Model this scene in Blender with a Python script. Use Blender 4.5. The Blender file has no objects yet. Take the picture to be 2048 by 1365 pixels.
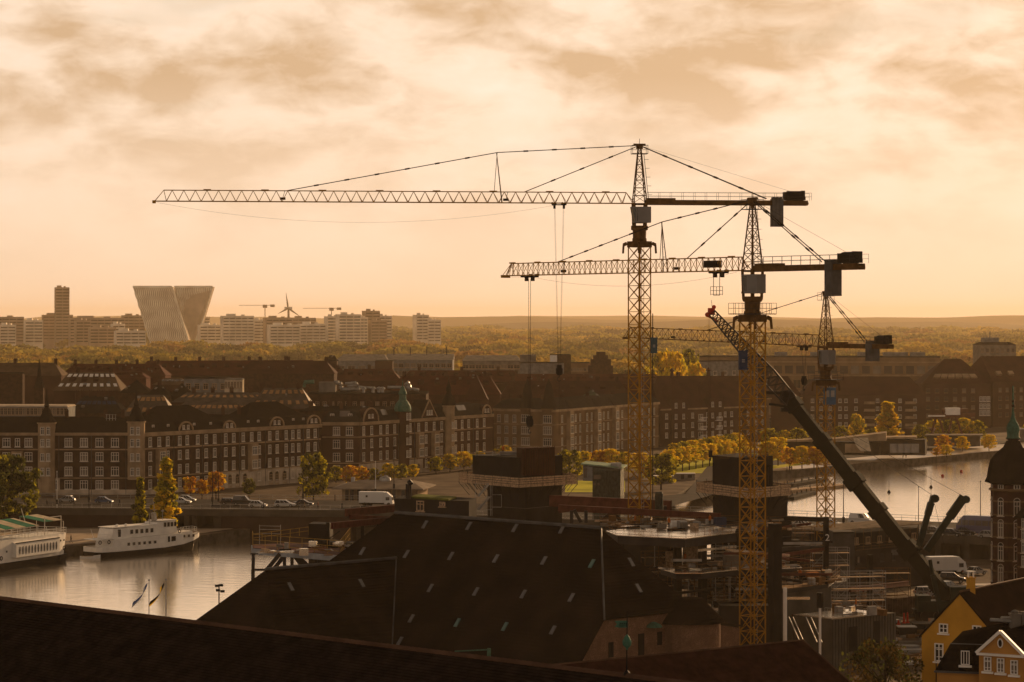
import bpy, math, random
from mathutils import Vector as V
R = math.radians
scene = bpy.context.scene
col = scene.collection
# ------------------------------------------------------------------ camera
F, CX, HY, H = 5400.0, 1024.0, 641.0, 45.0
cd = bpy.data.cameras.new('camera'); cam = bpy.data.objects.new('camera', cd); col.objects.link(cam)
cd.sensor_width = 36; cd.lens = F*36/2048; cd.shift_y = -(682.5-HY)/2048
cd.clip_start = 1; cd.clip_end = 60000
cam.location = (0, 0, H); cam.rotation_euler = (R(90), 0, 0)
scene.camera = cam
# ------------------------------------------------------------------ world
HZD = 0.46e-4
SUN_AZ, SUN_EL = R(28), R(13)      # azimuth from +Y towards +X
w = bpy.data.worlds.new('World'); scene.world = w; w.use_nodes = True
nt = w.node_tree; N = nt.nodes; L = nt.links; N.clear()
def node(t, **k):
    n = N.new(t)
    for a, b in k.items(): setattr(n, a, b)
    return n
def mth(op, a, b=None, c=None, clamp=False):
    n = node('ShaderNodeMath', operation=op); n.use_clamp = clamp
    for i, v in enumerate((a, b, c)):
        if v is None: continue
        if isinstance(v, (int, float)): n.inputs[i].default_value = v
        else: L.new(v, n.inputs[i])
    return n.outputs[0]
def mixc(f, a, b, mode='MIX'):
    n = node('ShaderNodeMix', data_type='RGBA', blend_type=mode)
    for i, v in ((0, f), (6, a), (7, b)):
        if isinstance(v, (int, float)): n.inputs[i].default_value = v
        elif isinstance(v, tuple): n.inputs[i].default_value = (*v, 1)
        else: L.new(v, n.inputs[i])
    return n.outputs[2]
def ramp(f, stops):
    n = node('ShaderNodeValToRGB'); L.new(f, n.inputs[0]); e = n.color_ramp.elements
    while len(e) < len(stops): e.new(.5)
    for i, (p, c) in enumerate(stops):
        e[i].position = p; e[i].color = (*c, 1) if isinstance(c, tuple) else (c, c, c, 1)
    return n.outputs[0]
sky = node('ShaderNodeTexSky', sky_type='NISHITA'); sky.sun_disc = False
sky.sun_elevation = SUN_EL; sky.sun_rotation = SUN_AZ
sky.air_density = 1.5; sky.dust_density = 2; sky.ozone_density = 1
nish = mixc(1.0, sky.outputs[0], (0.035, 0.028, 0.021), 'MULTIPLY')
tc = node('ShaderNodeTexCoord'); sep = node('ShaderNodeSeparateXYZ'); L.new(tc.outputs['Generated'], sep.inputs[0])
dx, dy, dz = sep.outputs
az = mth('ADD', mth('MULTIPLY', dx, math.sin(SUN_AZ)), mth('MULTIPLY', dy, math.cos(SUN_AZ)))   # -1..1
# brightness of the cloud deck: strong towards the sun, dim overhead, raised behind the camera as added fill
az01 = mth('MULTIPLY_ADD', az, .5, .5)
glow = ramp(az01, [(0, (.70, .73, .80)), (.45, (.50, .51, .55)), (.70, (.46, .45, .45)), (.87, .88), (.96, .93)])
up = ramp(dz, [(0, 1.0), (.22, .96), (.42, .40), (1, .12)])
def noise(scale, sx, sz, detail, rough, off=(0, 0, 0), dist=0.0):
    m = node('ShaderNodeMapping'); L.new(tc.outputs['Generated'], m.inputs[0])
    m.inputs['Scale'].default_value = (sx, sx, sz); m.inputs['Location'].default_value = off
    n = node('ShaderNodeTexNoise'); L.new(m.outputs[0], n.inputs[0])
    n.inputs['Scale'].default_value = scale; n.inputs['Detail'].default_value = detail; n.inputs['Roughness'].default_value = rough
    n.inputs['Distortion'].default_value = dist
    return n.outputs[0]
big = noise(1, 17, 40, 5, .48, (12.5, 3.3, 7.7), .35)
finen = noise(1, 46, 100, 5, .6, (1, 2, 3.3), .4)
bb = mth('ADD', mth('MULTIPLY', big, .72), mth('MULTIPLY', finen, .28))
high = ramp(dz, [(0, 0.0), (.03, .16), (.06, .55), (.09, 1)])       # clouds gather higher up
dark = ramp(bb, [(.455, 0.0), (.60, 1.0)])
dark = mth('MULTIPLY', dark, high)
lite = ramp(bb, [(.30, 1.0), (.46, 0.0)])
base = mixc(ramp(dz, [(0, 0.0), (.03, .55), (.08, 1)]), (1.0, .70, .46), (1.0, .76, .56))
c1 = mixc(mth('MULTIPLY', dark, .78), base, (.60, .365, .185))
c2 = mixc(mth('MULTIPLY', lite, mth('MULTIPLY', high, .75)), c1, (1.05, .90, .74))
blue = mth('MULTIPLY', ramp(noise(1, 13, 40, 3, .5, (7, 1, 5), .2), [(.56, 0.0), (.66, 1.0)]), high)
c3 = mixc(mth('MULTIPLY', blue, .3), c2, (.66, .53, .38))
cl = mixc(1.0, c3, mixc(1.0, glow, up, 'MULTIPLY'), 'MULTIPLY')
fin = mixc(.9, nish, cl)
bg = node('ShaderNodeBackground'); L.new(fin, bg.inputs[0]); bg.inputs[1].default_value = 1.24
out = node('ShaderNodeOutputWorld'); L.new(bg.outputs[0], out.inputs[0])
# ------------------------------------------------------------------ sun
sd = bpy.data.lights.new('sun', 'SUN'); so = bpy.data.objects.new('sun', sd); col.objects.link(so)
sd.energy = 4.9; sd.angle = R(1.5); sd.color = (1, .62, .31)
sdir = V((math.sin(SUN_AZ)*math.cos(SUN_EL), math.cos(SUN_AZ)*math.cos(SUN_EL), math.sin(SUN_EL)))
so.rotation_euler = sdir.to_track_quat('Z', 'Y').to_euler()
so.location = (0, 0, 200)
vs = scene.view_settings
vs.view_transform = 'Standard'; vs.look = 'None'; vs.exposure = 0; vs.gamma = 1; vs.use_curve_mapping = False
scene.cycles.max_bounces = 5; scene.cycles.diffuse_bounces = 2; scene.cycles.glossy_bounces = 3
scene.cycles.transparent_max_bounces = 8; scene.cycles.caustics_reflective = False; scene.cycles.caustics_refractive = False
scene.cycles.use_denoising = True
# ------------------------------------------------------------------ helpers
rnd = random.Random(7)
def pt(x, y, D): return V(((x-CX)/F*D, D, H-(y-HY)/F*D))           # photo pixel at a distance -> place
def wz(x, y, z):                                                    # photo pixel at a height -> place
    D = F*(H-z)/(y-HY); return V(((x-CX)/F*D, D, z))
MATS = {}
def mat(name, c, rough=.8, metal=0, var=.25, scale=.6, bump=0, bscale=8, spec=.02, c2=None, transl=0, brick=None, emit=None):
    if name in MATS: return MATS[name]
    m = bpy.data.materials.new(name); m.use_nodes = True; t = m.node_tree; n = t.nodes; l = t.links
    b = n['Principled BSDF']; b.inputs['Roughness'].default_value = rough; b.inputs['Metallic'].default_value = metal
    b.inputs['Specular IOR Level'].default_value = spec
    tcx = n.new('ShaderNodeTexCoord')
    nz = n.new('ShaderNodeTexNoise'); nz.inputs['Scale'].default_value = scale; nz.inputs['Detail'].default_value = 5
    l.new(tcx.outputs['Object'], nz.inputs[0])
    cr = n.new('ShaderNodeValToRGB'); l.new(nz.outputs[0], cr.inputs[0])
    ca = tuple(max(0, v*(1-var)) for v in c); cb = c2 if c2 else tuple(min(1, v*(1+var)) for v in c)
    cr.color_ramp.elements[0].position = .35; cr.color_ramp.elements[1].position = .65
    cr.color_ramp.elements[0].color = (*ca, 1); cr.color_ramp.elements[1].color = (*cb, 1)
    res = cr.outputs[0]
    if brick:
        bt = n.new('ShaderNodeTexBrick'); l.new(tcx.outputs['Object'], bt.inputs[0])
        bt.inputs['Scale'].default_value = brick; bt.inputs['Mortar Size'].default_value = .03
        bt.inputs['Color2'].default_value = (*[v*.55 for v in c], 1); bt.inputs['Mortar'].default_value = (*[min(1, v*1.4) for v in c], 1)
        l.new(res, bt.inputs['Color1'])
        mp = n.new('ShaderNodeMapping'); l.new(tcx.outputs['Object'], mp.inputs[0]); mp.inputs['Rotation'].default_value = (R(90), 0, R(45))
        l.new(mp.outputs[0], bt.inputs[0]); res = bt.outputs[0]
    l.new(res, b.inputs['Base Color'])
    if bump:
        bn = n.new('ShaderNodeTexNoise'); bn.inputs['Scale'].default_value = bscale; l.new(tcx.outputs['Object'], bn.inputs[0])
        bp = n.new('ShaderNodeBump'); bp.inputs['Strength'].default_value = bump; bp.inputs['Distance'].default_value = .1
        l.new(bn.outputs[0], bp.inputs['Height']); l.new(bp.outputs[0], b.inputs['Normal'])
    if transl:
        tr = n.new('ShaderNodeBsdfTranslucent'); l.new(res, tr.inputs[0])
        mx = n.new('ShaderNodeMixShader'); mx.inputs[0].default_value = transl
        l.new(b.outputs[0], mx.inputs[1]); l.new(tr.outputs[0], mx.inputs[2]); l.new(mx.outputs[0], n['Material Output'].inputs[0])
    if emit:
        b.inputs['Emission Color'].default_value = (*emit, 1); b.inputs['Emission Strength'].default_value = 1
    MATS[name] = m; return m
class MB:
    def __init__(s): s.v = []; s.f = []; s.m = []
    def face(s, pts, m=0):
        i = len(s.v); s.v += [tuple(p) for p in pts]; s.f.append(tuple(range(i, i+len(pts)))); s.m.append(m)
    def raw(s, vs_, fs, m=0):
        i = len(s.v); s.v += [tuple(p) for p in vs_]
        for f in fs: s.f.append(tuple(i+k for k in f)); s.m.append(m)
    def prism(s, poly, z0, z1, m=0):
        n = len(poly); vs_ = [(p[0], p[1], z0) for p in poly]+[(p[0], p[1], z1) for p in poly]
        s.raw(vs_, [tuple(reversed(range(n))), tuple(range(n, 2*n))]+[(i, (i+1) % n, n+(i+1) % n, n+i) for i in range(n)], m)
    def hexa(s, b, t, m=0):    # bottom 4, top 4 corners
        s.raw(list(b)+list(t), [(3, 2, 1, 0), (4, 5, 6, 7), (0, 1, 5, 4), (1, 2, 6, 5), (2, 3, 7, 6), (3, 0, 4, 7)], m)
    def box(s, c, sz, rz=0, m=0):
        c = V(c); hx, hy, hz = sz[0]/2, sz[1]/2, sz[2]/2; ca, sa = math.cos(rz), math.sin(rz)
        q = [(-hx, -hy), (hx, -hy), (hx, hy), (-hx, hy)]; q = [(c.x+a*ca-b*sa, c.y+a*sa+b*ca) for a, b in q]
        s.prism(q, c.z-hz, c.z+hz, m)
    def tube(s, p, q, r, n=4, m=0, r2=None):
        p, q = V(p), V(q); d = q-p
        if d.length < 1e-6: return
        d.normalize(); a = d.cross(V((0, 0, 1)) if abs(d.z) < .95 else V((1, 0, 0))).normalized(); b = d.cross(a)
        r2 = r if r2 is None else r2; vs_ = []
        for P, rr in ((p, r), (q, r2)):
            for i in range(n):
                t = 2*math.pi*(i+.5)/n; vs_.append(P+a*math.cos(t)*rr+b*math.sin(t)*rr)
        s.raw(vs_, [tuple(range(n)), tuple(reversed(range(n, 2*n)))]+[(i, n+i, n+(i+1) % n, (i+1) % n) for i in range(n)], m)
    def beam(s, p, q, w, h, m=0):      # rectangular section, h vertical-ish
        p, q = V(p), V(q); d = (q-p).normalized(); a = d.cross(V((0, 0, 1)) if abs(d.z) < .95 else V((0, 1, 0))).normalized()*w/2; b = a.normalized().cross(d)*h/2
        s.hexa([p-a-b, p+a-b, q+a-b, q-a-b], [p-a+b, p+a+b, q+a+b, q-a+b], m)
    def path(s, pts, r, n=4, m=0):
        for a, b in zip(pts, pts[1:]): s.tube(a, b, r, n, m)
    def lathe(s, prof, c, n=12, m=0, rot=0):
        c = V(c); vs_ = []
        for r, z in prof:
            for i in range(n):
                t = 2*math.pi*i/n+rot; vs_.append((c.x+r*math.cos(t), c.y+r*math.sin(t), c.z+z))
        k = len(prof); fs = [tuple(reversed(range(n))), tuple(range((k-1)*n, k*n))]
        for j in range(k-1):
            for i in range(n): fs.append((j*n+i, j*n+(i+1) % n, (j+1)*n+(i+1) % n, (j+1)*n+i))
        s.raw(vs_, fs, m)
    def build(s, name, mats, parent=None, origin=None, smooth=False):
        if not isinstance(mats, (list, tuple)): mats = [mats]
        o0 = parent_world(parent) if origin is None else V(origin)
        me = bpy.data.meshes.new(name)
        me.from_pydata([(x-o0.x, y-o0.y, z-o0.z) for x, y, z in s.v], [], s.f)
        for m in mats: me.materials.append(m)
        if len(mats) > 1: me.polygons.foreach_set('material_index', s.m)
        if smooth: me.polygons.foreach_set('use_smooth', [True]*len(me.polygons))
        me.update(); o = bpy.data.objects.new(name, me); col.objects.link(o)
        if parent: o.parent = parent; o.location = o0-parent_world(parent)
        else: o.location = o0
        return o
def parent_world(p):
    r = V((0, 0, 0))
    while p is not None: r = r+V(p.location); p = p.parent
    return r
def tag(o, label=None, cat=None, group=None, kind=None):
    if label: o['label'] = label
    if cat: o['category'] = cat
    if group: o['group'] = group
    if kind: o['kind'] = kind
    return o
def empty(name, loc=(0, 0, 0), label=None, cat=None, group=None):
    o = bpy.data.objects.new(name, None); o.empty_display_size = .5; o.location = loc; col.objects.link(o)
    return tag(o, label, cat, group)
def copy_tree(o, parent=None):
    c = o.copy(); col.objects.link(c); c.parent = parent
    for ch in list(o.children): copy_tree(ch, c)
    return c
def purge(o):
    for ch in list(o.children): purge(ch)
    bpy.data.objects.remove(o)
def railing(mb, pts, h=1.1, step=2.0, r=.035, rails=(1, .55, .12), m=0):
    for a, b in zip(pts, pts[1:]):
        a, b = V(a), V(b); n = max(1, round((b-a).length/step))
        for i in range(n+1):
            p = a.lerp(b, i/n); mb.tube(p, p+V((0, 0, h)), r, 4, m)
        for k in rails: mb.tube(a+V((0, 0, h*k)), b+V((0, 0, h*k)), r, 4, m)
# materials
BRK = mat('dark_brick', (.040, .021, .014), scale=.9, c2=(.066, .033, .021))
BRK2 = mat('brown_brick', (.060, .028, .018), scale=.15)
TAN = mat('tan_render', (.19, .118, .062), scale=.2)
STONE = mat('sandstone', (.33, .235, .145), scale=.4)
WARMST = mat('pale_stone', (.44, .36, .27), scale=.4)
SLATE = mat('slate_roof', (.016, .0125, .011), rough=.9, spec=0, scale=.5, bump=.3)
SLATEG = mat('grey_slate_roof', (.022, .020, .018), rough=.8, spec=0, scale=.5)
REDT = mat('red_tile_roof', (.07, .018, .010), scale=.3, bump=.3)
REDT2 = mat('worn_red_roof', (.05, .018, .012), scale=.2)
TANR = mat('tan_tile_roof', (.11, .07, .04), scale=.3)
TIN = mat('ribbed_tin_roof', (.09, .072, .055), rough=.6, metal=.2, scale=.4)
COPPER = mat('green_copper', (.05, .13, .09), rough=.6, scale=2)
WHITE = mat('white_paint', (.84, .80, .73), rough=.5, var=.08, spec=.2)
FRAME = mat('window_frame_white', (.66, .60, .51), rough=.6, var=.06)
GLASS = mat('window_glass', (.02, .02, .022), rough=.12, var=.5, scale=.12, spec=.35)
CURT = mat('curtained_glass', (.16, .13, .10), rough=.25, var=.4, scale=.2, spec=.3)
GLASSB = mat('bright_glass', (.12, .10, .08), rough=.1, var=.2, spec=1)
CONC = mat('dark_concrete', (.022, .020, .019), rough=.85, scale=.35, bump=.2, var=.35)
CONCL = mat('pale_concrete', (.17, .15, .125), rough=.8, scale=.4, var=.3)
WETC = mat('wet_slab', (.93, .83, .70), rough=.22, metal=.95, scale=.35, var=.15, spec=.9, bump=.06, bscale=1.5)
WETP = mat('wet_paving', (.48, .37, .25), rough=.34, spec=.7, metal=.25, scale=.25, var=.35, bump=.1)
STEEL = mat('dark_steel', (.03, .028, .03), rough=.5, metal=.5)
GALV = mat('galvanised_steel', (.30, .29, .27), rough=.45, metal=.6)
RUST = mat('rust_primer_steel', (.10, .032, .022), rough=.6, scale=1)
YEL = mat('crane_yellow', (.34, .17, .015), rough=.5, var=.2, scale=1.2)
YELD = mat('crane_dark_yellow', (.11, .055, .018), rough=.6, var=.3, scale=1.2)  # darkened crane yellow: backlit silhouette tone put into the jib and counter-jib colour
BLACKM = mat('black_machinery', (.014, .013, .013), rough=.5)
CABLE = mat('steel_cable', (.02, .017, .015), rough=.6)
BLUEB = mat('blue_paint', (.02, .04, .09), rough=.5)
REDP = mat('red_paint', (.45, .035, .02), rough=.5)
GREYP = mat('grey_panel', (.17, .17, .165), rough=.6)
WOOD = mat('raw_timber', (.46, .32, .20), scale=3, var=.35)
ASPH = mat('asphalt', (.04, .034, .029), rough=.75, scale=.3, bump=.2)
PAVE = mat('paving', (.45, .35, .25), rough=.8, scale=.25, var=.2)
GRAVEL = mat('gravel_ground', (.11, .08, .055), rough=.9, scale=.12, var=.4)
GRASS = mat('lawn', (.42, .42, .02), rough=.9, scale=.08, c2=(.55, .52, .03))
BARK = mat('bark', (.04, .028, .02), rough=.95)
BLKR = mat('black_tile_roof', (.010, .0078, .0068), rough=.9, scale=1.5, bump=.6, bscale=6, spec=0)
ZINC = mat('zinc_flashing', (.10, .10, .10), rough=.5, metal=.4)
TILEB = mat('ridge_tile', (.10, .055, .035), rough=.7)
OLDB = mat('old_brick', (.18, .105, .07), brick=3.2, scale=.8, var=.45)
GREENC = mat('green_crane_paint', (.018, .028, .022), rough=.45, scale=.7)
# ------------------------------------------------------------------ ground, water
import numpy as np
from mathutils.geometry import tessellate_polygon
def sheet(name, poly, z, m, depth=0, wallm=None):
    mb = MB(); P = [V((x, y, z)) for x, y in poly]
    for t in tessellate_polygon([P]):
        a, b, c = [P[i] for i in t]
        if (b-a).cross(c-a).z < 0: b, c = c, b
        mb.face([a, b, c])
    if depth:
        n = len(P)
        for i in range(n):
            a, b = P[i], P[(i+1) % n]; d = V((0, 0, depth)); mb.face([a, b, b-d, a-d], 1)
    o = mb.build(name, [m, wallm or m], origin=(0, 0, 0)); tag(o, kind='structure'); return o
# water
wm = bpy.data.materials.new('harbour_water'); wm.use_nodes = True; t = wm.node_tree; b = t.nodes['Principled BSDF']
b.inputs['Base Color'].default_value = (.97, .83, .64, 1); b.inputs['Roughness'].default_value = .14; b.inputs['Metallic'].default_value = .95; b.inputs['IOR'].default_value = 1.5
b.inputs['Specular IOR Level'].default_value = .8
g = t.nodes.new('ShaderNodeNewGeometry')
def wn(sx, sy, sc, det, rot=0):
    mp = t.nodes.new('ShaderNodeMapping'); mp.inputs['Scale'].default_value = (sx, sy, 1); mp.inputs['Rotation'].default_value = (0, 0, rot)
    n = t.nodes.new('ShaderNodeTexNoise'); n.inputs['Scale'].default_value = sc; n.inputs['Detail'].default_value = det
    t.links.new(g.outputs['Position'], mp.inputs[0]); t.links.new(mp.outputs[0], n.inputs[0]); return n.outputs[0]
a1 = wn(.55, .9, .55, 4, .4); a2 = wn(.05, .02, 1, 3)
mm = t.nodes.new('ShaderNodeMath'); mm.operation = 'MULTIPLY'; t.links.new(a1, mm.inputs[0])
mr = t.nodes.new('ShaderNodeMapRange'); t.links.new(a2, mr.inputs[0]); mr.inputs[1].default_value = .35; mr.inputs[2].default_value = .65; mr.inputs[3].default_value = .35; mr.inputs[4].default_value = 1
t.links.new(mr.outputs[0], mm.inputs[1])
bp = t.nodes.new('ShaderNodeBump'); bp.inputs['Strength'].default_value = 1; bp.inputs['Distance'].default_value = .05
t.links.new(mm.outputs[0], bp.inputs['Height']); t.links.new(bp.outputs[0], b.inputs['Normal'])
mb = MB(); mb.face([(-3000, 100, -2), (3000, 100, -2), (3000, 3000, -2), (-3000, 3000, -2)])
tag(mb.build('water', wm, origin=(0, 0, 0)), kind='structure')
MEAD = mat('meadow_ground', (.16, .125, .03), rough=.95, scale=.006, c2=(.26, .20, .05))
QW = mat('quay_wall_stone', (.10, .08, .06), scale=.5, var=.4, bump=.3)
sheet('near_bank', [(-600, -60), (600, -60), (700, 900), (250, 545), (120, 512), (60, 505), (40, 474), (-14, 440), (-36, 396), (-600, 396)], 0, GRAVEL, 3, QW)
sheet('far_bank', [(-900, 300), (-150, 460), (-106, 517), (-92, 534), (-66, 563), (-56, 584), (0, 590), (30, 626), (55, 770), (80.5, 806), (179.5, 947), (330, 1162), (2000, 4800), (16000, 19000), (-16000, 19000), (-16000, 300)], 0, GRAVEL, 3, QW)
sheet('meadow', [(-6000, 1700), (600, 1750), (3000, 8000), (6000, 18000), (-6000, 18000)], .05, MEAD)
# promenade beside the quay wall, park lawn, streets
def offq(a, b, d0, d1):    # strip beside the line a-b, on its left
    a, b = V(a), V(b); n = V((-(b-a).y, (b-a).x)).normalized(); return [tuple(a+n*d0), tuple(b+n*d0), tuple(b+n*d1), tuple(a+n*d1)]
sheet('promenade', offq((80.5, 806), (250, 1048), 1.0, 20), .03, WETP)
sheet('lawn', [(wz(1465, 948, 0)).xy[:], (wz(1650, 925, 0)).xy[:], (wz(1580, 905, 0)).xy[:], (wz(1330, 912, 0)).xy[:], (wz(1310, 946, 0)).xy[:]], .04, GRASS)
sheet('lawn', [(wz(1130, 985, 0)).xy[:], (wz(1250, 985, 0)).xy[:], (wz(1250, 962, 0)).xy[:], (wz(1130, 962, 0)).xy[:]], .04, GRASS)
sheet('street', [(-150, 622), (-20, 618), (45, 700), (60, 830), (180, 1010), (190, 1000), (70, 820), (53, 700), (28, 618), (-20, 600), (-150, 606)], .05, ASPH)
sheet('quay_pavement', [(-150, 462), (-107, 519), (-93, 536), (-68, 565), (-60, 583), (-150, 583)], .04, PAVE)
sheet('street', [(48, 452), (110, 470), (160, 470), (120, 446), (62, 440)], .03, WETP)
# hills on the horizon
HILL = mat('far_hills', (.07, .06, .03), scale=.002)
for D, h0, a, x0, x1 in ((9500, 34, 12, -2600, 2600), (12500, 56, 9, -1000, 3500), (16500, 66, 7, -3600, 4200)):
    mb = MB(); prev = None; n = 60
    for i in range(n+1):
        x = x0+(x1-x0)*i/n; e = min(1, i/6, (n-i)/6)
        z = (h0+a*math.sin(x*.0021+D)+a*.4*math.sin(x*.0083+1)+rnd.uniform(-1, 1))*e
        c = [(x, D-700, 0), (x, D-200, z*.8), (x, D, z), (x, D+700, 0)]
        if prev:
            for k in range(3): mb.face([prev[k], c[k], c[k+1], prev[k+1]])
        prev = c
    tag(mb.build('hills', HILL, origin=(0, D, 0)), kind='structure')
# ------------------------------------------------------------------ foliage
def leafmat(name, c, c2, tr=.6):
    return mat(name, c, rough=.8, scale=.9, c2=c2, transl=tr, var=.2, spec=.1)
LY = leafmat('yellow_leaves', (.80, .52, .02), (.95, .66, .03)); LG = leafmat('olive_leaves', (.16, .15, .015), (.28, .25, .02))
LO = leafmat('orange_leaves', (.45, .17, .015), (.60, .27, .02)); LD = leafmat('dark_leaves', (.05, .06, .015), (.09, .09, .02))
LYG = leafmat('yellow_green_leaves', (.46, .38, .015), (.66, .54, .02))
def leaves(name, C, S, mi, mats, parent=None, origin=None, seed=0, flat=.0):
    rg = np.random.default_rng(seed); n = len(C); C = np.asarray(C, float); S = np.asarray(S, float)
    a = rg.normal(size=(n, 3)); a /= np.linalg.norm(a, axis=1)[:, None]
    b = rg.normal(size=(n, 3)); b[:, 2] *= (1-flat); b -= (a*b).sum(1)[:, None]*a; b /= np.linalg.norm(b, axis=1)[:, None]
    a *= S[:, None]; b *= (S*rg.uniform(.5, .9, n))[:, None]
    v = np.stack([C-a, C-b*.9, C+a, C+b], 1).reshape(-1, 3)
    o0 = np.array(parent_world(parent) if origin is None else origin)
    v = v-o0
    me = bpy.data.meshes.new(name); me.vertices.add(4*n); me.vertices.foreach_set('co', v.ravel())
    me.loops.add(4*n); me.loops.foreach_set('vertex_index', np.arange(4*n)); me.polygons.add(n)
    me.polygons.foreach_set('loop_start', np.arange(0, 4*n, 4)); me.polygons.foreach_set('material_index', np.asarray(mi, int))
    for m in mats: me.materials.append(m)
    me.update(calc_edges=True); o = bpy.data.objects.new(name, me); col.objects.link(o)
    if parent: o.parent = parent
    else: o.location = origin
    return o
def make_tree(name, kind, h, mats, seed, dens=1.0, leaf=.34):
    """a tree at the origin: tapered trunk with limbs, crown of many leaf faces in clumps"""
    rg = random.Random(seed); nr = np.random.default_rng(seed)
    root = empty(name)
    tr = MB()
    if kind == 'poplar': rw, c0, trunk = h*.13, h*.10, h*.10
    elif kind == 'linden': rw, c0, trunk = h*.33, h*.34, h*.34
    else: rw, c0, trunk = h*.42, h*.20, h*.22
    tr.tube((0, 0, 0), (0, 0, trunk), h*.025, 7, r2=h*.019); tr.tube((0, 0, trunk), (rg.uniform(-.3, .3), rg.uniform(-.3, .3), h*.86), h*.019, 6, r2=h*.004)
    C, S, M = [], [], []
    ncl = int({'poplar': 110, 'linden': 70, 'round': 120}[kind]*dens)
    for i in range(ncl):
        q = rg.random(); t = i/ncl
        zc = c0+(h-c0)*(rg.random()**.85)*.97
        f = (zc-c0)/(h-c0)
        if kind == 'poplar': rad = rw*(math.sin(min(1, f*1.15+.12)*math.pi)**.6*.9+.12)*(1-.35*f)
        else: rad = rw*max(.1, math.sqrt(max(0, 1-((f-.42)/.62)**2)))
        rad *= rg.uniform(.6, 1.25)
        ang = rg.random()*6.283; rr = rad*math.sqrt(rg.uniform(.15, 1))
        c = (rr*math.cos(ang), rr*math.sin(ang), zc); cr = h*rg.uniform(.05, .105)*(.62 if kind == 'poplar' else 1)
        if i % 3 == 0: tr.tube((0, 0, max(trunk*.8, zc-h*.2)), c, h*.008, 4, r2=h*.002)
        nl = int(rg.uniform(22, 42)); mi = rg.randrange(len(mats))
        d = nr.normal(size=(nl, 3)); d /= np.linalg.norm(d, axis=1)[:, None]; d *= (nr.random(nl)**.4)[:, None]*cr; d[:, 2] *= .75
        C.append(np.array(c)+d); S.append(nr.uniform(.6, 1.2, nl)*leaf); M += [mi if rg.random() < .8 else rg.randrange(len(mats)) for _ in range(nl)]
    tr.build('trunk', BARK, root)
    leaves('crown', np.concatenate(C), np.concatenate(S), M, mats, parent=root, seed=seed)
    return root
MASTERS = {}
PAL = {'yellow': [LY, LYG, LY], 'olive': [LG, LYG, LD], 'orange': [LO, LY, LO], 'dark': [LD, LG, LD], 'ygreen': [LYG, LY, LG]}
def tree(x, y, D, kind, pal, hpx, label, cat='tree', group=None, name='tree', variants=2, wide=1.0):
    """hpx: height in photo pixels; the foot stands on the ground at distance D under pixel x"""
    key = (kind, pal, rnd.randrange(variants))
    h = hpx*D/F
    if key not in MASTERS:
        MASTERS[key] = make_tree(name, kind, 10, PAL[pal], len(MASTERS)*13+5); r = MASTERS[key]
    else: r = copy_tree(MASTERS[key])
    r.name = name
    r.location = ((x-CX)/F*D, D, y if y is not None else 0); s = h/10; r.scale = (s*wide*rnd.uniform(.92, 1.08), s*wide, s); r.rotation_euler[2] = rnd.random()*6.28
    tag(r, label, cat); 
    if group: r['group'] = group
    elif 'group' in r: del r['group']
    return r
# the far wood: too many crowns to count
def forest():
    rg = np.random.default_rng(3); pts = []; D = 1500.0
    C, S, M = [], [], []
    while D < 8200:
        sp = 23+max(0, D-2500)*.011
        half = D*.205+40; x = -half+rg.uniform(0, sp)
        while x < half:
            xx = x+rg.uniform(-.4, .4)*sp; dd = D+rg.uniform(-.5, .5)*sp*1.6
            px = CX+xx/dd*F
            clear = (math.sin(xx*.011+dd*.004)+math.sin(dd*.0031-xx*.004)) > (.75 if dd < 3800 else 1.1)
            city = dd > 3650 and dd < 4500 and px < 900
            if not clear and not (city and rg.random() < .8):
                pts.append((xx, dd, sp))
            x += sp
        D += sp*1.5
    for (x, y, sp) in pts:
        big_ = rg.random() < .16; h = rg.uniform(8, 13)*(1+.25*(sp-23)/20)*(1.45 if big_ else 1); w = sp*rg.uniform(.42, .68)*(1.35 if big_ else 1); nf = 230 if big_ else 130
        u = math.sin(x*.013+2)+math.sin(y*.004+x*.003)
        k = rg.choice(5, p=[.44, .34, .10, .08, .04]) if u > .2 else rg.choice(5, p=[.08, .34, .42, .05, .11])
        d = rg.normal(size=(nf, 3)); d /= np.linalg.norm(d, axis=1)[:, None]; d[:, 2] = np.abs(d[:, 2])*1.0-.15
        d *= rg.uniform(.7, 1.05, nf)[:, None]
        C.append(np.array([x, y, h*.45])+d*np.array([w, w, h*.55])); S.append(rg.uniform(.08, .17, nf)*w)
        M.append(np.where(rg.random(nf) < .95, k, rg.integers(0, 4, nf)))
    fw = lambda n, c, c2: mat('far_wood_'+n, c, rough=.9, scale=.02, c2=c2, transl=.4, spec=0)
    mats = [fw('gold', (.36, .24, .04), (.50, .33, .05)), fw('olive_gold', (.26, .20, .035), (.36, .28, .045)), fw('olive', (.14, .12, .025), (.20, .17, .035)), fw('rust', (.30, .15, .035), (.38, .21, .05)), fw('dark', (.08, .07, .02), (.12, .10, .03))]
    o = leaves('far_wood', np.concatenate(C), np.concatenate(S), np.concatenate(M), mats, origin=(0, 3000, 0), seed=9)
    tag(o, kind='stuff')
    print('forest', len(pts))
forest()
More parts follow.
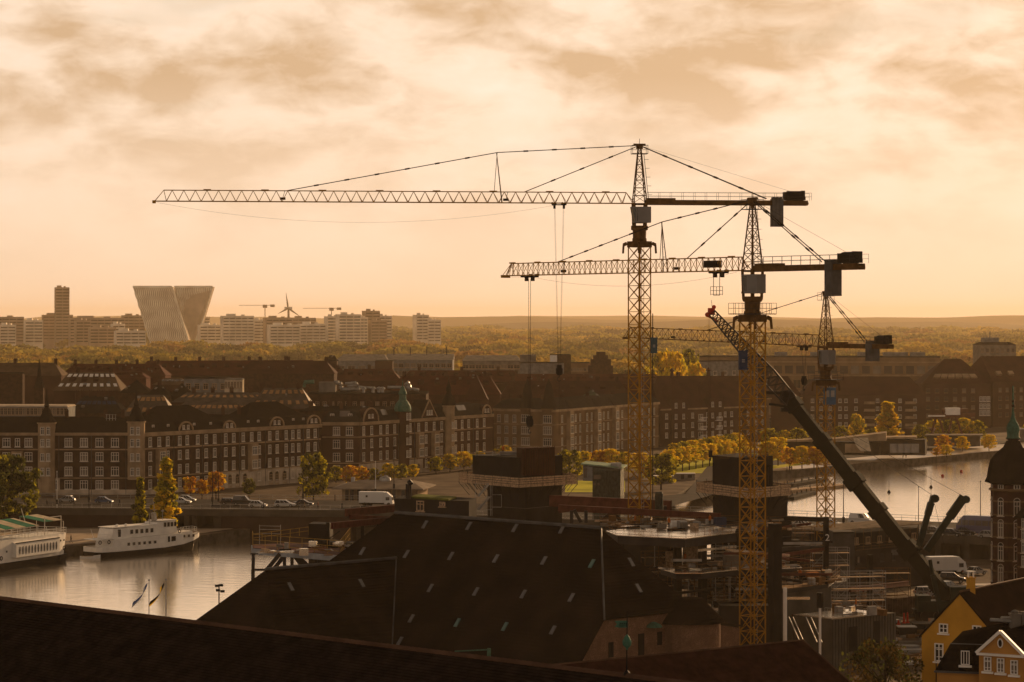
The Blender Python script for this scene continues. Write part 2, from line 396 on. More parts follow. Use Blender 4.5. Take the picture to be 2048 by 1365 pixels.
# ------------------------------------------------------------------ buildings
def inset(poly, d):
    n = len(poly); out = []
    for i in range(n):
        p0, p1, p2 = V(poly[i-1]), V(poly[i]), V(poly[(i+1) % n])
        e1 = (p1-p0).normalized(); e2 = (p2-p1).normalized()
        n1 = V((-e1.y, e1.x)); n2 = V((-e2.y, e2.x)); k = 1+n1.dot(n2)
        out.append(p1+(n1+n2)*(d/max(.3, k)))
    return out
WMESH = {}
def win_mesh(w, h, kind, fm=None, gm=None, fw=.15):
    fm = fm or FRAME; gm = gm or GLASS; key = (w, h, kind, fm.name, gm.name, fw)
    if key in WMESH: return WMESH[key]
    mb = MB()
    mb.box((0, -.02, 0), (w, .06, h), 0, 1)
    for s in (-1, 1): mb.box((s*(w-fw)/2, -.06, 0), (fw, .12, h))
    for s in (-1, 1): mb.box((0, -.055, s*(h-fw)/2), (w-2*fw, .11, fw))
    n = int(kind[0])
    for i in range(1, n): mb.box((-w/2+w*i/n, -.05, 0), (fw*.8, .10, h-2*fw))
    if 't' in kind: mb.box((0, -.045, h*.17), (w-2*fw, .09, fw*.8))
    if 'c' in kind: mb.box((0, -.045, 0), (w-2*fw, .09, fw*.7)); 
    if '4' in kind[1:]:
        for zz in (-h*.25, h*.25): mb.box((0, -.04, zz), (w-2*fw, .08, fw*.5))
    mb.box((0, -.10, -h/2-.10), (w+.3, .2, .14), 0, 0)
    if 'a' in kind:      # arched head
        k = 8; vs_ = [(w/2*math.cos(math.pi*i/k), 0, h/2+w/2*math.sin(math.pi*i/k)) for i in range(k+1)]
        for yy, q, mi in ((-.05, 1, 1),):
            mb.face([(x*q, yy, h/2+(z-h/2)*q) for x, _, z in reversed(vs_)], mi)
        for a, b_ in zip(vs_, vs_[1:]): mb.tube((a[0], -.06, a[2]), (b_[0], -.06, b_[2]), fw*.5, 4)
    o = mb.build('window', [fm, gm], origin=(0, 0, 0)); me = o.data; bpy.data.objects.remove(o)
    WMESH[key] = me; return me
class Bld:
    def __init__(s, name, label, cat, pts, depth, h, wall, group=None, z0=0, wname='wall'):
        s.p = [V((p[0], p[1])) for p in pts]; s.h = h; s.z0 = z0
        n = len(s.p); back = []
        for i in range(n):
            ns = []
            if i > 0: e = (s.p[i]-s.p[i-1]).normalized(); ns.append(V((-e.y, e.x)))
            if i < n-1: e = (s.p[i+1]-s.p[i]).normalized(); ns.append(V((-e.y, e.x)))
            q = sum(ns, V((0, 0)))/len(ns); back.append(s.p[i]+q/q.length_squared*depth)
        s.foot = s.p+back[::-1]; s.back = back
        c = sum(s.foot, V((0, 0)))/len(s.foot)
        s.root = empty(name, (c.x, c.y, z0), label, cat, group)
        mb = MB(); mb.prism(s.foot, z0, h); s.w = mb.build(wname, wall, s.root)
    def seg(s, i):
        A, B = s.p[i], s.p[i+1]; u = (B-A); l = u.length; u.normalize(); return A, u, V((u.y, -u.x)), l
    def P(s, i, t, o, z):
        A, u, n, l = s.seg(i); q = A+u*t+n*o; return V((q.x, q.y, z))
    def t_at(s, i, px):      # distance along front i where it passes photo column px
        A, u, n, l = s.seg(i); k = (px-CX)/F; return (k*A.y-A.x)/(u.x-k*u.y)
    def win(s, i, ts, zs, w, h, kind='2t', proud=.0, fm=None, gm=None, name='window', fw=.15, parent=None):
        A, u, n, l = s.seg(i)
        for z in zs:
            for t in ts:
                me = win_mesh(w, h, kind, fm, gm or (GLASS if rnd.random() < .68 else CURT), fw)
                o = bpy.data.objects.new(name, me); col.objects.link(o); o.parent = parent or s.root
                q = s.P(i, t, proud, z); o.location = q-parent_world(parent or s.root); o.rotation_euler[2] = math.atan2(u.y, u.x)
    def bx(s, mb, i, t0, t1, o0, o1, z0, z1, m=0):
        mb.hexa([s.P(i, t0, o1, z0), s.P(i, t1, o1, z0), s.P(i, t1, o0, z0), s.P(i, t0, o0, z0)], [s.P(i, t0, o1, z1), s.P(i, t1, o1, z1), s.P(i, t1, o0, z1), s.P(i, t0, o0, z1)], m)
    def pipes(s, i, ts, z1=None, m=None):
        for t in ts:
            mb = MB(); a = s.P(i, t, .16, s.z0+.1); mb.tube(a, V((a.x, a.y, (z1 or s.h)-.3)), .09, 5); mb.box(V((a.x, a.y, (z1 or s.h)-.4)), (.35, .3, .4)); mb.build('downpipe', m or ZINC, s.root)
    def band(s, z, hh, proud, m, name='string_course'):
        mb = MB()
        for i in range(len(s.p)-1): s.bx(mb, i, 0, s.seg(i)[3], -.1, proud, z, z+hh)
        return mb.build(name, m, s.root)
    def roof(s, levels, m, name='roof', z=None):     # levels (inset, height above cornice)
        rings = []
        zz = s.h if z is None else z
        for d, hh in levels: rings.append([(q.x, q.y, zz+hh) for q in inset(s.foot, d)])
        mb = MB(); n = len(s.foot); vs_ = [p for r in rings for p in r]; fs = []
        for j in range(len(rings)-1):
            for i in range(n): fs.append((j*n+i, j*n+(i+1) % n, (j+1)*n+(i+1) % n, (j+1)*n+i))
        fs.append(tuple(range((len(rings)-1)*n, len(rings)*n))); fs.append(tuple(reversed(range(n)))); mb.raw(vs_, fs)
        s.r = mb.build(name, m, s.root); return s.r
    def gable_roof(s, rise, m, over=.4, hip=0, name='roof'):   # single front, ridge parallel to it
        a, b, c, d = [V(q) for q in inset(s.foot, -over)]
        m0 = (a+d)/2; m1 = (b+c)/2; e = (m1-m0).normalized()*hip; m0 = m0+e; m1 = m1-e
        z = s.h; A, B_, C, D = [V((q.x, q.y, z)) for q in (a, b, c, d)]; R0 = V((m0.x, m0.y, z+rise)); R1 = V((m1.x, m1.y, z+rise))
        mb = MB(); mb.raw([A, B_, C, D, R0, R1], [(0, 1, 5, 4), (2, 3, 4, 5), (1, 2, 5), (3, 0, 4), (3, 2, 1, 0)])
        s.r = mb.build(name, m, s.root); s.rise = rise; s.rq = (A, B_, R0, R1); return s.r
    def on_roof(s, fx, fy, size, m, name='skylight', proud=.12):   # a panel on the front slope
        A, B_, R0, R1 = s.rq; p = A.lerp(B_, fx).lerp(R0.lerp(R1, fx), fy)
        up = (R0.lerp(R1, fx)-A.lerp(B_, fx)).normalized(); u = (B_-A).normalized(); nn = u.cross(up).normalized()
        if nn.z < 0: nn = -nn
        a = u*size[0]/2; b_ = up*size[1]/2; mb = MB()
        mb.hexa([p-a-b_, p+a-b_, p+a+b_, p-a+b_], [q+nn*proud for q in (p-a-b_, p+a-b_, p+a+b_, p-a+b_)])
        return mb.build(name, m, s.r)
    def chimney(s, p, w=.9, h=1.8, m=None):
        mb = MB(); mb.box((p.x, p.y, p.z+h/2-1), (w, w*.7, h+2), .3); mb.box((p.x, p.y, p.z+h+.1), (w*1.2, w*.9, .2), .3)
        for k in (-.25, .25): mb.tube((p.x+k*w, p.y, p.z+h+.2), (p.x+k*w, p.y, p.z+h+.6), .13, 6)
        return mb.build('chimney', m or BRK2, getattr(s, 'r', s.root))
def turret(b, i, t, r, z0, z1, prof, wall, roofm, n=8, o=.4, wins=(), tip=None):
    c = b.P(i, t, o, 0); mb = MB(); mb.lathe([(r, z0), (r, z1), (r*1.12, z1+.1), (r*1.12, z1+.4)], (c.x, c.y, 0), n, rot=math.pi/n)
    tw = mb.build('turret', wall, b.root)
    mb = MB(); mb.lathe([(rr, z1+.4+zz) for rr, zz in prof], (c.x, c.y, 0), 12); mb.build('spire', roofm, tw, smooth=False)
    for z in wins: b.win(i, [t-.75, t+.75], [z], 1.0, 2.0, '2t', proud=o+r*.94, parent=tw)
    return tw
# ------------------------------------------------------------------ row of houses along the quay street
def xy(x, y, z): q = wz(x, y, z); return (q.x, q.y)
ZR = [13.5, 9.8, 6.1, 2.6]
def arch_gable(b, i, t, r, m=STONE, fill=BRK, hgt=None):
    mb = MB(); k = 12; z = b.h+.1; hgt = hgt or r*.8
    arc = [(r*math.cos(math.pi*j/k), z+hgt*math.sin(math.pi*j/k)) for j in range(k+1)]
    P = [b.P(i, t+x, .25, zz) for x, zz in arc]; Q = [b.P(i, t+x, -2.5, zz) for x, zz in arc]
    mb.face(list(P)); 
    for a, c, d, e in zip(P, P[1:], Q[1:], Q): mb.face([a, e, d, c], 0)
    g = mb.build('gable', fill, b.root)
    mb = MB(); mb.path([b.P(i, t+x*1.04, .35, z+(zz-z)*1.05) for x, zz in arc], .28, 4); mb.build('gable_moulding', m, g)
    b.win(i, [t-.9, t+.9], [z+hgt*.42], .9, 1.1, '2', proud=.27, parent=g)
# left block, frontal
b = Bld('apartment_building', 'dark brick block at the far left with two pale corner turrets facing the harbour', 'building', [xy(-150, 866, 16), xy(284, 866, 16)], 14, 16, BRK)
T = lambda *xs: [b.t_at(0, x) for x in xs]
b.win(0, T(-60, -25, 13, 57, 137, 168, 199, 230), ZR, 2.0, 2.3, '3t')
t0 = b.t_at(0, 35); mb = MB(); b.bx(mb, 0, t0-1.4, t0+1.4, 0, 1.1, 4.3, 11.2); mb.build('bay_window', STONE, b.root); b.win(0, [t0], [5.9, 9.6], 2.2, 2.2, '3t', proud=1.1)
b.win(0, [t0], [13.5], 1.3, 2.2, '2t')
b.band(15.3, .75, .5, STONE, 'cornice'); b.band(11.5, .35, .12, STONE); b.band(.05, 1.3, .18, WARMST, 'plinth'); b.band(4.2, .25, .12, STONE)
b.roof([(-.5, .05), (1.6, 2.8), (5.5, 3.9)], SLATE); b.pipes(0, T(118, 252, 183))
sp = [(2.5, 0), (2.0, .9), (1.4, 2.0), (1.0, 3.2), (.55, 3.9), (.7, 4.3), (.45, 4.9), (.16, 6.6), (.05, 8.6)]
turret(b, 0, b.t_at(0, 94), 2.3, .5, 18.3, sp, STONE, SLATE, wins=(13.5, 9.8, 6.1, 16.6))
turret(b, 0, b.t_at(0, 273), 2.3, 4, 18.6, sp, STONE, SLATE, wins=(13.5, 9.8, 6.1, 16.6))
for x in (127, 150, 205, 240): b.chimney(b.P(0, b.t_at(0, x), -5, 19.6))
mb = MB()
for x in (210, 216, 222, 228):
    q = b.P(0, b.t_at(0, x), -2.6, 19.5); mb.box(q, (.12, .12, 2.4))
for z in (18.6, 19.6, 20.6): mb.tube(b.P(0, b.t_at(0, 208), -2.6, z), b.P(0, b.t_at(0, 230), -2.6, z), .06)
mb.build('roof_terrace_rail', GALV, b.r)
mb = MB(); t0 = b.t_at(0, 102); b.bx(mb, 0, t0-2.5, t0+2.3, 0, .35, .05, 4.3); mb.build('entrance_front', WARMST, b.root)
b.win(0, [t0-1.4, t0+1.2], [2.6], 1.3, 2.6, '2t', proud=.36)
# second block, receding to the right
b = Bld('apartment_building', 'long dark brick block with four arched roof gables behind the bridge traffic', 'building', [xy(284, 866, 16.02), xy(641, 848, 16.02)], 13, 16, BRK)
cols = [300, 318, 335, 359, 374, 395, 412, 429, 451, 467, 486, 503, 518, 539, 554, 572, 585, 597, 616, 630]
b.win(0, T(*cols), ZR, 1.25, 2.4, '2t')
for x in (319, 503): mb = MB(); t0 = b.t_at(0, x); b.bx(mb, 0, t0-1.5, t0+1.5, 0, 1.2, 4.2, 11.6); mb.build('bay_window', STONE, b.root)
for x in (319, 503): b.win(0, [b.t_at(0, x)], [6.1, 9.8], 2.1, 2.3, '3t', proud=1.2)
b.band(15.0, 1.05, .55, STONE, 'cornice'); b.band(11.6, .35, .12, STONE); b.band(4.3, .3, .14, STONE)
b.band(-.1, 1.2, .2, WARMST, 'plinth')
mb = MB(); b.bx(mb, 0, b.t_at(0, 440), b.seg(0)[3], 0, .1, 1.1, 4.3); mb.build('pale_ground_floor', WARMST, b.root)
b.win(0, T(445, 459, 474, 489, 541, 553, 568), [1.6], 1.5, 2.6, '2ta', proud=.12, fm=STONE)
b.roof([(-.5, .05), (1.7, 2.4), (5.9, 3.4)], SLATE); b.pipes(0, T(347, 404, 441, 478, 530, 578, 606, 636))
for x, r in ((370, 2.6), (457, 2.3), (552, 2.8), (626, 2.8)): arch_gable(b, 0, b.t_at(0, x), r)
for x in (310, 340, 392, 425, 500, 520, 590, 610):
    b.win(0, [b.t_at(0, x)], [17.4], .9, 1.0, '2', proud=-.7, name='dormer_window')
for xa, xb, yt in ((308, 452, 811), (503, 622, 804)):
    ta, tb_ = b.t_at(0, xa), b.t_at(0, xb); zp = H-(yt-HY)*(b.P(0, (ta+tb_)/2, -6, 0).y)/F; w_ = (tb_-ta)*.28
    mb = MB(); lo_ = [b.P(0, ta, -1.9, 18.2), b.P(0, tb_, -1.9, 18.2), b.P(0, tb_, -10.5, 18.2), b.P(0, ta, -10.5, 18.2)]; mb.raw(lo_+[b.P(0, ta+w_, -6.3, zp), b.P(0, tb_-w_, -6.3, zp)], [(0, 1, 5, 4), (2, 3, 4, 5), (1, 2, 5), (3, 0, 4)]); mb.build('hipped_roof', SLATE, b.root)
for x in (330, 480, 512, 600): b.chimney(b.P(0, b.t_at(0, x), -6, 19.4))
# third block: corner house with the green dome
z = 16.0
b = Bld('apartment_building', 'brick corner block with green copper dome turret and pointed gable', 'building', [xy(644, 845, z), xy(718, 845, z), xy(985, 828, z)], 13, z, BRK2)
b.win(0, [b.t_at(0, x) for x in (673, 699)], ZR, 2.0, 2.4, '3t')
T = lambda *xs: [b.t_at(1, x) for x in xs]
b.win(1, T(727, 743, 761, 774, 789, 820, 852, 883, 911, 924, 937, 954, 968), ZR[:3], 1.3, 2.5, '2t')
b.win(1, T(727, 743, 761, 774, 789, 804, 820, 837, 852, 867, 883, 896, 911, 924, 937, 954, 968), [2.4], 1.2, 2.0, '2ta')
for x in (837, 868): mb = MB(); t0 = b.t_at(1, x); b.bx(mb, 1, t0-1.6, t0+1.6, 0, 1.1, 4.4, 11.6); mb.build('bay_window', STONE, b.root)
b.win(1, T(837, 868), [6.1, 9.8], 2.4, 2.4, '3t', proud=1.1); b.win(1, T(837, 868), [13.5], 1.3, 2.4, '2t')
b.band(15.1, .95, .55, STONE, 'cornice'); b.band(11.6, .35, .12, STONE); b.band(4.2, .3, .14, STONE); b.band(-.2, 1.4, .2, WARMST, 'plinth')
mb = MB(); b.bx(mb, 1, 0, b.t_at(1, 845), 0, .15, 1.2, 4.0); mb.build('arcade', WARMST, b.root)
b.win(1, T(735, 750, 766, 784, 800, 820, 836), [.9], 1.6, 2.0, '2a', proud=.16, fm=STONE)
b.roof([(-.5, .05), (1.7, 2.9), (5.5, 3.6)], SLATEG); b.pipes(1, T(721, 796, 828, 875, 903, 946))
arch_gable(b, 1, b.t_at(1, 740), 4.0, hgt=3.6, fill=BRK2); arch_gable(b, 1, b.t_at(1, 972), 2.6, hgt=2.6, fill=BRK2)
def tri_gable(b, i, t, w, hh, fill, m):
    mb = MB(); P = [b.P(i, t-w, .3, b.h+.1), b.P(i, t+w, .3, b.h+.1), b.P(i, t, .3, b.h+hh)]; Q = [b.P(i, t-w, -5, b.h+.1), b.P(i, t+w, -5, b.h+.1), b.P(i, t, -5, b.h+hh)]
    mb.face(P); g = mb.build('gable', fill, b.root)
    mb = MB(); mb.face([P[0], P[2], Q[2], Q[0]]); mb.face([P[1], Q[1], Q[2], P[2]]); mb.build('gable_roof', SLATE, g)
    mb = MB(); mb.path([P[0], P[2], P[1]], .22, 4); mb.build('gable_moulding', m, g)
    b.win(i, [t-1.3, t, t+1.3], [b.h+hh*.3], .8, 1.4, '2', proud=.32, parent=g)
tri_gable(b, 1, b.t_at(1, 857), 4.6, 5.4, BRK2, STONE)
gd = [(2.5, 0), (2.55, .8), (2.3, 1.8), (1.7, 2.7), (1.1, 3.4), (1.0, 4.8), (1.3, 5.0), (1.25, 5.3), (.9, 6.2), (.5, 7.0), (.12, 7.5), (.06, 9.5)]
turret(b, 1, b.t_at(1, 803), 2.1, 2, 18.0, gd, BRK2, COPPER, wins=(13.5, 9.8, 6.1, 17))
od = [(2.0, 0), (2.1, .7), (1.9, 1.5), (1.2, 2.8), (.6, 4.0), (.85, 4.6), (.75, 5.4), (.3, 6.6), (.08, 7.6), (.05, 9.2)]
turret(b, 1, b.t_at(1, 895), 1.9, 2, 19.0, od, STONE, SLATE, wins=(13.5, 9.8, 6.1))
for x in (680, 775, 920, 945): b.chimney(b.P(1 if x > 718 else 0, b.t_at(1 if x > 718 else 0, x), -5.5, 19.3))
for x in (664, 700): b.win(0, [b.t_at(0, x)], [17.6], 1.2, 1.6, '2', proud=-.9, name='dormer_window')
mb = MB()
for x in (690, 755, 775, 905, 925, 932): t0 = b.t_at(1 if x > 718 else 0, x); i = 1 if x > 718 else 0; mb.face([b.P(i, t0-1.6, -.4, 17), b.P(i, t0+1.4, -.4, 17), b.P(i, t0+1.4, -1.5, 19.2), b.P(i, t0-1.6, -1.5, 19.2)])
mb.build('skylight', GLASSB, b.r)
# fourth block, tan
z = 16.0
b = Bld('apartment_building', 'tan stucco block with two dark bell turrets behind the building site', 'building', [xy(988, 818, z), xy(1108, 820.5, z), xy(1317, 805, z)], 14, z, TAN)
b.win(0, [b.t_at(0, x) for x in (998, 1013, 1029)], [13, 9.3, 5.6, 2.3], 1.3, 2.4, '2t')
b.win(0, [b.t_at(0, x) for x in (1051, 1095)], [13, 9.3, 5.6, 2.3], 3.2, 2.6, '4t')
T = lambda *xs: [b.t_at(1, x) for x in xs]
b.win(1, T(1124, 1151, 1160, 1174, 1183, 1207, 1216, 1244, 1258, 1270, 1284, 1298, 1308), [13, 9.3, 5.6, 2.3], 1.1, 2.4, '2t')
for x in (1137, 1192, 1228): mb = MB(); t0 = b.t_at(1, x); b.bx(mb, 1, t0-1.6, t0+1.6, 0, 1.3, 1, 15.4); mb.build('bay_window', STONE, b.root)
b.win(1, T(1137, 1192, 1228), [13, 9.3, 5.6, 2.5], 2.4, 2.5, '3t', proud=1.3)
b.band(15.3, .8, .6, STONE, 'cornice'); b.band(11.0, .3, .15, STONE); b.band(3.9, .3, .15, STONE)
b.roof([(-.5, .05), (2.0, 2.9), (6, 3.5)], SLATEG)
bd = [(2.6, 0), (2.4, 1.2), (1.8, 2.8), (1.5, 4.6), (1.3, 6.0), (1.0, 7.0), (.9, 7.6), (.45, 8.4), (.1, 9.6)]
for x in (1052, 1095): turret(b, 0, b.t_at(0, x), 2.4, 15, 16.0, bd, TAN, SLATE, o=-.8)
for x in (1142, 1195, 1229):
    t0 = b.t_at(1, x); mb = MB(); mb.hexa([b.P(1, t0-2, .8, 16.1), b.P(1, t0+2, .8, 16.1), b.P(1, t0+2, -3, 16.1), b.P(1, t0-2, -3, 16.1)], [b.P(1, t0-.8, -1.5, 18.7), b.P(1, t0+.8, -1.5, 18.7), b.P(1, t0+.8, -3, 18.9), b.P(1, t0-.8, -3, 18.9)]); mb.build('dormer', SLATEG, b.r)
for x in (1000, 1020, 1070, 1122, 1160, 1210, 1260, 1290): i = 0 if x < 1108 else 1; b.chimney(b.P(i, b.t_at(i, x), -6.5, 19.4), 1.1, .9)
# fifth block, brown with two tall gables
z = 13.2
b = Bld('apartment_building', 'brown brick block with two steep gabled towers beyond the tall tower crane', 'building', [xy(1320, 819, z), xy(1532, 812, z)], 15, z, BRK2)
T = lambda *xs: [b.t_at(0, x) for x in xs]
b.win(0, T(1333, 1345, 1372, 1385, 1415, 1450, 1463, 1480, 1496, 1512, 1524), [10.6, 7.2, 3.8], 1.3, 1.9, '2t')
b.gable_roof(9, REDT2, hip=4)
b.band(z-.5, .6, .4, STONE, 'cornice')
for x, xb in ((1357, 1400), (1430, 1433)):
    t0 = b.t_at(0, x); mb = MB(); zt = z+3.4
    b.bx(mb, 0, t0-4.2, t0+4.2, -7, .6, 0, zt); tw = mb.build('gabled_tower', BRK2, b.root)
    mb = MB(); c0 = [b.P(0, t0-4.6, 1.0, zt), b.P(0, t0+4.6, 1.0, zt), b.P(0, t0+4.6, -7.4, zt), b.P(0, t0-4.6, -7.4, zt)]; ap = b.P(0, t0, -3.2, zt+9)
    mb.raw(c0+[ap], [(0, 1, 4), (1, 2, 4), (2, 3, 4), (3, 0, 4), (3, 2, 1, 0)]); mb.lathe([(.7, 8.2), (.5, 9.8), (.9, 10.1), (.1, 11.2)], (ap.x, ap.y, zt), 8); mb.build('pyramid_roof', REDT2, tw)
    b.win(0, [t0-2, t0+2], [z+1.2, 10.4, 7.0, 3.8], 1.2, 1.8, '2t', proud=.62, parent=tw)
for x in (1401, 1433):
    for zz in (3.2, 6.4, 9.6):
        t0 = b.t_at(0, x); mb = MB(); b.bx(mb, 0, t0-1.5, t0+1.5, 0, 1.6, zz-1.2, zz-1.0)
        for o in (1.55,): b.bx(mb, 0, t0-1.5, t0+1.5, 1.5, 1.6, zz+.1, zz+.25)
        for k in range(5): b.bx(mb, 0, t0-1.5+k*.72, t0-1.35+k*.72, 1.5, 1.6, zz-1, zz+.1)
        mb.build('balcony', WHITE, b.root)
        b.win(0, [t0], [zz+.4], 2.4, 1.9, '2', proud=.05)
# sixth: pale section with tall slots
b = Bld('office_building', 'tan office block with tall narrow windows right of the steep gabled block', 'building', [xy(1533, 797, 15), xy(1604, 795, 15)], 16, 15, TAN)
b.win(0, [b.t_at(0, x) for x in (1540, 1550, 1560, 1570, 1580, 1590, 1600)], [11, 5.5], 1.2, 4.2, '1t', fm=STONE)
b.band(14.6, .5, .3, STONE, 'cornice'); b.roof([(-.3, .05), (.6, .5), (2, .6)], SLATEG)
b = Bld('apartment_building', 'long brown brick block with small white windows behind the rear tower crane', 'building', [xy(1606, 790, 14.6), xy(1852, 790, 14.6)], 16, 14.6, BRK2)
T = lambda *xs: [b.t_at(0, x) for x in xs]
b.win(0, T(1625, 1642, 1660, 1680, 1692, 1712, 1755, 1800, 1830), [12.2, 9, 5.8, 2.6], 1.3, 1.6, '2t')
for x in (1738, 1775, 1820):
    for zz in (3, 6, 9, 12):
        t0 = b.t_at(0, x); mb = MB(); b.bx(mb, 0, t0-2.2, t0+2.2, 0, 1.7, zz-1.2, zz-1); b.bx(mb, 0, t0-2.2, t0+2.2, 1.6, 1.7, zz-1, zz-.1); mb.build('balcony', STONE, b.root)
b.gable_roof(7.2, REDT2, hip=6)
b = Bld('warehouse_building', 'big brown hip roofed brick block on the right skyline', 'building', [xy(1846, 768, 18.4), xy(1982, 768, 18.4)], 24, 18.4, BRK2)
T = lambda *xs: [b.t_at(0, x) for x in xs]
b.win(0, T(1856, 1874, 1892, 1910, 1928, 1946), [15.5, 12, 8.5, 5], 1.7, 1.9, '2t', fm=TAN)
b.win(0, T(1962, 1969.5, 1977), [12, 9, 6.2], 1.3, 2.2, '2t', gm=GLASSB)
b.gable_roof(10.2, REDT2, hip=11)
for fx in (.16, .29, .42, .55, .68, .81):
    b.on_roof(fx, .28, (2.6, 2.2), STONE, 'dormer_window', .8)
b = Bld('warehouse_building', 'tall brown brick block at the right edge behind the copper spire', 'building', [xy(1986, 764, 19), xy(2140, 762, 19)], 24, 19, BRK2)
T = lambda *xs: [b.t_at(0, x) for x in xs]
b.win(0, T(2000, 2014, 2028, 2042), [15.5, 12, 8.5, 5], 1.7, 1.9, '2t', fm=TAN)
b.gable_roof(10.6, REDT2, hip=3)
for fx in (.12, .28): b.on_roof(fx, .3, (2.6, 2.2), STONE, 'dormer_window', .8)
# office row behind
b = Bld('office_building', 'long tan office block with a row of square windows above the brown roofs', 'building', [xy(1398, 715, 26.6), xy(1880, 716, 26.6)], 22, 26.6, TAN)
T = lambda *xs: [b.t_at(0, x) for x in xs]
b.win(0, T(*range(1490, 1870, 22)), [20.6], 4.2, 4.2, '1', fm=TAN)
b.win(0, T(*range(1484, 1870, 22)), [13.5, 8], 3.6, 4.2, '2', fm=TAN)
b.band(24.2, .4, .3, STONE); b.band(17.6, .4, .3, STONE); b.roof([(-.2, .05), (.5, .6), (1.4, .7)], SLATEG)
mb = MB()
for x, ww in ((1560, 6), (1640, 10), (1725, 5), (1790, 12), (1835, 7)): q = b.P(0, b.t_at(0, x), -8, 28.2); mb.box(q, (ww, 4, 2))
mb.build('roof_plant', GREYP, b.r)
b = Bld('office_building', 'low grey box building left of the middle crane mast', 'building', [xy(1396, 724, 25.5), xy(1478, 723, 25.5)], 10, 25.5, GREYP)
b.roof([(-.2, .05), (.5, .4), (1.4, .45)], SLATEG); b.win(0, [b.t_at(0, x) for x in (1410, 1430, 1450, 1468)], [20, 15], 2.2, 2, '2')
b = Bld('hotel_building', 'pale cubic building with flat roof on the right skyline', 'building', [pt(1957, 700, 1480).xy, pt(2032, 700, 1480).xy], 18, 31.5, CONCL)
T = lambda *xs: [b.t_at(0, x) for x in xs]
b.win(0, T(1965, 1975, 1985, 1995, 2005, 2016, 2026), [28.5, 24.5, 20], 1.6, 2.2, '2', fm=TAN); b.roof([(-.4, .05), (.6, .5), (3, 1.5)], SLATEG)
mb = MB(); q = b.P(0, b.t_at(0, 1985), -8, 34); mb.box(q, (9, 6, 3)); mb.tube(q, q+V((0, 0, 5)), .3); mb.build('roof_house', GREYP, b.r)
# ------------------------------------------------------------------ roofs behind the row
def block(name, label, x0, x1, ytop, yeave, D, depth, wall, roofm, hip=0, sky=(), dorm=(), chims=(), D2=None, skm=None, flat=False, wins=None, cat='building'):
    if not flat and wall is not GREYP and wall is not CONCL: hip = max(hip, 4)
    A = pt(x0, yeave, D); B_ = pt(x1, yeave, D2 or D); hh = A.z
    b = Bld(name, label, cat, [(A.x, A.y), (B_.x, B_.y)], depth, hh, wall)
    if flat: b.roof([(-.25, .05), (.3, .45), (1.0, .5)], roofm); b.rq = None
    else:
        zr = H-(ytop-HY)*(D+depth/2)/F; b.gable_roof(zr-hh, roofm, hip=hip)
        for fx, fy in sky: b.on_roof(fx, fy, (1.1, 1.7), skm or GLASSB)
        for fx, fy in dorm: b.on_roof(fx, fy, (1.8, 1.8), wall, 'dormer_window', .9)
    if not flat:
        A_, u, n, l = b.seg(0)
        for k in range(max(2, int(l/9))):
            fx, fy = rnd.uniform(.08, .92), rnd.uniform(.3, .9); b.on_roof(fx, fy, rnd.choice(((.5, .5), (.9, .7), (.6, 1.0))), rnd.choice((GALV, CONCL, GLASSB)), 'glint_panel', rnd.uniform(.15, .7))  # pale panels added as bright specks in place of skylight glints
    for fx in chims:
        A_, u, n, l = b.seg(0); b.chimney(b.P(0, fx*l, -depth/2, (hh+.3) if flat else zr-.4), 1.1, 1.6)
    if wins: 
        A_, u, n, l = b.seg(0); k, zs, w_, h_ = wins; b.win(0, [l*(j+.5)/k for j in range(k)], [hh-q for q in zs], w_, h_, '2t', fm=STONE)
    return b
g = lambda n, m: [((i+.5+(.18 if j % 2 else 0))/n, (j+.6)/m) for j in range(m) for i in range(n)]
ORG = mat('sun_tinted_skylight_glass', (.60, .34, .15), rough=.2, metal=.5)  # orange sun glint put into the pane colour
block('apartment_building', 'tan tiled roof with rows of small skylights at the upper left', 108, 240, 744, 782, 880, 18, BRK2, TANR, 3, sky=g(9, 2), dorm=[(.2, .55), (.42, .55), (.62, .55)], chims=(.3, .8), skm=WHITE)
block('apartment_building', 'pale tan roof at the far left edge below the wood', -60, 122, 726, 752, 960, 16, BRK2, TANR, 2, chims=(.45, .9))
block('apartment_building', 'dark flat topped block at the left edge with white parapet', -60, 45, 745, 748, 900, 4, BRK, SLATE, flat=True)
b = block('church_tower', 'dark narrow pointed tower among the left roofs', 68, 86, 762, 776, 895, 3, BRK, SLATE, flat=True)
q = b.P(0, b.seg(0)[3]/2, -1.5, b.h); mb = MB(); mb.lathe([(2.2, 0), (.9, 3.5), (.5, 6.5), (.1, 9.5)], q, 4, rot=.78); mb.build('spire', SLATE, b.root)
block('apartment_building', 'long red brown tiled roof below the autumn wood, left part', 122, 330, 728, 752, 1010, 18, REDT, REDT, 2, dorm=g(10, 1), chims=(.1, .3, .5, .7, .9))
block('apartment_building', 'deep red lower roof with a line of tiny dormers', 180, 292, 741, 757, 985, 12, REDT, REDT, 2, dorm=g(9, 1), chims=(.5,))
block('apartment_building', 'very long dark red roof in front of the wood left of the white sheds', 285, 655, 722, 752, 1040, 22, REDT2, REDT, 1, dorm=g(14, 1), chims=(.07, .2, .33, .46, .6, .8), D2=1060)
block('apartment_building', 'dark brown roof with a square dormer right of the long red roof', 478, 668, 722, 748, 1000, 18, BRK, REDT2, 4, chims=(.2, .5, .9))
block('apartment_building', 'small hipped dark roof left of the pair of hip roofs', 240, 298, 760, 786, 850, 10, BRK, SLATE, 5)
block('apartment_building', 'hipped dark roof, left one of a pair behind the tin roofs', 290, 340, 769, 793, 835, 10, BRK, SLATE, 4, chims=(.5,))
block('apartment_building', 'hipped dark roof, right one of a pair behind the tin roofs', 338, 382, 767, 793, 838, 10, BRK, SLATE, 4)
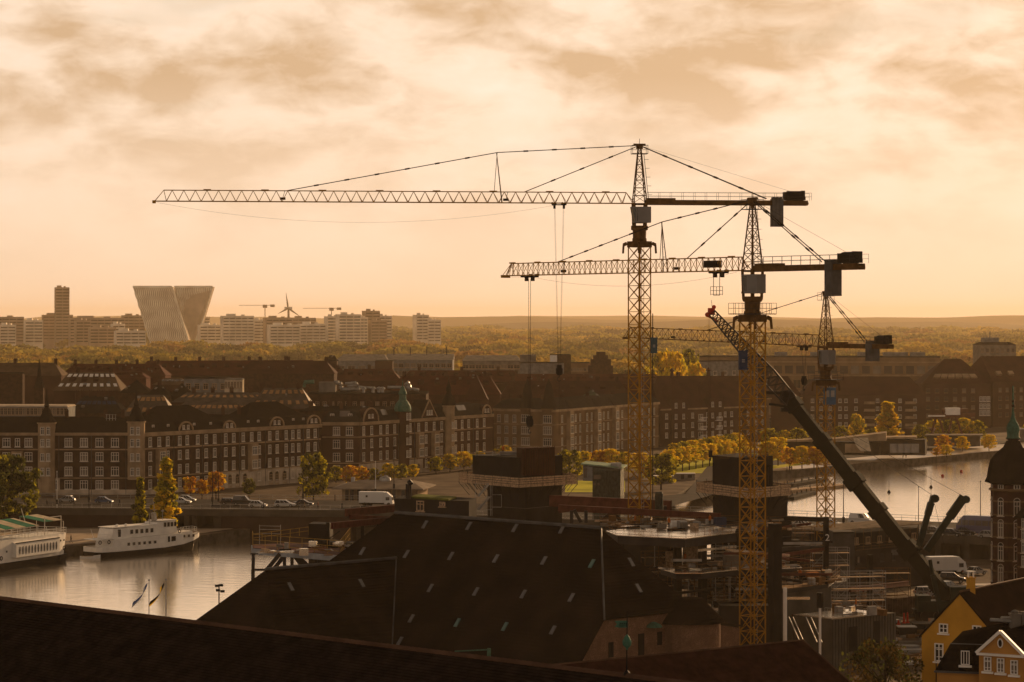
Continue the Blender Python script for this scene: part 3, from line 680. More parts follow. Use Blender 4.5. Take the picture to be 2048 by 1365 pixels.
block('apartment_building', 'short tan roof behind the pair of dark hip roofs', 306, 378, 756, 770, 900, 12, BRK2, TANR, 2, sky=g(5, 1))
block('apartment_building', 'grey walled block with dark openings behind the tin roofs', 368, 455, 756, 758, 880, 10, GREYP, SLATEG, flat=True, wins=(5, (2.5, 6), 1.6, 2))
b = block('lift_house', 'pale glazed roof hut on the left roofs', 449, 485, 758, 760, 855, 5, mat('cream_panel', (.5, .42, .3), rough=.3), CONCL, flat=True, wins=(6, (1.6,), .7, 2.0))  # hut walls in a pale cream of their own
block('apartment_building', 'white rimmed flat roof with glazed gallery at the left edge', -60, 135, 806, 815, 765, 14, GREYP, WARMST, flat=True, wins=(26, (1.2,), 1.0, 2.0))
mb = MB()
block('apartment_building', 'slate blue steep roof with glass dormers behind the left turrets', 136, 243, 792, 827, 790, 14, BRK, SLATEG, 1, sky=g(8, 1), skm=BLUEB, chims=(.1, .2, .35, .5, .6, .72, .85))
block('apartment_building', 'ribbed tin roof with skylights tinted amber as sun glints, left of the tin roofs', 244, 345, 790, 833, 775, 14, BRK2, TIN, 1, sky=g(6, 2), skm=ORG)
block('apartment_building', 'ribbed tin roof with skylights tinted amber as sun glints, middle lower one', 341, 522, 804, 829, 790, 12, BRK2, TIN, 1, sky=g(14, 1), skm=ORG)
block('apartment_building', 'ribbed tin roof with skylights tinted amber as sun glints, middle upper one', 345, 535, 785, 805, 815, 12, BRK2, TIN, 1, sky=g(12, 1), skm=ORG, chims=(.2, .4, .6, .8))
block('apartment_building', 'ribbed tin roof with skylights tinted amber as sun glints and pale top, right of the tin roofs', 500, 624, 776, 818, 810, 14, BRK2, TIN, 1, sky=g(7, 2), skm=ORG, chims=(.15, .35, .55, .75))
bp_ = block('office_building', 'brown flat roofed block carrying silver air ducts', 612, 852, 786, 789, 850, 26, BRK, SLATEG, flat=True, wins=(16, (3.2, 6.8), 1.3, 1.8))
block('apartment_building', 'low dark roof with white vents in front of the duct roof', 600, 790, 812, 822, 800, 14, BRK, SLATE, 2, chims=(.1, .3, .5, .7))
# roof machinery
P_ = lambda x, y: pt(x, y, 858)
mb = MB()
mb.box(P_(655, 775), (5.2, 4, 3.4)); e = empty('air_handling_unit', P_(655, 784), 'boxy pale roof fan unit beside the silver ducts', 'ventilation unit'); mb.build('casing', CONCL, e)
mb = MB(); mb.path([P_(668, 766), P_(678, 766), P_(682, 772), P_(680, 779)], .75, 8); mb.path([P_(690, 768), P_(712, 766), P_(714, 771), P_(694, 773)], .5, 8)
mb.path([P_(680, 779), P_(720, 779)], .7, 8); mb.path([P_(714, 773), P_(728, 775), P_(750, 776)], .35, 8); mb.build('duct', GALV, e, smooth=True)
mb = MB(); mb.path([P_(608, 765), P_(628, 764)], .7, 8); mb.path([P_(610, 765), P_(608, 775)], .5, 6); mb.build('duct', COPPER, e)
mb = MB(); mb.path([P_(775, 775), P_(812, 775), P_(838, 781)], .5, 8); mb.path([P_(820, 782), P_(816, 770), P_(812, 765)], .9, 6)
tag(mb.build('duct_run', GALV, smooth=True, origin=P_(812, 786)), 'bent silver duct at the right end of the flat roof', 'duct')
for i, (x, pl) in enumerate(((727, 'first'), (746, 'second'), (758, 'third'), (765, 'fourth'))):
    q = pt(x, 786, 852); mb = MB(); mb.lathe([(.5, 0), (.5, 1), (.9, 1.1), (.9, 1.5), (.3, 1.9)], q, 8)
    tag(mb.build('roof_vent', GALV, origin=q), pl+' mushroom vent from the left on the brown flat roof', 'vent', 'mushroom vents on the duct roof')
block('apartment_building', 'dark red roof under the white sheds, left', 640, 800, 738, 762, 1060, 18, REDT2, REDT, 2, dorm=g(7, 1), chims=(.2, .6))
block('apartment_building', 'brown tiled roof spreading right of the duct roof', 780, 1000, 752, 790, 930, 20, REDT2, REDT, 2, dorm=g(6, 1), chims=(.12, .3, .5, .7, .86))
block('apartment_building', 'dark red roof under the white sheds, right', 800, 1045, 741, 764, 1080, 18, REDT2, REDT, 2, dorm=g(10, 1), chims=(.15, .5, .8))
block('apartment_building', 'brown roof with green copper patch behind the tan block', 1000, 1262, 762, 796, 960, 20, REDT2, REDT2, 2, dorm=g(8, 1), chims=(.1, .3, .42, .6, .75, .9))
block('apartment_building', 'farther red roof behind the tan block', 980, 1330, 748, 768, 1080, 20, REDT, REDT, 2, dorm=g(12, 1), chims=(.15, .4, .6, .8))
block('apartment_building', 'brown roof behind the two steep gabled towers', 1300, 1600, 752, 790, 1040, 22, REDT2, REDT2, 3, chims=(.2, .5, .8))
b = block('pointed_roof_house', 'steep pyramid roof with one sunlit edge above the second corner turret', 928, 976, 790, 800, 880, 8, BRK2, REDT2, flat=True)
q = b.P(0, b.seg(0)[3]/2, -4, b.h); mb = MB(); mb.lathe([(5.6, 0), (.15, 8.2)], q, 4, rot=.75); mb.build('pyramid_roof', REDT2, b.root)
b = block('copper_roof_house', 'green copper pitched roof rising behind the tan block', 1163, 1205, 780, 798, 915, 12, BRK2, mat('dull_copper', (.06, .09, .06)), 2)
# white sheds and the stepped brick tower
b = block('factory_hall', 'wide white gabled factory hall in front of the wood', 772, 905, 708, 720, 1390, 40, GREYP, CONCL, 0, wins=(11, (3, 7), 2.4, 2.2))
for fx in (.1, .35, .6, .9): q = b.P(0, b.seg(0)[3]*fx, -15, b.h+2); mb = MB(); mb.tube(q, q+V((0, 0, 4.5)), .25, 5); mb.build('flue', STEEL, b.r)
block('factory_hall', 'lower factory hall with sloping pale roof left of the white hall', 672, 775, 709, 722, 1380, 40, GREYP, CONCL, 3, wins=(5, (4,), 3.6, 2.6))
block('brick_shed', 'plain brown brick cube between the factory halls', 750, 785, 721, 723, 1350, 10, BRK2, SLATEG, flat=True)
block('dark_tower_block', 'dark pyramid topped block left of the factory halls', 652, 674, 711, 722, 1200, 8, BRK, SLATE, 3)
block('factory_hall', 'pale low shed with dark windows in the middle distance', 925, 1040, 711, 722, 1350, 34, CONCL, CONCL, 2, wins=(9, (3,), 3, 2))
block('office_building', 'boxy grey block with white cube on top behind the left hoist ropes', 1040, 1128, 735, 727, 1250, 16, GREYP, SLATEG, flat=True)
block('roof_cube', 'white lit cube on the boxy grey block', 1040, 1072, 710, 712, 1262, 8, CONCL, CONCL, flat=True)
block('roof_cube', 'dark cube right of the white lit cube', 1112, 1142, 710, 711, 1262, 6, BRK, SLATEG, flat=True)
block('roof_cube', 'small white box between the two roof cubes', 1100, 1114, 710, 711, 1261, 4, WHITE, SLATEG, flat=True)
block('office_building', 'tan office with long ribbon windows left of the stepped tower', 1098, 1180, 735, 727, 1300, 12, TAN, SLATEG, flat=True, wins=(12, (3, 7), 1.4, 1.6))
A = pt(1178, 740, 1190); e = empty('stepped_brick_tower', (A.x, A.y, 0), 'dark brick tower with stepped top in the middle distance', 'tower'); e.location.x += 5
mb = MB()
for k, (x0, x1, y) in enumerate(((1177, 1226, 732), (1182, 1222, 719), (1187, 1216, 711), (1193, 1211, 704))):
    a = pt(x0, y, 1190+k*.3); b2 = pt(x1, y, 1190+k*.3); mb.prism([(a.x, a.y), (b2.x, b2.y), (b2.x, b2.y+9-k), (a.x, a.y+9-k)], 0, a.z)
mb.build('wall', BRK, e)
e.location = (A.x+5, A.y, 0)
# ------------------------------------------------------------------ far city
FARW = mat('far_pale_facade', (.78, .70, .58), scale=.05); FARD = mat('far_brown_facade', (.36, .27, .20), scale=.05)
def fblock(name, label, x0, x1, y, D, m=FARW, depth=30, step=0, z0=0, bands=True, cat='building', turn=.12):
    A = pt(x0, y, D); B_ = pt(x1, y, D*(1+turn*(x1-x0)/F*2)); b = Bld(name, label, cat, [(A.x, A.y), (B_.x, B_.y)], depth, A.z, m)
    l = b.seg(0)[3]
    if bands:
        mb = MB(); zz = A.z-3
        while zz > 14: b.bx(mb, 0, 1, l-1, -.2, .25, zz-1.6, zz); zz -= 3.4*max(1, D/3000)
        mb.build('window_band', SLATEG if m is FARW else SLATE, b.root)
        n = max(2, int(l/9)); mb = MB()
        for i in range(n+1): b.bx(mb, 0, i*l/n-.5 if i else 0, i*l/n+.5 if i < n else l, -.1, .45, 8, A.z-.4)
        mb.build('pilaster', m, b.root)
    mb = MB(); q = b.P(0, l*.3, -depth*.4, A.z+1.4); mb.box(q, (l*.3, depth*.3, 3)); q = b.P(0, l*.7, -depth*.5, A.z+.9); mb.box(q, (l*.12, depth*.3, 2)); mb.build('roof_house', m, b.root)
    return b
far = [(-40, 48, 634, 3900, FARD, 'brown office slab at the far left skyline'), (0, 32, 650, 3700, FARW, 'pale striped block in front of the far left slab'),
 (50, 86, 641, 3750, FARW, 'white framed block left of the slender high-rise'), (86, 146, 630, 4250, FARD, 'podium slab under the slender high-rise'),
 (140, 250, 636, 3900, FARD, 'long low brown block right of the slender high-rise'), (152, 182, 641, 3700, FARD, 'small brown block in front of the long low one'),
 (225, 250, 648, 3650, FARW, 'pale low block left of the leaning towers'), (246, 290, 631, 4500, FARD, 'brown block touching the left leaning tower'),
 (180, 232, 655, 3600, FARD, 'wide low hall left of the leaning towers'), (232, 292, 662, 3550, FARW, 'terraced pale hall at the foot of the leaning towers'),
 (386, 420, 634, 4400, FARW, 'small block just right of the leaning towers'), (400, 446, 650, 4000, FARW, 'low pale block right of the leaning towers'),
 (446, 508, 632, 3900, FARW, 'pale apartment slab left of the wind turbine'), (508, 536, 640, 4100, FARW, 'narrow grey block left of the wind turbine'),
 (532, 585, 636, 3950, FARD, 'brown block directly behind the wind turbine'), (585, 632, 636, 4300, FARD, 'flat roofed block right of the wind turbine'),
 (540, 600, 650, 3700, FARW, 'lower ribbed block below the wind turbine'), (600, 652, 648, 3750, FARW, 'lower ribbed block right of the turbine foot'),
 (655, 681, 633, 3900, FARW, 'white framed block left of the tallest far slab'), (678, 722, 629, 3800, FARW, 'tall pale slab with balconies near the far centre'),
 (720, 736, 635, 3900, FARW, 'small pale block beside the dark far tower'), (731, 760, 622, 4000, FARD, 'dark brown tower block on the far skyline'),
 (756, 784, 632, 4050, FARW, 'stepped pale block right of the dark far tower'), (833, 858, 630, 4100, FARW, 'taller half of the pair standing alone at the far wood edge'),
 (856, 882, 640, 4100, FARW, 'lower stepped half of the pair standing alone at the far wood edge'), (742, 774, 641, 3900, FARD, 'brown annex at the foot of the dark far tower')]
for x0, x1, y, D, m, lab in far: fblock('far_building', lab, x0, x1, y, D, m)
b = fblock('high_rise', 'slender brown high-rise alone on the left skyline', 111, 139, 575, 4200, FARD, 22)
# leaning twin towers
LATT = mat('white_lattice_facade', (.88, .81, .70), scale=.05); SHAD = mat('facade_recess', (.42, .34, .26), scale=.05)
def leaning(lab, tl, tr, bl, br, ytop, ybot, D, dd):
    T0, T1 = pt(tl, ytop, D), pt(tr, ytop, D+dd); B0, B1 = pt(bl, ybot, D), pt(br, ybot, D+dd)
    k = lambda p: V((p.x, p.y+34, p.z))
    e = empty('leaning_tower', (B0.x+10, D, 0), lab, 'tower', 'the two leaning hotel towers')
    ext = lambda T, B_: B_+(B_-T)*((B_.z)/(T.z-B_.z))
    b0, b1 = ext(T0, B0), ext(T1, B1)
    mb = MB(); mb.hexa([b0, b1, k(b1), k(b0)], [T0, T1, k(T1), k(T0)]); mb.build('wall', SHAD, e)
    mb = MB(); n = 20; lv = 24
    P = lambda i, j: (b0.lerp(b1, i/n)).lerp(T0.lerp(T1, i/n), j/lv)+V((0, -.8, 0))
    for i in range(n+1):
        for j in range(lv):
            off = .25 if (j//2) % 2 else -.25
            a = P(max(0, min(n, i+off)), j); c = P(max(0, min(n, i-off if j % 2 else i+off)), j+1); mb.beam(a, c, 1.7, 1.2)
    mb.build('facade_lattice', LATT, e)
    mb = MB(); mb.beam(P(0, lv), P(n, lv), 2, 3.2); mb.beam(P(n, 0), P(n, lv), 3.0, 2.6); mb.build('parapet', LATT, e)
leaning('leaning tower wider at its top, left one of the white latticed pair', 266, 344, 300, 377, 574, 685, 4300, -10)
leaning('leaning tower tapering to its foot, right one of the white latticed pair', 349, 425, 368, 393, 574, 680, 4330, 30)
# wind turbine, far cranes
e = empty('wind_turbine', pt(577, 672, 4800)*1, 'lone wind turbine on the far skyline', 'wind turbine'); hub = pt(577, 617, 4800)
mb = MB(); mb.tube(pt(577, 680, 4800), hub, 2.9, 8, r2=1.9); mb.build('tower', FARD, e)
mb = MB(); mb.box(hub, (14, 7, 5)); mb.build('nacelle', WHITE, e)
for q in (pt(572, 586, 4790), pt(601, 634, 4790), pt(556, 628, 4790)):
    mb = MB(); h2 = hub+V((0, -8, 0)); mb.tube(h2, h2.lerp(q, .25), .9, 5, r2=1.7); mb.tube(h2.lerp(q, .25), q, 1.7, 5, r2=.3); mb.build('blade', FARD, e)
for x, y, xl, xr, D, lab in ((530, 612, 478, 548, 4300, 'pale far tower crane left of the wind turbine'), (663, 618, 606, 681, 4300, 'pale far tower crane right of the wind turbine')):
    e = empty('far_tower_crane', (pt(x, y, D).x, D, 0), lab, 'tower crane', 'small cranes on the skyline')
    mb = MB(); mb.tube((e.location.x, D, 0), pt(x, y, D), .9, 4); mb.build('mast', FARD, e)
    mb = MB(); mb.tube(pt(xl, y-1, D), pt(xr, y-1, D), .55, 4); mb.build('jib', FARD, e)
    mb = MB(); mb.box(pt(xr-3, y, D), (7, 3, 4)); mb.box(pt(x, y+1, D), (7, 4, 5)); mb.build('counterweight', FARD, e)
# ------------------------------------------------------------------ tower cranes
def lat4(mb, p0, p1, a, b_, n, rc, rb, x=False, m=0, taper=1.0):
    p0, p1, a, b_ = V(p0), V(p1), V(a), V(b_)
    def C(t): s = 1+(taper-1)*t; c = p0.lerp(p1, t); return [c-a*s-b_*s, c+a*s-b_*s, c+a*s+b_*s, c-a*s+b_*s]
    for k in range(4): mb.tube(C(0)[k], C(1)[k], rc, 4, m)
    for i in range(n):
        c0, c1 = C(i/n), C((i+1)/n)
        for k in range(4):
            l = (k+1) % 4; mb.tube(c1[k], c1[l], rb, 4, m)
            if x or i % 2: mb.tube(c0[k], c1[l], rb, 4, m)
            if x or not i % 2: mb.tube(c0[l], c1[k], rb, 4, m)
def crane(name, lab, X, D, zj, ztop, jd, jl, cl, side, mrot, mat_, D_col, jh=1.5, jrise=0, king=None, ties=(), trol=(), wt=None, cabs=1, climb=1, npan=40, counter_mat=None, old=False, jmat=None):
    """jd: jib direction (x, y) unit; zj: underside of the jib; king: (dist along, height)"""
    e = empty(name, (X, D, 0), lab, 'tower crane', 'tower cranes over the building site')
    u = V((jd[0], jd[1], 0)).normalized(); s = V((-u.y, u.x, 0)); Z = V((0, 0, 1)); c = V((X, D, 0))
    J = lambda t, o=0, z=0: c+u*t+s*o+Z*(zj+z+jrise*max(t, 0)/jl)
    # mast
    h = side/2; ma = V((math.cos(mrot), math.sin(mrot), 0))*h; mbv = V((-math.sin(mrot), math.cos(mrot), 0))*h
    zs = zj-6.4*cabs; mb = MB(); lat4(mb, c, c+Z*zs, ma, mbv, int(zs/1.9), .125, .058, x=True)
    mb.build('mast', mat_, e)
    mb = MB(); q0 = c+ma*.55
    for k in (-.22, .22): mb.tube(q0+mbv*k, q0+mbv*k+Z*zs, .04, 4)
    for i in range(int(zs/.6)): mb.tube(q0+mbv*-.22+Z*i*.6, q0+mbv*.22+Z*i*.6, .03, 4)
    mb.build('ladder', GALV, e)
    # collar
    mb = MB(); k = side*.78
    lo = [c+ma*x*1.12+mbv*y*1.12+Z*(zs-.1) for x, y in ((-1, -1), (1, -1), (1, 1), (-1, 1))]; hi = [p+Z*.9 for p in lo]
    mb.hexa(lo, hi)
    for p in lo:
        d = (p-c-Z*(zs-.1)).normalized(); mb.beam(p+Z*.6, p+d*.55+Z*.35, .35, .5); mb.beam(p+d*.5+Z*.45, p+d*.6-Z*.9, .3, .3)
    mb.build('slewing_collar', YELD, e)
    if climb:
        mb = MB(); k = side*.5+1.0
        if D_col:
            cs = [c+ma.normalized()*x*k*1.0+mbv.normalized()*y*k+Z*(zs+.95) for x, y in ((-1, -1), (1, -1), (1, 1), (-1, 1), (-1, -1))]
            mb.hexa([p-Z*.12 for p in cs[:4]], [p for p in cs[:4]]); railing(mb, cs, 1.3, 1.2, .035, (1, .5))
            mb.build('slewing_platform', STEEL, e)
    mb = MB(); mb.lathe([(side*.46, zs+.8), (side*.46, zs+1.2), (side*.42, zs+1.3), (side*.44, zs+2.4), (side*.54, zs+2.5), (side*.54, zs+3.1)], c, 12); 
    for x, y in ((-1, -1), (1, -1), (1, 1), (-1, 1)): mb.beam(c+u*x*.8+s*y*.8+Z*(zs+2.7), c+u*x*.9+s*y*.9+Z*(zj+.1), .34, .34)
    for zz in (zs+3.6, zj-.1): mb.box(c+Z*zz, (2.0, 2.0, .25), math.atan2(u.y, u.x))
    mb.build('slewing_unit', YELD, e)
    # cab hangs beside the mast, towards the viewer
    cs_ = -s if s.y > 0 else s
    cc = V((c.x-.2, c.y-1.5, zj-1.75)); a = math.atan2(u.y, u.x); mb = MB()
    def cb(t0, t1, o0, o1, z0, z1, cut=0): 
        P = lambda t, o, z: cc+u*t+cs_*o+Z*z
        return [P(t0, o0, z0), P(t1-cut, o0, z0), P(t1-cut, o1, z0), P(t0, o1, z0)], [P(t0, o0, z1), P(t1, o0, z1), P(t1, o1, z1), P(t0, o1, z1)]
    mb.hexa(*cb(-1.75, .2, -.75, .75, -1.15, 1.2)); mb.hexa(*cb(.2, 1.15, -.75, .75, 1.05, 1.2)); mb.hexa(*cb(.2, .75, -.75, .75, -1.15, -.95))
    for o in (-.7, .7): mb.beam(cc+u*.7+cs_*o-Z*1.05, cc+u*1.1+cs_*o+Z*1.1, .1, .1)
    mb.beam(cc+u*.45+cs_*.72-Z*1.05, cc+u*.45+cs_*.72+Z*1.1, .08, .08)
    cab = mb.build('cab', mat('cab_panel', (.20, .195, .19), rough=.5, var=.08), e)
    mb = MB(); mb.hexa(*cb(.22, 1.08, -.68, .7, -.93, 1.03, .38)); mb.build('window', mat('cab_glass', (.028, .032, .02), rough=.08, var=.2, spec=.5), cab)
    # tower head
    mb = MB(); zh = ztop-zj; w0 = .95
    p0 = c+Z*zj; p1 = c+Z*(ztop-.6)
    lat4(mb, p0, p1, u*w0, s*w0, int(zh/1.1), .11, .05, taper=.22); mb.box(c+Z*(ztop-.3), (.9, .7, .7), a); mb.tube(c+Z*ztop-u*.9, c+Z*ztop+u*.9, .18, 6); mb.tube(c+Z*(ztop-.2), c+Z*(ztop+.9), .05, 4)
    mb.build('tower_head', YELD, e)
    mb = MB(); k = 1.15; cs = [c+u*x*k+s*y*.9+Z*(ztop-1.3) for x, y in ((-1, -1), (1, -1), (1, 1), (-1, 1), (-1, -1))]
    mb.hexa([p-Z*.08 for p in cs[:4]], cs[:4]); railing(mb, cs, 1.2, 1.0, .03, (1, .5)); mb.build('head_platform', STEEL, e)
    mb = MB(); lx = -u*(w0+.45)
    for o in (-.22, .22): mb.tube(c+lx+s*o+Z*zj, c-u*.65+s*o+Z*(ztop-1.3), .03, 4)
    n = int(zh/.5)
    for i in range(n): q = (c+lx+Z*zj).lerp(c-u*.65+Z*(ztop-1.3), i/n); mb.tube(q-s*.3, q+s*.3, .025, 4)
    for i in range(0, n, 3):
        q = (c+lx+Z*zj).lerp(c-u*.65+Z*(ztop-1.3), i/n); mb.path([q-s*.3, q-s*.3-u*.6, q+s*.3-u*.6, q+s*.3], .02, 4)
    mb.build('head_ladder', STEEL, e)
    # jib: triangular truss
    mb = MB(); w = .62; tip = 1.3
    mb.tube(J(.9, -w), J(jl, -w), .085, 4); mb.tube(J(.9, w), J(jl, w), .085, 4); mb.tube(J(2, 0, jh), J(jl-tip, 0, jh), .10, 4); mb.tube(J(.9, 0, .2), J(2, 0, jh), .07, 4); mb.tube(J(jl-tip, 0, jh), J(jl, 0, 0), .06, 4)
    for i in range(npan):
        t0 = .9+(jl-.9)*i/npan; t1 = .9+(jl-.9)*(i+1)/npan; tm = min(max(2, (t0+t1)/2), jl-tip)
        mb.tube(J(t0, -w), J(t0, w), .04, 4)
        for o in (-w, w): mb.tube(J(t0, o), J(tm, 0, jh), .045, 4); mb.tube(J(t1, o), J(tm, 0, jh), .045, 4)
    for i in range(2, npan, 5): t0 = .9+(jl-.9)*i/npan; mb.box(J(t0+.8, 0, jh+.08), (1.1, .3, .2), a)
    mb.box(J(jl+.1, 0, -.1), (.5, 1.3, .4), a); mb.build('jib', jmat or mat_, e)
    for t in (jl*.28, jl*.74):
        mb = MB(); mb.box(J(t, .2, .45), (.8, .4, .35), a); mb.tube(J(t, .2, .45), J(t-.3, .2, jh), .05); mb.build('floodlight', BLACKM, e)
    # counter jib
    mb = MB()
    for o in (-.55, .55): mb.beam(J(-.9, o, .15), J(-cl, o, .15), .22, .72)
    mb.beam(J(-.9, 0, .5), J(-cl, 0, .5), 1.3, .06)
    for i in range(8): t = -.9-(cl-.9)*i/7; mb.beam(J(t, -.6, .1), J(t, .6, .1), .2, .3)
    mb.box(J(-3.2, 0, .3), (4.2, 1.4, 1.0), a)
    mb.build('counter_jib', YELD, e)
    mb = MB()
    for o in (-.75, .75): railing(mb, [J(-1.2, o, .55), J(-cl-.5, o, .55)], 1.1, 1.7, .028, (1, .5))
    mb.build('walkway_railing', STEEL, e)
    mb = MB(); q = J(-cl+1.9, 0, 1.25); mb.tube(q-u*1.3, q+u*1.2, .72, 10); mb.box(q-Z*.4, (3.1, 1.2, .5), a); mb.box(q+u*1.4, (.6, 1.1, 1.1), a); mb.box(q-u*1.2+Z*.1, (.5, 1.3, 1.3), a); mb.build('hoist_winch', BLACKM, e)
    mb = MB(); wt_ = wt or (1.9, 4.2, 3.6); q = J(-cl+wt_[2], 0, -wt_[1]*.5+.75)
    nn = 3
    for i in range(nn): mb.box(q+u*(i-1)*wt_[0]/nn, (wt_[0]/nn-.04, 1.7, wt_[1]), a)
    for i in range(nn): mb.box(q+u*(i-1)*wt_[0]/nn+Z*(wt_[1]/2+.15), (.18, 1.9, .3), a)
    mb.build('counterweight', mat('counterweight_concrete', (.10, .095, .09), rough=.9, scale=.8), e)
    # stays
    top = c+Z*(ztop-.1)
    def stay(p, q, r=.065, nj=5):
        mb = MB(); mb.tube(p, q, r, 5)
        for i in range(1, nj): m_ = p.lerp(q, i/nj); d = (q-p).normalized(); mb.tube(m_-d*.35, m_+d*.35, r*1.9, 5)
        mb.build('stay_bar', CABLE, e)
    if king:
        kt, kh = king; kp = J(kt+.3, 0, kh); mb = MB()
        for o in (-.35, .35): mb.tube(J(kt-.4, o, 0), kp+u*.1, .08, 4)
        mb.tube(J(kt+.75, 0, jh), kp, .06, 4)
        for f in (.3, .5, .7): mb.tube(J(kt-.4, -.35, 0).lerp(kp, f), J(kt-.4, .35, 0).lerp(kp, f), .04)
        mb.build('king_post', YELD, e); stay(top, kp, nj=5); stay(kp, J(ties[0], 0, jh), nj=7)
        for t in ties[1:]: stay(top, J(t, 0, jh), nj=4)
    else:
        for t in ties: stay(top, J(t, 0, jh), nj=5)
    for o in (-.35, .35): stay(top+s*o*.5, J(-cl+wt_[2]+1.6, o, .8), nj=5)
    mb = MB(); mb.tube(top, J(-cl+2.5, 0, 1.9), .018, 4); mb.build('hoist_cable', CABLE, e)
    # sagging trolley line
    mb = MB(); T0 = jl-.3; T1 = trol[0][0] if trol else 5; pts = []
    for i in range(25): f = i/24; pts.append(J(T0+(T1-T0)*f, 0, -.2-(abs(T0-T1)**2)/1250*4*f*(1-f)))
    mb.path(pts, .016, 4)
    if abs(T0-T1) < jl*.5:
        pts = [J(T1+(3-T1)*f, 0, -.2-((T1-3)**2)/1250*4*f*(1-f)) for f in [i/24 for i in range(25)]]; mb.path(pts, .016, 4)
    mb.build('trolley_line', CABLE, e)
    for t, rope, zl, kind in trol:
        mb = MB(); 
        for o in (-1, 1):
            mb.box(J(t+o*.75, 0, -.2), (.5, 1.7, .22), a); mb.box(J(t+o*.7, 0, -.55), (.3, .5, .55), a)
            for tt in (-.2, .2): mb.tube(J(t+o*.75+tt, -.8, .0), J(t+o*.75+tt, -.6, .0), .2, 6)
        mb.beam(J(t-1, 0, -.25), J(t+1, 0, -.25), .5, .16)
        if kind == 'basket':
            mb.path([J(t-.2, 0, -.3), J(t-.2, 0, -3.1), J(t+1, 0, -3.1), J(t+1, 0, -.3)], .05); railing(mb, [J(t-.2, -.5, -3.1), J(t+1, -.5, -3.1), J(t+1, .5, -3.1)], 1.1, .6, .04)
            mb.box(J(t+1.2, 0, .9), (2.6, .9, .9), a)
            mb.build('service_basket', BLACKM, e); continue
        tr = mb.build('trolley', BLACKM, e)
        if rope:
            hz = zl; bl = J(t, 0, 0); bl = V((bl.x, bl.y, hz)); mb = MB()
            for o, o2 in ((-.72, -.12), (.72, .12), (-.6, -.05), (.6, .05)): 
                p = J(t+o*(1 if kind != 'narrow' else .35), 0, -.6); mb.tube(p, bl+u*o2*1.5+Z*1.4, .022, 4)
            mb.build('hoist_rope', CABLE, e)
            mb = MB(); mb.box(bl+Z*.65, (.7, .45, 1.5), a); mb.tube(bl+Z*.65-s*.3, bl+Z*.65+s*.3, .5, 10); mb.box(bl+Z*.5-s*.05, (.95, .5, .8), a)
            hk = mb.build('hook_block', BLACKM, e)
            mb = MB(); pp = [bl-Z*0]+[bl-Z*(.45+.32*math.sin(k))+u*.3*math.cos(k) for k in (1.2, .4, -.4, -1.2)]; mb.path([bl, bl-Z*.35], .09); 
            for k in range(9):
                a1, a2 = math.pi*.5-k*.55, math.pi*.5-(k+1)*.55
                if k < 8: mb.tube(bl-Z*.7+u*.3*math.cos(a1)+Z*.3*math.sin(a1), bl-Z*.7+u*.3*math.cos(a2)+Z*.3*math.sin(a2), .08)
            mb.build('hook', BLACKM, hk)
            if rope > 1:
                mb = MB(); mb.path([bl-Z*.9, bl-Z*rope], .03); n = int(rope-1)*2
                mb.build('sling', CABLE, hk)
    return e, J, c, u, s, zs
C1x = (1279-1024)/F*400
c1, J1, cc1, u1, s1, zs1 = crane('tower_crane', 'tallest tower crane, its long level jib reaching far left over the skyline', C1x, 400, 62.3, 71.0, (-71, -8), 71.2, 25.3, 2.33, R(40), YEL, False,
    jh=1.6, king=(20.9, 7.4), ties=(52.2, 17.2), trol=((12.0, 9, 37, 'wide'),), npan=42, wt=(1.7, 4.1, 4.6))
c2x = (1505-1024)/F*340
c2, J2, cc2, u2, s2, zs2 = crane('tower_crane', 'front tower crane with the wide mast, jib pointing away to the left', c2x, 340, 51.3, 60.3, (-30.3, 41), 52.4, 19.6, 2.3, R(48), YEL, True,
    jh=1.7, king=(17.5, 6.6), ties=(40.5, 12.8), trol=((46.8, 2.5, 30.2, 'narrow'), (6.5, 0, 0, 'basket')), npan=44, wt=(1.3, 4.1, 4.9))
c3, J3, cc3, u3, s3, zs3 = crane('tower_crane', 'smallest and farthest tower crane, low jib crossing behind the middle mast', 52.3, 450, 40.6, 49.7, (-31, 55), 63, 17.6, 2.1, R(38), YEL, True,
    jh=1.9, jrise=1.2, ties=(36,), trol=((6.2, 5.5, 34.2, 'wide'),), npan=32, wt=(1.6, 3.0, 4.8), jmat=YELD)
# hoist cages on the masts
def hoist(par, c, off, z, sz, m, lab='blue climbing cage', pane=False):
    mb = MB(); q = c+V((off, -.6, z)); mb.box(q, sz); mb.box(q+V((0, 0, sz[2]/2+.05)), (sz[0]+.15, sz[1]+.15, .1)); mb.box(q-V((0, 0, sz[2]/2+.05)), (sz[0]+.1, sz[1]+.1, .12))
    o = mb.build('hoist_cage', m, par)
    mb = MB()
    if pane:
        for k in (-.5, .5): mb.box(q+V((k*sz[0]*.45, -sz[1]/2-.01, sz[2]*.15)), (sz[0]*.32, .05, sz[2]*.42))
    else:
        for k in (-.12, .12): mb.box(q+V((0, -sz[1]/2-.01, k-.1)), (sz[0]*.36, .04, .12))
    mb.build('window' if pane else 'sign_plate', GALV, o)
hoist(c1, cc1, 2.1, 41.3, (.95, 1.3, 2.1), mat('teal_box', (.05, .09, .11), rough=.5))
hoist(c2, cc2, -1.25, 40.0, (1.05, 1.3, 2.2), BLUEB)
hoist(c3, cc3, .55, 32.4, (1.9, 1.6, 2.6), mat('light_blue_paint', (.06, .13, .22), rough=.5), pane=True)
# power riser beside the tall mast
mb = MB(); mb.tube(cc1+V((1.95, -.2, 0)), cc1+V((1.95, -.2, 46)), .07, 5)
for z in range(2, 46, 4): mb.tube(cc1+V((1.5, 0, z)), cc1+V((1.95, -.2, z)), .04)
mb.build('hoist_rail', STEEL, c1)
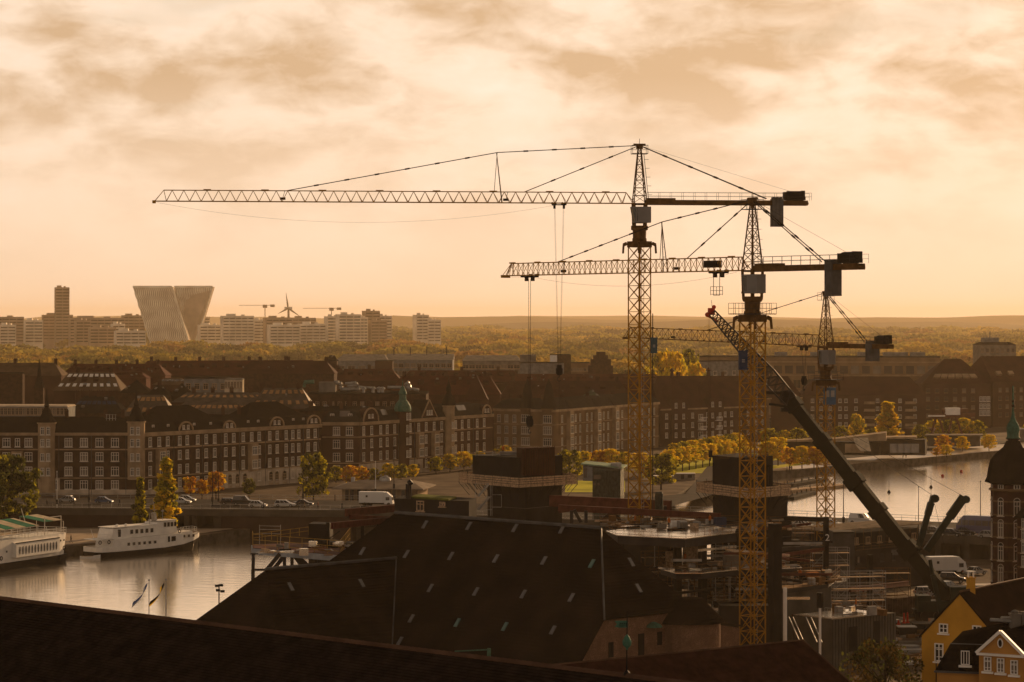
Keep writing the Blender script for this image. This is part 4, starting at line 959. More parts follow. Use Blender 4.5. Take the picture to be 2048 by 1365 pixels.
# ------------------------------------------------------------------ mobile crane
mc = empty('mobile_crane', (pt(1915, 1219, 420).x, 405, 0), 'green mobile crane with thick telescopic boom and red tipped lattice jib', 'mobile crane')
Q = lambda x, y, D=410: pt(x, y, D)
mb = MB(); B0, B1 = Q(1925, 1235, 404), Q(1582, 803, 417); L_ = (B1-B0)
def seg_(a, b_, w, hh): mb.beam(B0.lerp(B1, a), B0.lerp(B1, b_), w, hh)
seg_(0, .62, 1.4, 2.05); seg_(.60, .645, 1.8, 2.7); seg_(.64, .80, 1.3, 2.05); seg_(.28, .33, 1.8, 2.8); seg_(.795, .83, 1.6, 2.4); seg_(.82, 1, 1.2, 1.85); seg_(.965, 1.0, 1.8, 2.4); seg_(.47, .5, 1.7, 2.6)
bo = mb.build('telescopic_boom', mat('dark_green_boom', (.010, .013, .010), rough=.85, scale=.7), mc)
mb = MB(); T1_ = Q(1424, 626, 424); d = (T1_-B1).normalized(); sd_ = V((0, 1, 0)); up_ = d.cross(sd_).normalized()
K = B1.lerp(T1_, .30); lat4(mb, B1, K, sd_*.8, up_*1.0, 4, .12, .07, x=True, taper=1.25); lat4(mb, K, T1_, sd_*1.0, up_*1.22, 17, .11, .06, x=True, taper=.45)
mb.build('lattice_jib', STEEL, mc)
mb = MB(); mb.box(B1.lerp(T1_, .05), (1.6, 1.4, 1.8), .4)
for a_, b_ in ((1560, 790), (1590, 800)): mb.tube(B1+up_*1.2, Q(a_, b_, 418)+up_*2.2, .2, 5)
mb.box(Q(1552, 786, 418), (3.2, 1.2, .5), 0); mb.box(Q(1578, 808, 417)-V((0, 0, .9)), (2.6, 1.6, .6)); mb.build('jib_foot_winch', BLACKM, mc)
mb = MB(); mb.box(T1_+V((-.1, 0, .2)), (.9, .8, 1.1), .3); mb.tube(T1_+V((-.7, -.4, -.3)), T1_+V((-.7, .4, -.3)), .4, 9); mb.tube(T1_+V((.3, -.4, .9)), T1_+V((.3, .4, .9)), .32, 9); mb.beam(T1_+V((-.9, 0, -.3)), T1_+V((.9, 0, -1.4)), .7, .35); mb.build('jib_head', REDP, mc)
mb = MB(); mb.tube(T1_+V((-.6, 0, -.7)), Q(1420, 905, 424), .02); mb.tube(T1_+V((-.4, 0, -.7)), Q(1423, 905, 424), .02); mb.tube(T1_+V((0, 0, 1)), T1_+V((-.1, 0, 2)), .04); mb.tube(Q(1600, 815, 417), Q(1592, 890, 417), .03); mb.build('hoist_rope', CABLE, mc)
mb = MB(); h_ = Q(1421, 908, 424); mb.box(h_, (.6, .4, 1.1)); mb.tube(h_-V((0, 0, .6)), h_-V((0, 0, 1.1)), .12); mb.build('hook_block', BLACKM, mc)
for x0, y0, x1, y1, Dd in ((1838, 1092, 1866, 992, 403), (1852, 1102, 1928, 994, 415)):
    a_, b_ = Q(x0, y0, Dd), Q(x1, y1, Dd); mb = MB(); mb.beam(a_, a_.lerp(b_, .8), .8, 1.0); mb.beam(a_.lerp(b_, .62), a_.lerp(b_, .86), .9, 1.35); mb.beam(a_.lerp(b_, .84), b_, .6, 1.4); mb.tube(b_+V((.3, -.5, -.4)), b_+V((.3, .5, -.4)), .6, 10)
    mb.build('guying_arm', GREENC, mc)
    mb = MB(); mb.tube(b_, Q(1600, 812, 417), .035); mb.tube(b_+V((.2, 0, -1)), Q(x1+(22 if x1 < 1900 else 0), 1090, Dd), .03); mb.build('guy_cable', CABLE, mc)
mb = MB(); mb.beam(Q(1866, 1150, 400), Q(1882, 1226, 400), .7, .7); mb.tube(Q(1860, 1120, 401), Q(1868, 1170, 401), .28, 8); mb.build('lift_cylinder', GREENC, mc)
mb = MB(); g0 = V((Q(1915, 1219, 405).x, 405, 0)); mb.box(g0+V((0, 0, 2.2)), (12, 3, 1.6)); mb.box(g0+V((1.5, 0, 4)), (5.5, 2.8, 2.2)); mb.box(g0+V((-5.2, 0, 2.6)), (2, 2.8, 2.4)); mb.build('carrier', GREENC, mc)
mb = MB()
for k in range(6): mb.tube(g0+V((-5+k*2, -1.5, .75)), g0+V((-5+k*2, 1.5, .75)), .75, 12)
mb.build('wheels', BLACKM, mc)
# ------------------------------------------------------------------ old brewery warehouse
t = BLKR.node_tree; n = t.nodes; g_ = n.new('ShaderNodeTexCoord'); mp = n.new('ShaderNodeMapping'); mp.inputs['Rotation'].default_value = (0, 0, R(45)); t.links.new(g_.outputs['Object'], mp.inputs[0])
w_ = n.new('ShaderNodeTexWave'); w_.bands_direction = 'X'; w_.inputs['Scale'].default_value = 1.3; w_.inputs['Distortion'].default_value = .3; t.links.new(mp.outputs[0], w_.inputs[0])
w2 = n.new('ShaderNodeTexWave'); w2.bands_direction = 'Z'; w2.inputs['Scale'].default_value = .9; t.links.new(g_.outputs['Object'], w2.inputs[0])
a_ = n.new('ShaderNodeMath'); a_.operation = 'ADD'; t.links.new(w_.outputs[0], a_.inputs[0]); t.links.new(w2.outputs[0], a_.inputs[1])
bp_ = n.new('ShaderNodeBump'); bp_.inputs['Strength'].default_value = .6; bp_.inputs['Distance'].default_value = .05; t.links.new(a_.outputs[0], bp_.inputs['Height']); t.links.new(bp_.outputs[0], n['Principled BSDF'].inputs['Normal'])
st_ = n.new('ShaderNodeTexNoise'); st_.inputs['Scale'].default_value = .18; st_.inputs['Detail'].default_value = 6; t.links.new(g_.outputs['Object'], st_.inputs[0])
cr_ = n.new('ShaderNodeValToRGB'); t.links.new(st_.outputs[0], cr_.inputs[0]); cr_.color_ramp.elements[0].position = .4; cr_.color_ramp.elements[1].position = .68
cr_.color_ramp.elements[0].color = (.008, .0062, .0058, 1); cr_.color_ramp.elements[1].color = (.024, .016, .012, 1); t.links.new(cr_.outputs[0], n['Principled BSDF'].inputs['Base Color'])
S2 = math.sqrt(.5)
wh = empty('brick_warehouse', (0, 312, 0), 'old brick brewery warehouse with huge black tiled roofs in the foreground', 'warehouse')
U = V((S2, -S2, 0)); NN = V((-S2, -S2, 0)); Z = V((0, 0, 1))
R0 = pt(790, 1027, 335); R0.z = 21.05; R1 = V(R0)+U*35.0
SL = 1.19
def rp(p, t, s, drop): return p+NN*t+U*s-Z*drop
kE = 7.8
c1_ = rp(R1, kE, kE, kE*SL); c2_ = rp(R1, -kE, kE, kE*SL)
c0l = rp(R0, 14, -14*1.32, 14*SL); c0b = rp(R0, -kE, -kE*1.32, kE*SL)
e1 = rp(R1, 14, kE, 14*SL)      # foot of the long near slope at the right
mb = MB()
mb.face([R0, c0l, e1, c1_, R1]); mb.face([R1, c1_, c2_]); mb.face([R1, c2_, c0b, R0]); mb.face([R0, c0b, c0l])
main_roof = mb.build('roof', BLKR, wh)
# walls
mb = MB(); q = [c0l+Z*0, e1, c1_, c2_, c0b]
wpoly = [(c1_-U*.5+NN*-.3), (c2_-U*.5+NN*.3), (c0b+U*1+NN*.5), (c0l+U*2-NN*2), (e1-U*.5-NN*.5)]
bot = [V((p.x, p.y, 0)) for p in wpoly]; top = [V(p)-Z*.15 for p in wpoly]; top[2].z = c0b.z-.2; top[3].z = c0l.z-.2; top[4].z = e1.z-.2
for i in range(5): j = (i+1) % 5; mb.face([bot[j], bot[i], top[i], top[j]])
wall = mb.build('wall', OLDB, wh)
# wing
Dw = 328.6; w0_ = V((-.04278*Dw, Dw, H-.08833*Dw)); w1 = w0_+NN*20.6
k = 10.5
mb = MB(); a0 = w0_-NN*2.0; 
v0 = w0_+NN*k+U*k-Z*k*SL; v1 = w1+U*k-Z*k*SL+NN*6; h0 = w1-U*9.4+NN*5.0-Z*7.4
mb.face([a0, w0_, v0, v1, w1]); mb.face([w1, v1, h0]); b0_ = a0-U*9.4-Z*9.4*.79; mb.face([w1, h0, b0_, a0])
wing = mb.build('wing_roof', BLKR, wh)
mb = MB(); P4 = [v0, v1, h0, b0_]
for i in range(4): a, c = P4[i], P4[(i+1) % 4]; mb.face([V((a.x, a.y, 0)), V((c.x, c.y, 0)), c-Z*.1, a-Z*.1])
mb.build('wing_wall', OLDB, wh)
mb = MB(); mb.path([R0+Z*.1, R1+Z*.1], .22, 6); mb.path([R1, c1_], .12, 5); mb.path([w0_+Z*.1, w1+Z*.1], .2, 6); mb.path([w0_, v0], .14, 5); mb.build('ridge_flashing', ZINC, wh)
def hit(x, y, p0, n):
    d = V(((x-CX)/F, 1, -(y-HY)/F)); o = V((0, 0, H)); return o+d*((p0-o).dot(n)/d.dot(n))
def skyl(x, y, p0, e_a, e_b, parent, m=None, sz=(.5, 1.15)):
    n = e_a.cross(e_b).normalized(); n = n if n.z > 0 else -n
    p = hit(x, y, p0, n); mb = MB(); a = e_a.normalized()*sz[0]/2; b_ = e_b.normalized()*sz[1]/2
    mb.hexa([p-a-b_, p+a-b_, p+a+b_, p-a+b_], [q_+n*.1 for q_ in (p-a-b_, p+a-b_, p+a+b_, p-a+b_)])
    mb.build('skylight', m or SKYL, parent)
SKYL = mat('skylight_pane', (.13, .13, .13), rough=.25, spec=1); SKYG = mat('skylight_green_pane', (.07, .16, .13), rough=.3, spec=1)
down = (NN-Z*SL)
for i, (x, y) in enumerate([(850, 1050), (938, 1053), (1030, 1057), (1124, 1060), (725, 1103), (813, 1109), (902, 1113), (992, 1118), (1088, 1122), (1184, 1128), (861, 1177), (952, 1184), (1047, 1189), (1143, 1196), (823, 1238), (915, 1246), (1010, 1254), (1106, 1261), (800, 1283)]):
    skyl(x, y, R0, U, down, main_roof, SKYG if i in (15, 9, 16) else SKYL)
for x, y in ((1262, 1125), (1277, 1177)): skyl(x, y, R1, NN, (U-Z*SL), main_roof)
for x, y in ((581, 1174), (723, 1167)): skyl(x, y, w0_, NN, (U-Z*SL), wing)
# right end wall: slits, bay with conical roof, lean-to
er = (c2_-c1_).normalized()
def onw(t, z, o=.0): p = c1_-U*.5+er*t; return V((p.x, p.y, z))+U*o
def slit(t, z, w_, h_, par=wall):
    mb = MB(); a = onw(t-w_/2, z-h_/2, -.25); b_ = onw(t+w_/2, z-h_/2, -.25); mb.hexa([a+U*.30, b_+U*.30, b_, a], [p+Z*h_ for p in (a+U*.30, b_+U*.30, b_, a)]); mb.build('window', BLACKM, wh)
slit(1.6, 8.3, .8, 1.7); slit(9.7, 8.9, .8, 1.5); slit(6.6, 8.4, 1.0, 2.6)
mb = MB(); ap = onw(14.2, 0, .5); mb.lathe([(3.6, 0), (3.6, 10.7)], ap, 20); bay = mb.build('round_bay', OLDB, wh)
mb = MB(); mb.lathe([(4.1, 10.5), (4.0, 10.7), (1.5, 13.2), (1.2, 13.25)], ap, 20); mb.build('bay_roof', BLKR, bay)
mb = MB(); cpp = onw(8.4, 10.3, .3); mb.lathe([(1.0, 0), (.8, .3), (.3, .55), (.05, .6)], cpp, 14); mb.build('copper_canopy', COPPER, wh)
fr = [onw(15.4, 0, .1), onw(23.6, 0, .1)]; bkq = [p-U*7 for p in fr]
mb = MB(); mb.hexa([fr[0], fr[1], bkq[1], bkq[0]], [fr[0]+Z*10.4, fr[1]+Z*9.0, bkq[1]+Z*9.0, bkq[0]+Z*10.4]); ann = mb.build('annex', OLDB, wh)
mb = MB(); mb.hexa([fr[0]+Z*10.5+U*.3, fr[1]+Z*9.1+U*.3+er*.3, bkq[1]+Z*9.1+er*.3, bkq[0]+Z*10.5], [fr[0]+Z*10.7+U*.3, fr[1]+Z*9.3+U*.3+er*.3, bkq[1]+Z*9.6+er*.3, bkq[0]+Z*13.3]); mb.build('annex_roof', BLKR, ann)
slit(19.5, 6.6, .95, 1.8)
# gutter pipe post at the foot of the big roof
mb = MB(); p = pt(978, 1297, 270); mb.tube(p, p-Z*2, .2, 6); mb.tube(pt(910, 1303, 274), pt(974, 1300, 270), .07, 5); mb.tube(p-Z*2, V((p.x, p.y, 0)), .12, 5)
tag(mb.build('gutter_post', COPPER, origin=(p.x, p.y, 0)), 'small greenish post with a thin pipe at the foot of the black roof', 'post')
# ------------------------------------------------------------------ nearest roofs
def tiled(name, c, spec=0):
    m = mat(name, c, rough=.7, scale=1.3, spec=spec, var=.35); t = m.node_tree; n = t.nodes; b = n['Principled BSDF']
    g_ = n.new('ShaderNodeTexCoord'); w_ = n.new('ShaderNodeTexWave'); w_.inputs['Scale'].default_value = 2.2; w_.inputs['Distortion'].default_value = .15; w_.bands_direction = 'DIAGONAL'
    w2 = n.new('ShaderNodeTexWave'); w2.inputs['Scale'].default_value = .9; w2.bands_direction = 'Z'; a_ = n.new('ShaderNodeMath'); a_.operation = 'ADD'
    bp_ = n.new('ShaderNodeBump'); bp_.inputs['Strength'].default_value = .7; bp_.inputs['Distance'].default_value = .06
    for q_ in (w_, w2): t.links.new(g_.outputs['Object'], q_.inputs[0])
    t.links.new(w_.outputs[0], a_.inputs[0]); t.links.new(w2.outputs[0], a_.inputs[1]); t.links.new(a_.outputs[0], bp_.inputs['Height']); t.links.new(bp_.outputs[0], b.inputs['Normal']); return m
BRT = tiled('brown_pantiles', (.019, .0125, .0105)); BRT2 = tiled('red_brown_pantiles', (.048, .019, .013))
def long_roof(name, lab, a, b_, m, w_, sl, ends=(0, 0), ridge=TILEB, rr=.13):
    a, b_ = V(a), V(b_); u_ = (b_-a); u_.z = 0; u_.normalize(); n_ = V((u_.y, -u_.x, 0)); e = empty(name, ((a.x+b_.x)/2, (a.y+b_.y)/2, 0), lab, 'building')
    q = [a+n_*w_-u_*ends[0]-Z*sl*w_, b_+n_*w_+u_*ends[1]-Z*sl*w_, b_-n_*w_+u_*ends[1]-Z*sl*w_, a-n_*w_-u_*ends[0]-Z*sl*w_]
    mb = MB(); mb.face([q[0], q[1], b_, a]); mb.face([q[2], q[3], a, b_]); mb.face([q[1], q[2], b_]); mb.face([q[3], q[0], a]); mb.build('roof', m, e)
    mb = MB(); p = [(x.lerp((a+b_)/2, .03)) for x in q]; mb.prism([(x.x, x.y) for x in p], 0, q[0].z-.05); mb.build('wall', BRK2, e)
    mb = MB(); n = int((b_-a).length/.42)
    for i in range(n): s_, t_ = a.lerp(b_, i/n), a.lerp(b_, (i+1.08)/n); mb.tube(s_-Z*.04, t_-Z*.04, rr, 6, r2=rr*.86)
    if ends[1]: 
        for f in (q[1], q[2]):
            n = int((f-b_).length/.42)
            for i in range(n): mb.tube(b_.lerp(f, i/n), b_.lerp(f, (i+1)/n), rr*.8, 5)
    mb.build('ridge_tiles', ridge, e); return e
A_ = pt(-60, 1188, 151); zR = A_.z; Bq = wz(1420, 1371, zR)
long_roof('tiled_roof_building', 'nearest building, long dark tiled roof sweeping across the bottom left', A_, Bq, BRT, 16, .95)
A_ = wz(1605, 1280, 21.3); B_ = wz(1060, 1334, 21.3)
long_roof('tiled_roof_building', 'brown hip roofed building right behind the nearest dark roof', B_, A_, BRT2, 11, .85, ends=(0, 5.0), rr=.09)
# weather vane
p = wz(1253, 1350, zR); e = empty('weather_vane', p, 'green copper pennant weather vane on a thin rod over the nearest ridge', 'weather vane')
q = lambda x, y: pt(x, y, p.y)
mb = MB(); mb.tube(p-Z*.3, q(1254.5, 1222), .035, 6, r2=.02); mb.lathe([(.04, -.2), (.12, -.1), (.17, 0), (.12, .1), (.04, .2)], q(1253.5, 1350), 14); mb.build('rod', BLACKM, e)
mb = MB(); mb.lathe([(.03, -.3), (.18, -.15), (.2, 0), (.12, .2), (.02, .32)], q(1254, 1284), 10); mb.tube(q(1245, 1282), q(1263, 1282), .04); mb.tube(q(1254, 1272), q(1254, 1300), .06); mb.build('copper_knob', COPPER, e)
mb = MB(); f_ = [q(1256, 1242), q(1256, 1256), q(1237, 1256), q(1229, 1254), q(1234, 1249), q(1229, 1243), q(1237, 1242)]
mb.face(f_); mb.face([v+V((0, .03, 0)) for v in reversed(f_)]); fl = mb.build('pennant', COPPER, e)
mb = MB()
for x in (1240, 1244, 1248, 1252):
    mb.box(q(x, 1249.5)-V((0, .02, 0)), (.03, .02, .17)); mb.box(q(x+1, 1247.5)-V((0, .02, 0)), (.06, .02, .03))
mb.build('cut_out_figures', mat('dark_cut_copper', (.02, .05, .04)), fl)
mb = MB(); mb.lathe([(.05, -.3), (.22, -.1), (.25, .05), (.1, .25)], q(1253, 1360), 12); 
# flags, floodlight mast
for x, ytop, lab, ms in ((298, 1162, 'left flagpole with a blue and white drooping flag over the water', (mat('flag_blue', (.05, .08, .2), transl=.3), WHITE)), (332, 1161, 'right flagpole with a yellow and black drooping flag over the water', (BLACKM, YEL))):
    D = 300; e = empty('flagpole', (pt(x, 1162, D).x, D, 0), lab, 'flagpole', 'two flagpoles above the nearest roof'); tp = pt(x, ytop, D)
    mb = MB(); mb.tube((tp.x, D, 0), tp, .07, 6, r2=.04); mb.tube(tp, tp+Z*.15, .1, 6); mb.build('pole', GALV, e)
    mb = MB(); L_ = 12
    for i in range(L_):
        for j in range(3):
            P = lambda i, j: tp+V((-.08-(.10+.011*i*i)*(1-.0*j)-.16*j*(1-i/L_*.6), math.sin(i*.9+j)*.12, -.2-i*.16-j*.22-.02*i))
            mb.face([P(i, j), P(i+1, j), P(i+1, j+1), P(i, j+1)], 0 if (j < 2) == (x < 310) else 1)
    mb.build('flag', list(ms) if x < 310 else [mat('flag_yellow', (.75, .48, .03), transl=.4), BLACKM], e)
D = 345; p = pt(438, 1190, D); e = empty('floodlight_mast', (p.x, D, 0), 'short mast with four dark floodlights at the black roof edge', 'floodlight mast')
mb = MB(); mb.tube((p.x, D, 0), pt(438, 1169, D), .08, 6); mb.tube(pt(432, 1173, D), pt(445, 1172, D), .05); mb.tube(pt(436, 1182, D), pt(444, 1184, D), .05); mb.build('pole', STEEL, e)
for x, y in ((434, 1172), (442, 1171), (436, 1181), (445, 1183)): mb = MB(); mb.box(pt(x, y, D), (.5, .35, .3), .3); mb.build('floodlight', BLACKM, e)
# ------------------------------------------------------------------ yellow houses
YW = mat('ochre_plaster', (.52, .27, .035), scale=.5, var=.12, bump=.1); YW2 = mat('amber_plaster', (.46, .23, .06), scale=.5, var=.12)
ap = pt(1920, 1189, 260); rd = V((8.8, 13.6, 0)).normalized(); pr = V((rd.y, -rd.x, 0)); zE = 14.4; hw = 4.0
e = empty('yellow_house', (ap.x+4, ap.y+8, 0), 'tall ochre gabled house with dark roof in the lower right corner', 'house')
l0 = ap-pr*hw; r0 = ap+pr*hw; l0.z = r0.z = zE; back = rd*26
mb = MB(); g0_ = [V((l0.x, l0.y, 0)), V((r0.x, r0.y, 0)), r0, ap, l0]; mb.face(g0_); mb.face([p+back for p in reversed(g0_)]); mb.face([g0_[0], l0, l0+back, g0_[0]+back]); mb.face([g0_[1], g0_[1]+back, r0+back, r0]); mb.build('wall', YW, e)
mb = MB()
for s_, c_ in ((-1, l0), (1, r0)):
    o_ = (c_-ap).normalized(); f_ = c_+o_*.35; mb.hexa([ap-rd*.12+Z*.02, f_-rd*.12, f_+back, ap+back], [ap-rd*.12+Z*.22, f_-rd*.12+Z*.2, f_+back+Z*.2, ap+back+Z*.22])
mb.build('roof', mat('dark_brown_tiles', (.016, .009, .007), scale=.8, var=.35, spec=0), e)
mb = MB(); mb.tube(ap+Z*.25, ap+back+Z*.25, .12, 6); mb.build('ridge_tiles', TILEB, e)
yb = Bld.__new__(Bld); yb.p = [V((l0.x, l0.y)), V((r0.x, r0.y))]; yb.root = e
def ywin(x, y, w_, h_, kind, bb=yb, fw=.11):
    t_ = bb.t_at(0, x); q = bb.P(0, t_, 0, 0); z_ = H-(y-HY)*q.y/F; bb.win(0, [t_], [z_], w_, h_, kind, fw=fw, fm=WHITE)
mb = MB(); q = yb.P(0, yb.t_at(0, 1873), .08, 0); mb.tube(q, q+Z*13.2, .05, 5); mb.build('downpipe', STEEL, e)
ywin(1887.5, 1257, .92, .92, '2c'); ywin(1954, 1261, .92, .92, '2c'); ywin(1878.5, 1305, .92, 1.75, '2t4')
mb = MB(); c_ = ap+rd*2.6; mb.box(c_+Z*.4, (.62, .62, 1.9), .5); mb.box(c_+Z*1.4, (.72, .72, .12), .5); ch = mb.build('chimney', YW, e)
mb = MB()
for sx in (-.25, .25):
    for sy in (-.25, .25): mb.tube(c_+V((sx, sy, 1.4)), c_+V((sx, sy, 2.0)), .05)
mb.box(c_+Z*2.0, (.7, .7, .08), .5); mb.build('chimney_cage', WHITE, ch)
# small mansard house in front, with pediment
Dn = 186; a_ = pt(1958, 1340, Dn); b_ = pt(2046, 1340, Dn-1.6)
e = empty('mansard_house', (pt(2001, 1300, Dn).x, Dn+4, 0), 'small amber house with white pediment, oval window and black mansard roof in the corner', 'house')
nb = Bld.__new__(Bld); nb.p = [V((a_.x, a_.y)), V((b_.x, b_.y))]; nb.root = e
l_ = (nb.p[1]-nb.p[0]).length; zc = H-(1303-HY)*Dn/F; zt = H-(1262-HY)*Dn/F
mb = MB(); f_ = [nb.P(0, 0, 0, 0), nb.P(0, l_, 0, 0), nb.P(0, l_, 0, zc), nb.P(0, l_/2, 0, zt), nb.P(0, 0, 0, zc)]; k_ = [nb.P(0, 0, -9, 0), nb.P(0, l_, -9, 0), nb.P(0, l_, -9, zc), nb.P(0, l_/2, -9, zt), nb.P(0, 0, -9, zc)]
mb.face(f_); mb.face(list(reversed(k_))); mb.face([f_[0], f_[4], k_[4], k_[0]]); mb.face([f_[1], k_[1], k_[2], f_[2]]); mb.build('wall', YW2, e)
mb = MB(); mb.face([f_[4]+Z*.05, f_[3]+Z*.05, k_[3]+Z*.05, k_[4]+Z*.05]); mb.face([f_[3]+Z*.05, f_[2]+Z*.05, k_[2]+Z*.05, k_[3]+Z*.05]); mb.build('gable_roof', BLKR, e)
mb = MB(); o1 = nb.P(0, 0, .12, 0)-nb.P(0, 0, 0, 0); q0, q1, q2 = nb.P(0, -.15, .1, zc-.1), nb.P(0, l_/2, .1, zt+.06), nb.P(0, l_+.15, .1, zc-.1)
mb.beam(q0, q1, .28, .2); mb.beam(q1, q2, .28, .2); mb.beam(nb.P(0, -.1, .1, zc-.16), nb.P(0, l_+.1, .1, zc-.16), .26, .16); mb.build('pediment_moulding', WHITE, e)
mb = MB(); c_ = nb.P(0, nb.t_at(0, 2001), .06, H-(1284-HY)*Dn/F); uu = V((nb.seg(0)[1].x, nb.seg(0)[1].y, 0))
ring = [c_+uu*.17*math.cos(t*.5236)+Z*.30*math.sin(t*.5236) for t in range(13)]; mb.path(ring, .045, 5); ov = mb.build('oval_window', WHITE, e)
mb = MB(); mb.face(ring[:12]); mb.build('pane', GLASS, ov)
for x, y in ((1976, 1328), (2002, 1331), (2029, 1335)): ywin(x, y, .52, .98, '2t4', nb, .06)
mw = Bld.__new__(Bld); A2 = pt(1868, 1345, Dn+1.5); B2 = pt(2140, 1345, Dn-1); mw.p = [V((A2.x, A2.y)), V((B2.x, B2.y))]; mw.root = e
l2 = (mw.p[1]-mw.p[0]).length; zb, zm, zt2 = H-(1350-HY)*Dn/F, H-(1296-HY)*Dn/F, H-(1253-HY)*(Dn+3)/F
mb = MB(); P_ = mw.P; lv = [[P_(0, 0, -.2, zb), P_(0, l2, -.2, zb), P_(0, l2, -9.5, zb), P_(0, 0, -9.5, zb)], [P_(0, 1.0, -1.1, zm), P_(0, l2, -1.1, zm), P_(0, l2, -9, zm), P_(0, 1.0, -9, zm)], [P_(0, 4.4, -4.8, zt2), P_(0, l2, -4.8, zt2), P_(0, l2, -5.2, zt2), P_(0, 4.4, -5.2, zt2)]]
for a, c in zip(lv, lv[1:]):
    for i in range(4): j = (i+1) % 4; mb.face([a[i], a[j], c[j], c[i]])
mb.face(lv[2]); mb.build('mansard_roof', BLKR, e)
mb = MB(); mb.prism([P_(0, .2, -.3, 0).xy, P_(0, l2, -.3, 0).xy, P_(0, l2, -9.4, 0).xy, P_(0, .2, -9.4, 0).xy], 0, zb-.01); mb.build('side_wall', YW2, e)
mb = MB(); mb.beam(P_(0, 0, -.1, zb+.02), P_(0, nb_ if (nb_ := 3.2) else 0, -.1, zb+.02), .2, .12); mb.beam(P_(0, 1.0, -1.05, zm+.02), P_(0, 3.4, -1.05, zm+.02), .08, .06); mb.build('eaves_gutter', ZINC, e)
mb = MB(); t_ = mw.t_at(0, 1930); zz = H-(1320-HY)*Dn/F
mb.hexa([P_(0, t_-.42, -.25, zz-.55), P_(0, t_+.42, -.25, zz-.55), P_(0, t_+.42, -1.6, zz-.55), P_(0, t_-.42, -1.6, zz-.55)], [P_(0, t_-.42, -.25, zz+.5), P_(0, t_+.42, -.25, zz+.5), P_(0, t_+.42, -1.6, zz+.6), P_(0, t_-.42, -1.6, zz+.6)])
dm = mb.build('dormer', BLKR, e); mw.win(0, [t_], [zz], .6, .98, '3', proud=-.24, fw=.06, fm=WHITE, parent=dm)
mb = MB(); c_ = pt(2030, 1243, Dn+4); mb.box(c_-Z*.3, (.6, .6, 1.7), .2); mb.box(c_+Z*.5, (.75, .75, .14), .2); mb.lathe([(.25, .55), (.3, .7), (.1, .8)], c_, 10); mb.box(c_+V((.8, .4, 0)), (.7, .5, 1.3), .2); mb.build('chimney', CONCL, e)
mb = MB(); mb.tube(pt(1981, 1240, Dn+5), pt(2024, 1243, Dn+4), .13, 8); mb.tube(pt(2003, 1236, Dn+5), pt(2024, 1236, Dn+4), .1, 8); mb.build('flue_pipe', GALV, e)
# brick tower with the copper spire
Dt = 425; tc_ = pt(2026, 963, Dt); e = empty('brick_tower', (tc_.x, Dt, 0), 'octagonal brick tower with bell roof and green copper spire at the right edge', 'tower')
RB = mat('red_brick_tower', (.065, .026, .019), scale=.6); y2z = lambda y: H-(y-HY)*Dt/F; c_ = V((tc_.x, Dt, 0)); rr = 3.55
mb = MB(); mb.lathe([(rr, 0), (rr, y2z(966))], c_, 8, rot=R(22.5)); tw = mb.build('wall', RB, e)
mb = MB()
for y in (1003, 1030, 1046, 1074, 1093, 1120, 1142): z_ = y2z(y); mb.lathe([(rr*1.02, z_), (rr*1.03, z_+.12), (rr*1.02, z_+.24)], c_, 8, rot=R(22.5))
mb.lathe([(rr*1.03, y2z(982)), (rr*1.12, y2z(980)), (rr*1.03, y2z(976))], c_, 8, rot=R(22.5)); mb.build('stone_band', TAN, tw)
mb = MB(); zc_ = y2z(966); mb.lathe([(rr*1.0, zc_-.2), (rr*1.28, zc_+.1), (rr*1.18, zc_+.8), (rr*1.12, zc_+2.2), (rr*1.02, zc_+3.6), (rr*.72, zc_+4.8), (rr*.44, zc_+5.6), (rr*.30, zc_+6.6), (rr*.27, y2z(888)-.1)], c_, 8, rot=R(22.5)); br = mb.build('bell_roof', SLATE, e)
mb = MB(); mb.lathe([(1.0, y2z(893)), (1.15, y2z(891)), (.85, y2z(889)), (.85, y2z(880)), (1.1, y2z(879)), (1.2, y2z(877))], c_, 8, rot=R(22.5)); la = mb.build('lantern', BLACKM, e)
mb = MB(); mb.lathe([(1.2, y2z(877)), (.95, y2z(874)), (.95, y2z(866)), (1.08, y2z(858)), (.9, y2z(850)), (.5, y2z(842)), (.25, y2z(832)), (.15, y2z(818)), (.11, y2z(772))], c_, 12); spz = mb.build('spire', COPPER, e, smooth=True)
mb = MB()
for y, r_ in ((803, .24), (812, .28), (796, .12)): mb.lathe([(.02, -r_), (r_*.7, -r_*.7), (r_, 0), (r_*.7, r_*.7), (.02, r_)], V((c_.x, c_.y, y2z(y))), 10)
mb.build('finial', BLACKM, spz)
tb = Bld.__new__(Bld); tb.root = e
for k_ in range(8):
    a1, a2 = R(22.5+45*k_), R(67.5+45*k_); p1, p2 = c_+V((math.cos(a2), math.sin(a2), 0))*rr, c_+V((math.cos(a1), math.sin(a1), 0))*rr
    p1, p2 = p2, p1
    if (p1+p2).y/2 > Dt+1: continue
    tb.p = [V((p1.x, p1.y)), V((p2.x, p2.y))]
    if (V((p1.x, p1.y))-V((p2.x, p2.y))).x > 0: tb.p.reverse()
    tb.win(0, [1.36], [y2z(1015), y2z(1058), y2z(1104), y2z(1147)], 1.0, 2.3, '2ta', fw=.12, parent=tw); tb.win(0, [1.36], [y2z(972)], 1.0, .8, '2', fw=.12, parent=tw)
A2, B2 = pt(2003, 1000, 416), pt(2120, 1000, 408)
b = Bld('brick_corner_building', 'red brick building with stone bands attached to the right edge tower', 'building', [(A2.x+2.4, A2.y), (B2.x, B2.y)], 16, H-(1040-HY)*412/F, RB)
for y in (1060, 1084, 1112, 1140): b.band(H-(y-HY)*412/F, .25, .08, TAN, 'stone_band')
b.roof([(-.4, .05), (1.8, 3.4), (5, 5.4)], SLATE); b.win(0, [1.6, 4, 6.4], [H-(y-HY)*412/F for y in (1050, 1073, 1098, 1126)], 1.0, 1.7, '2t')
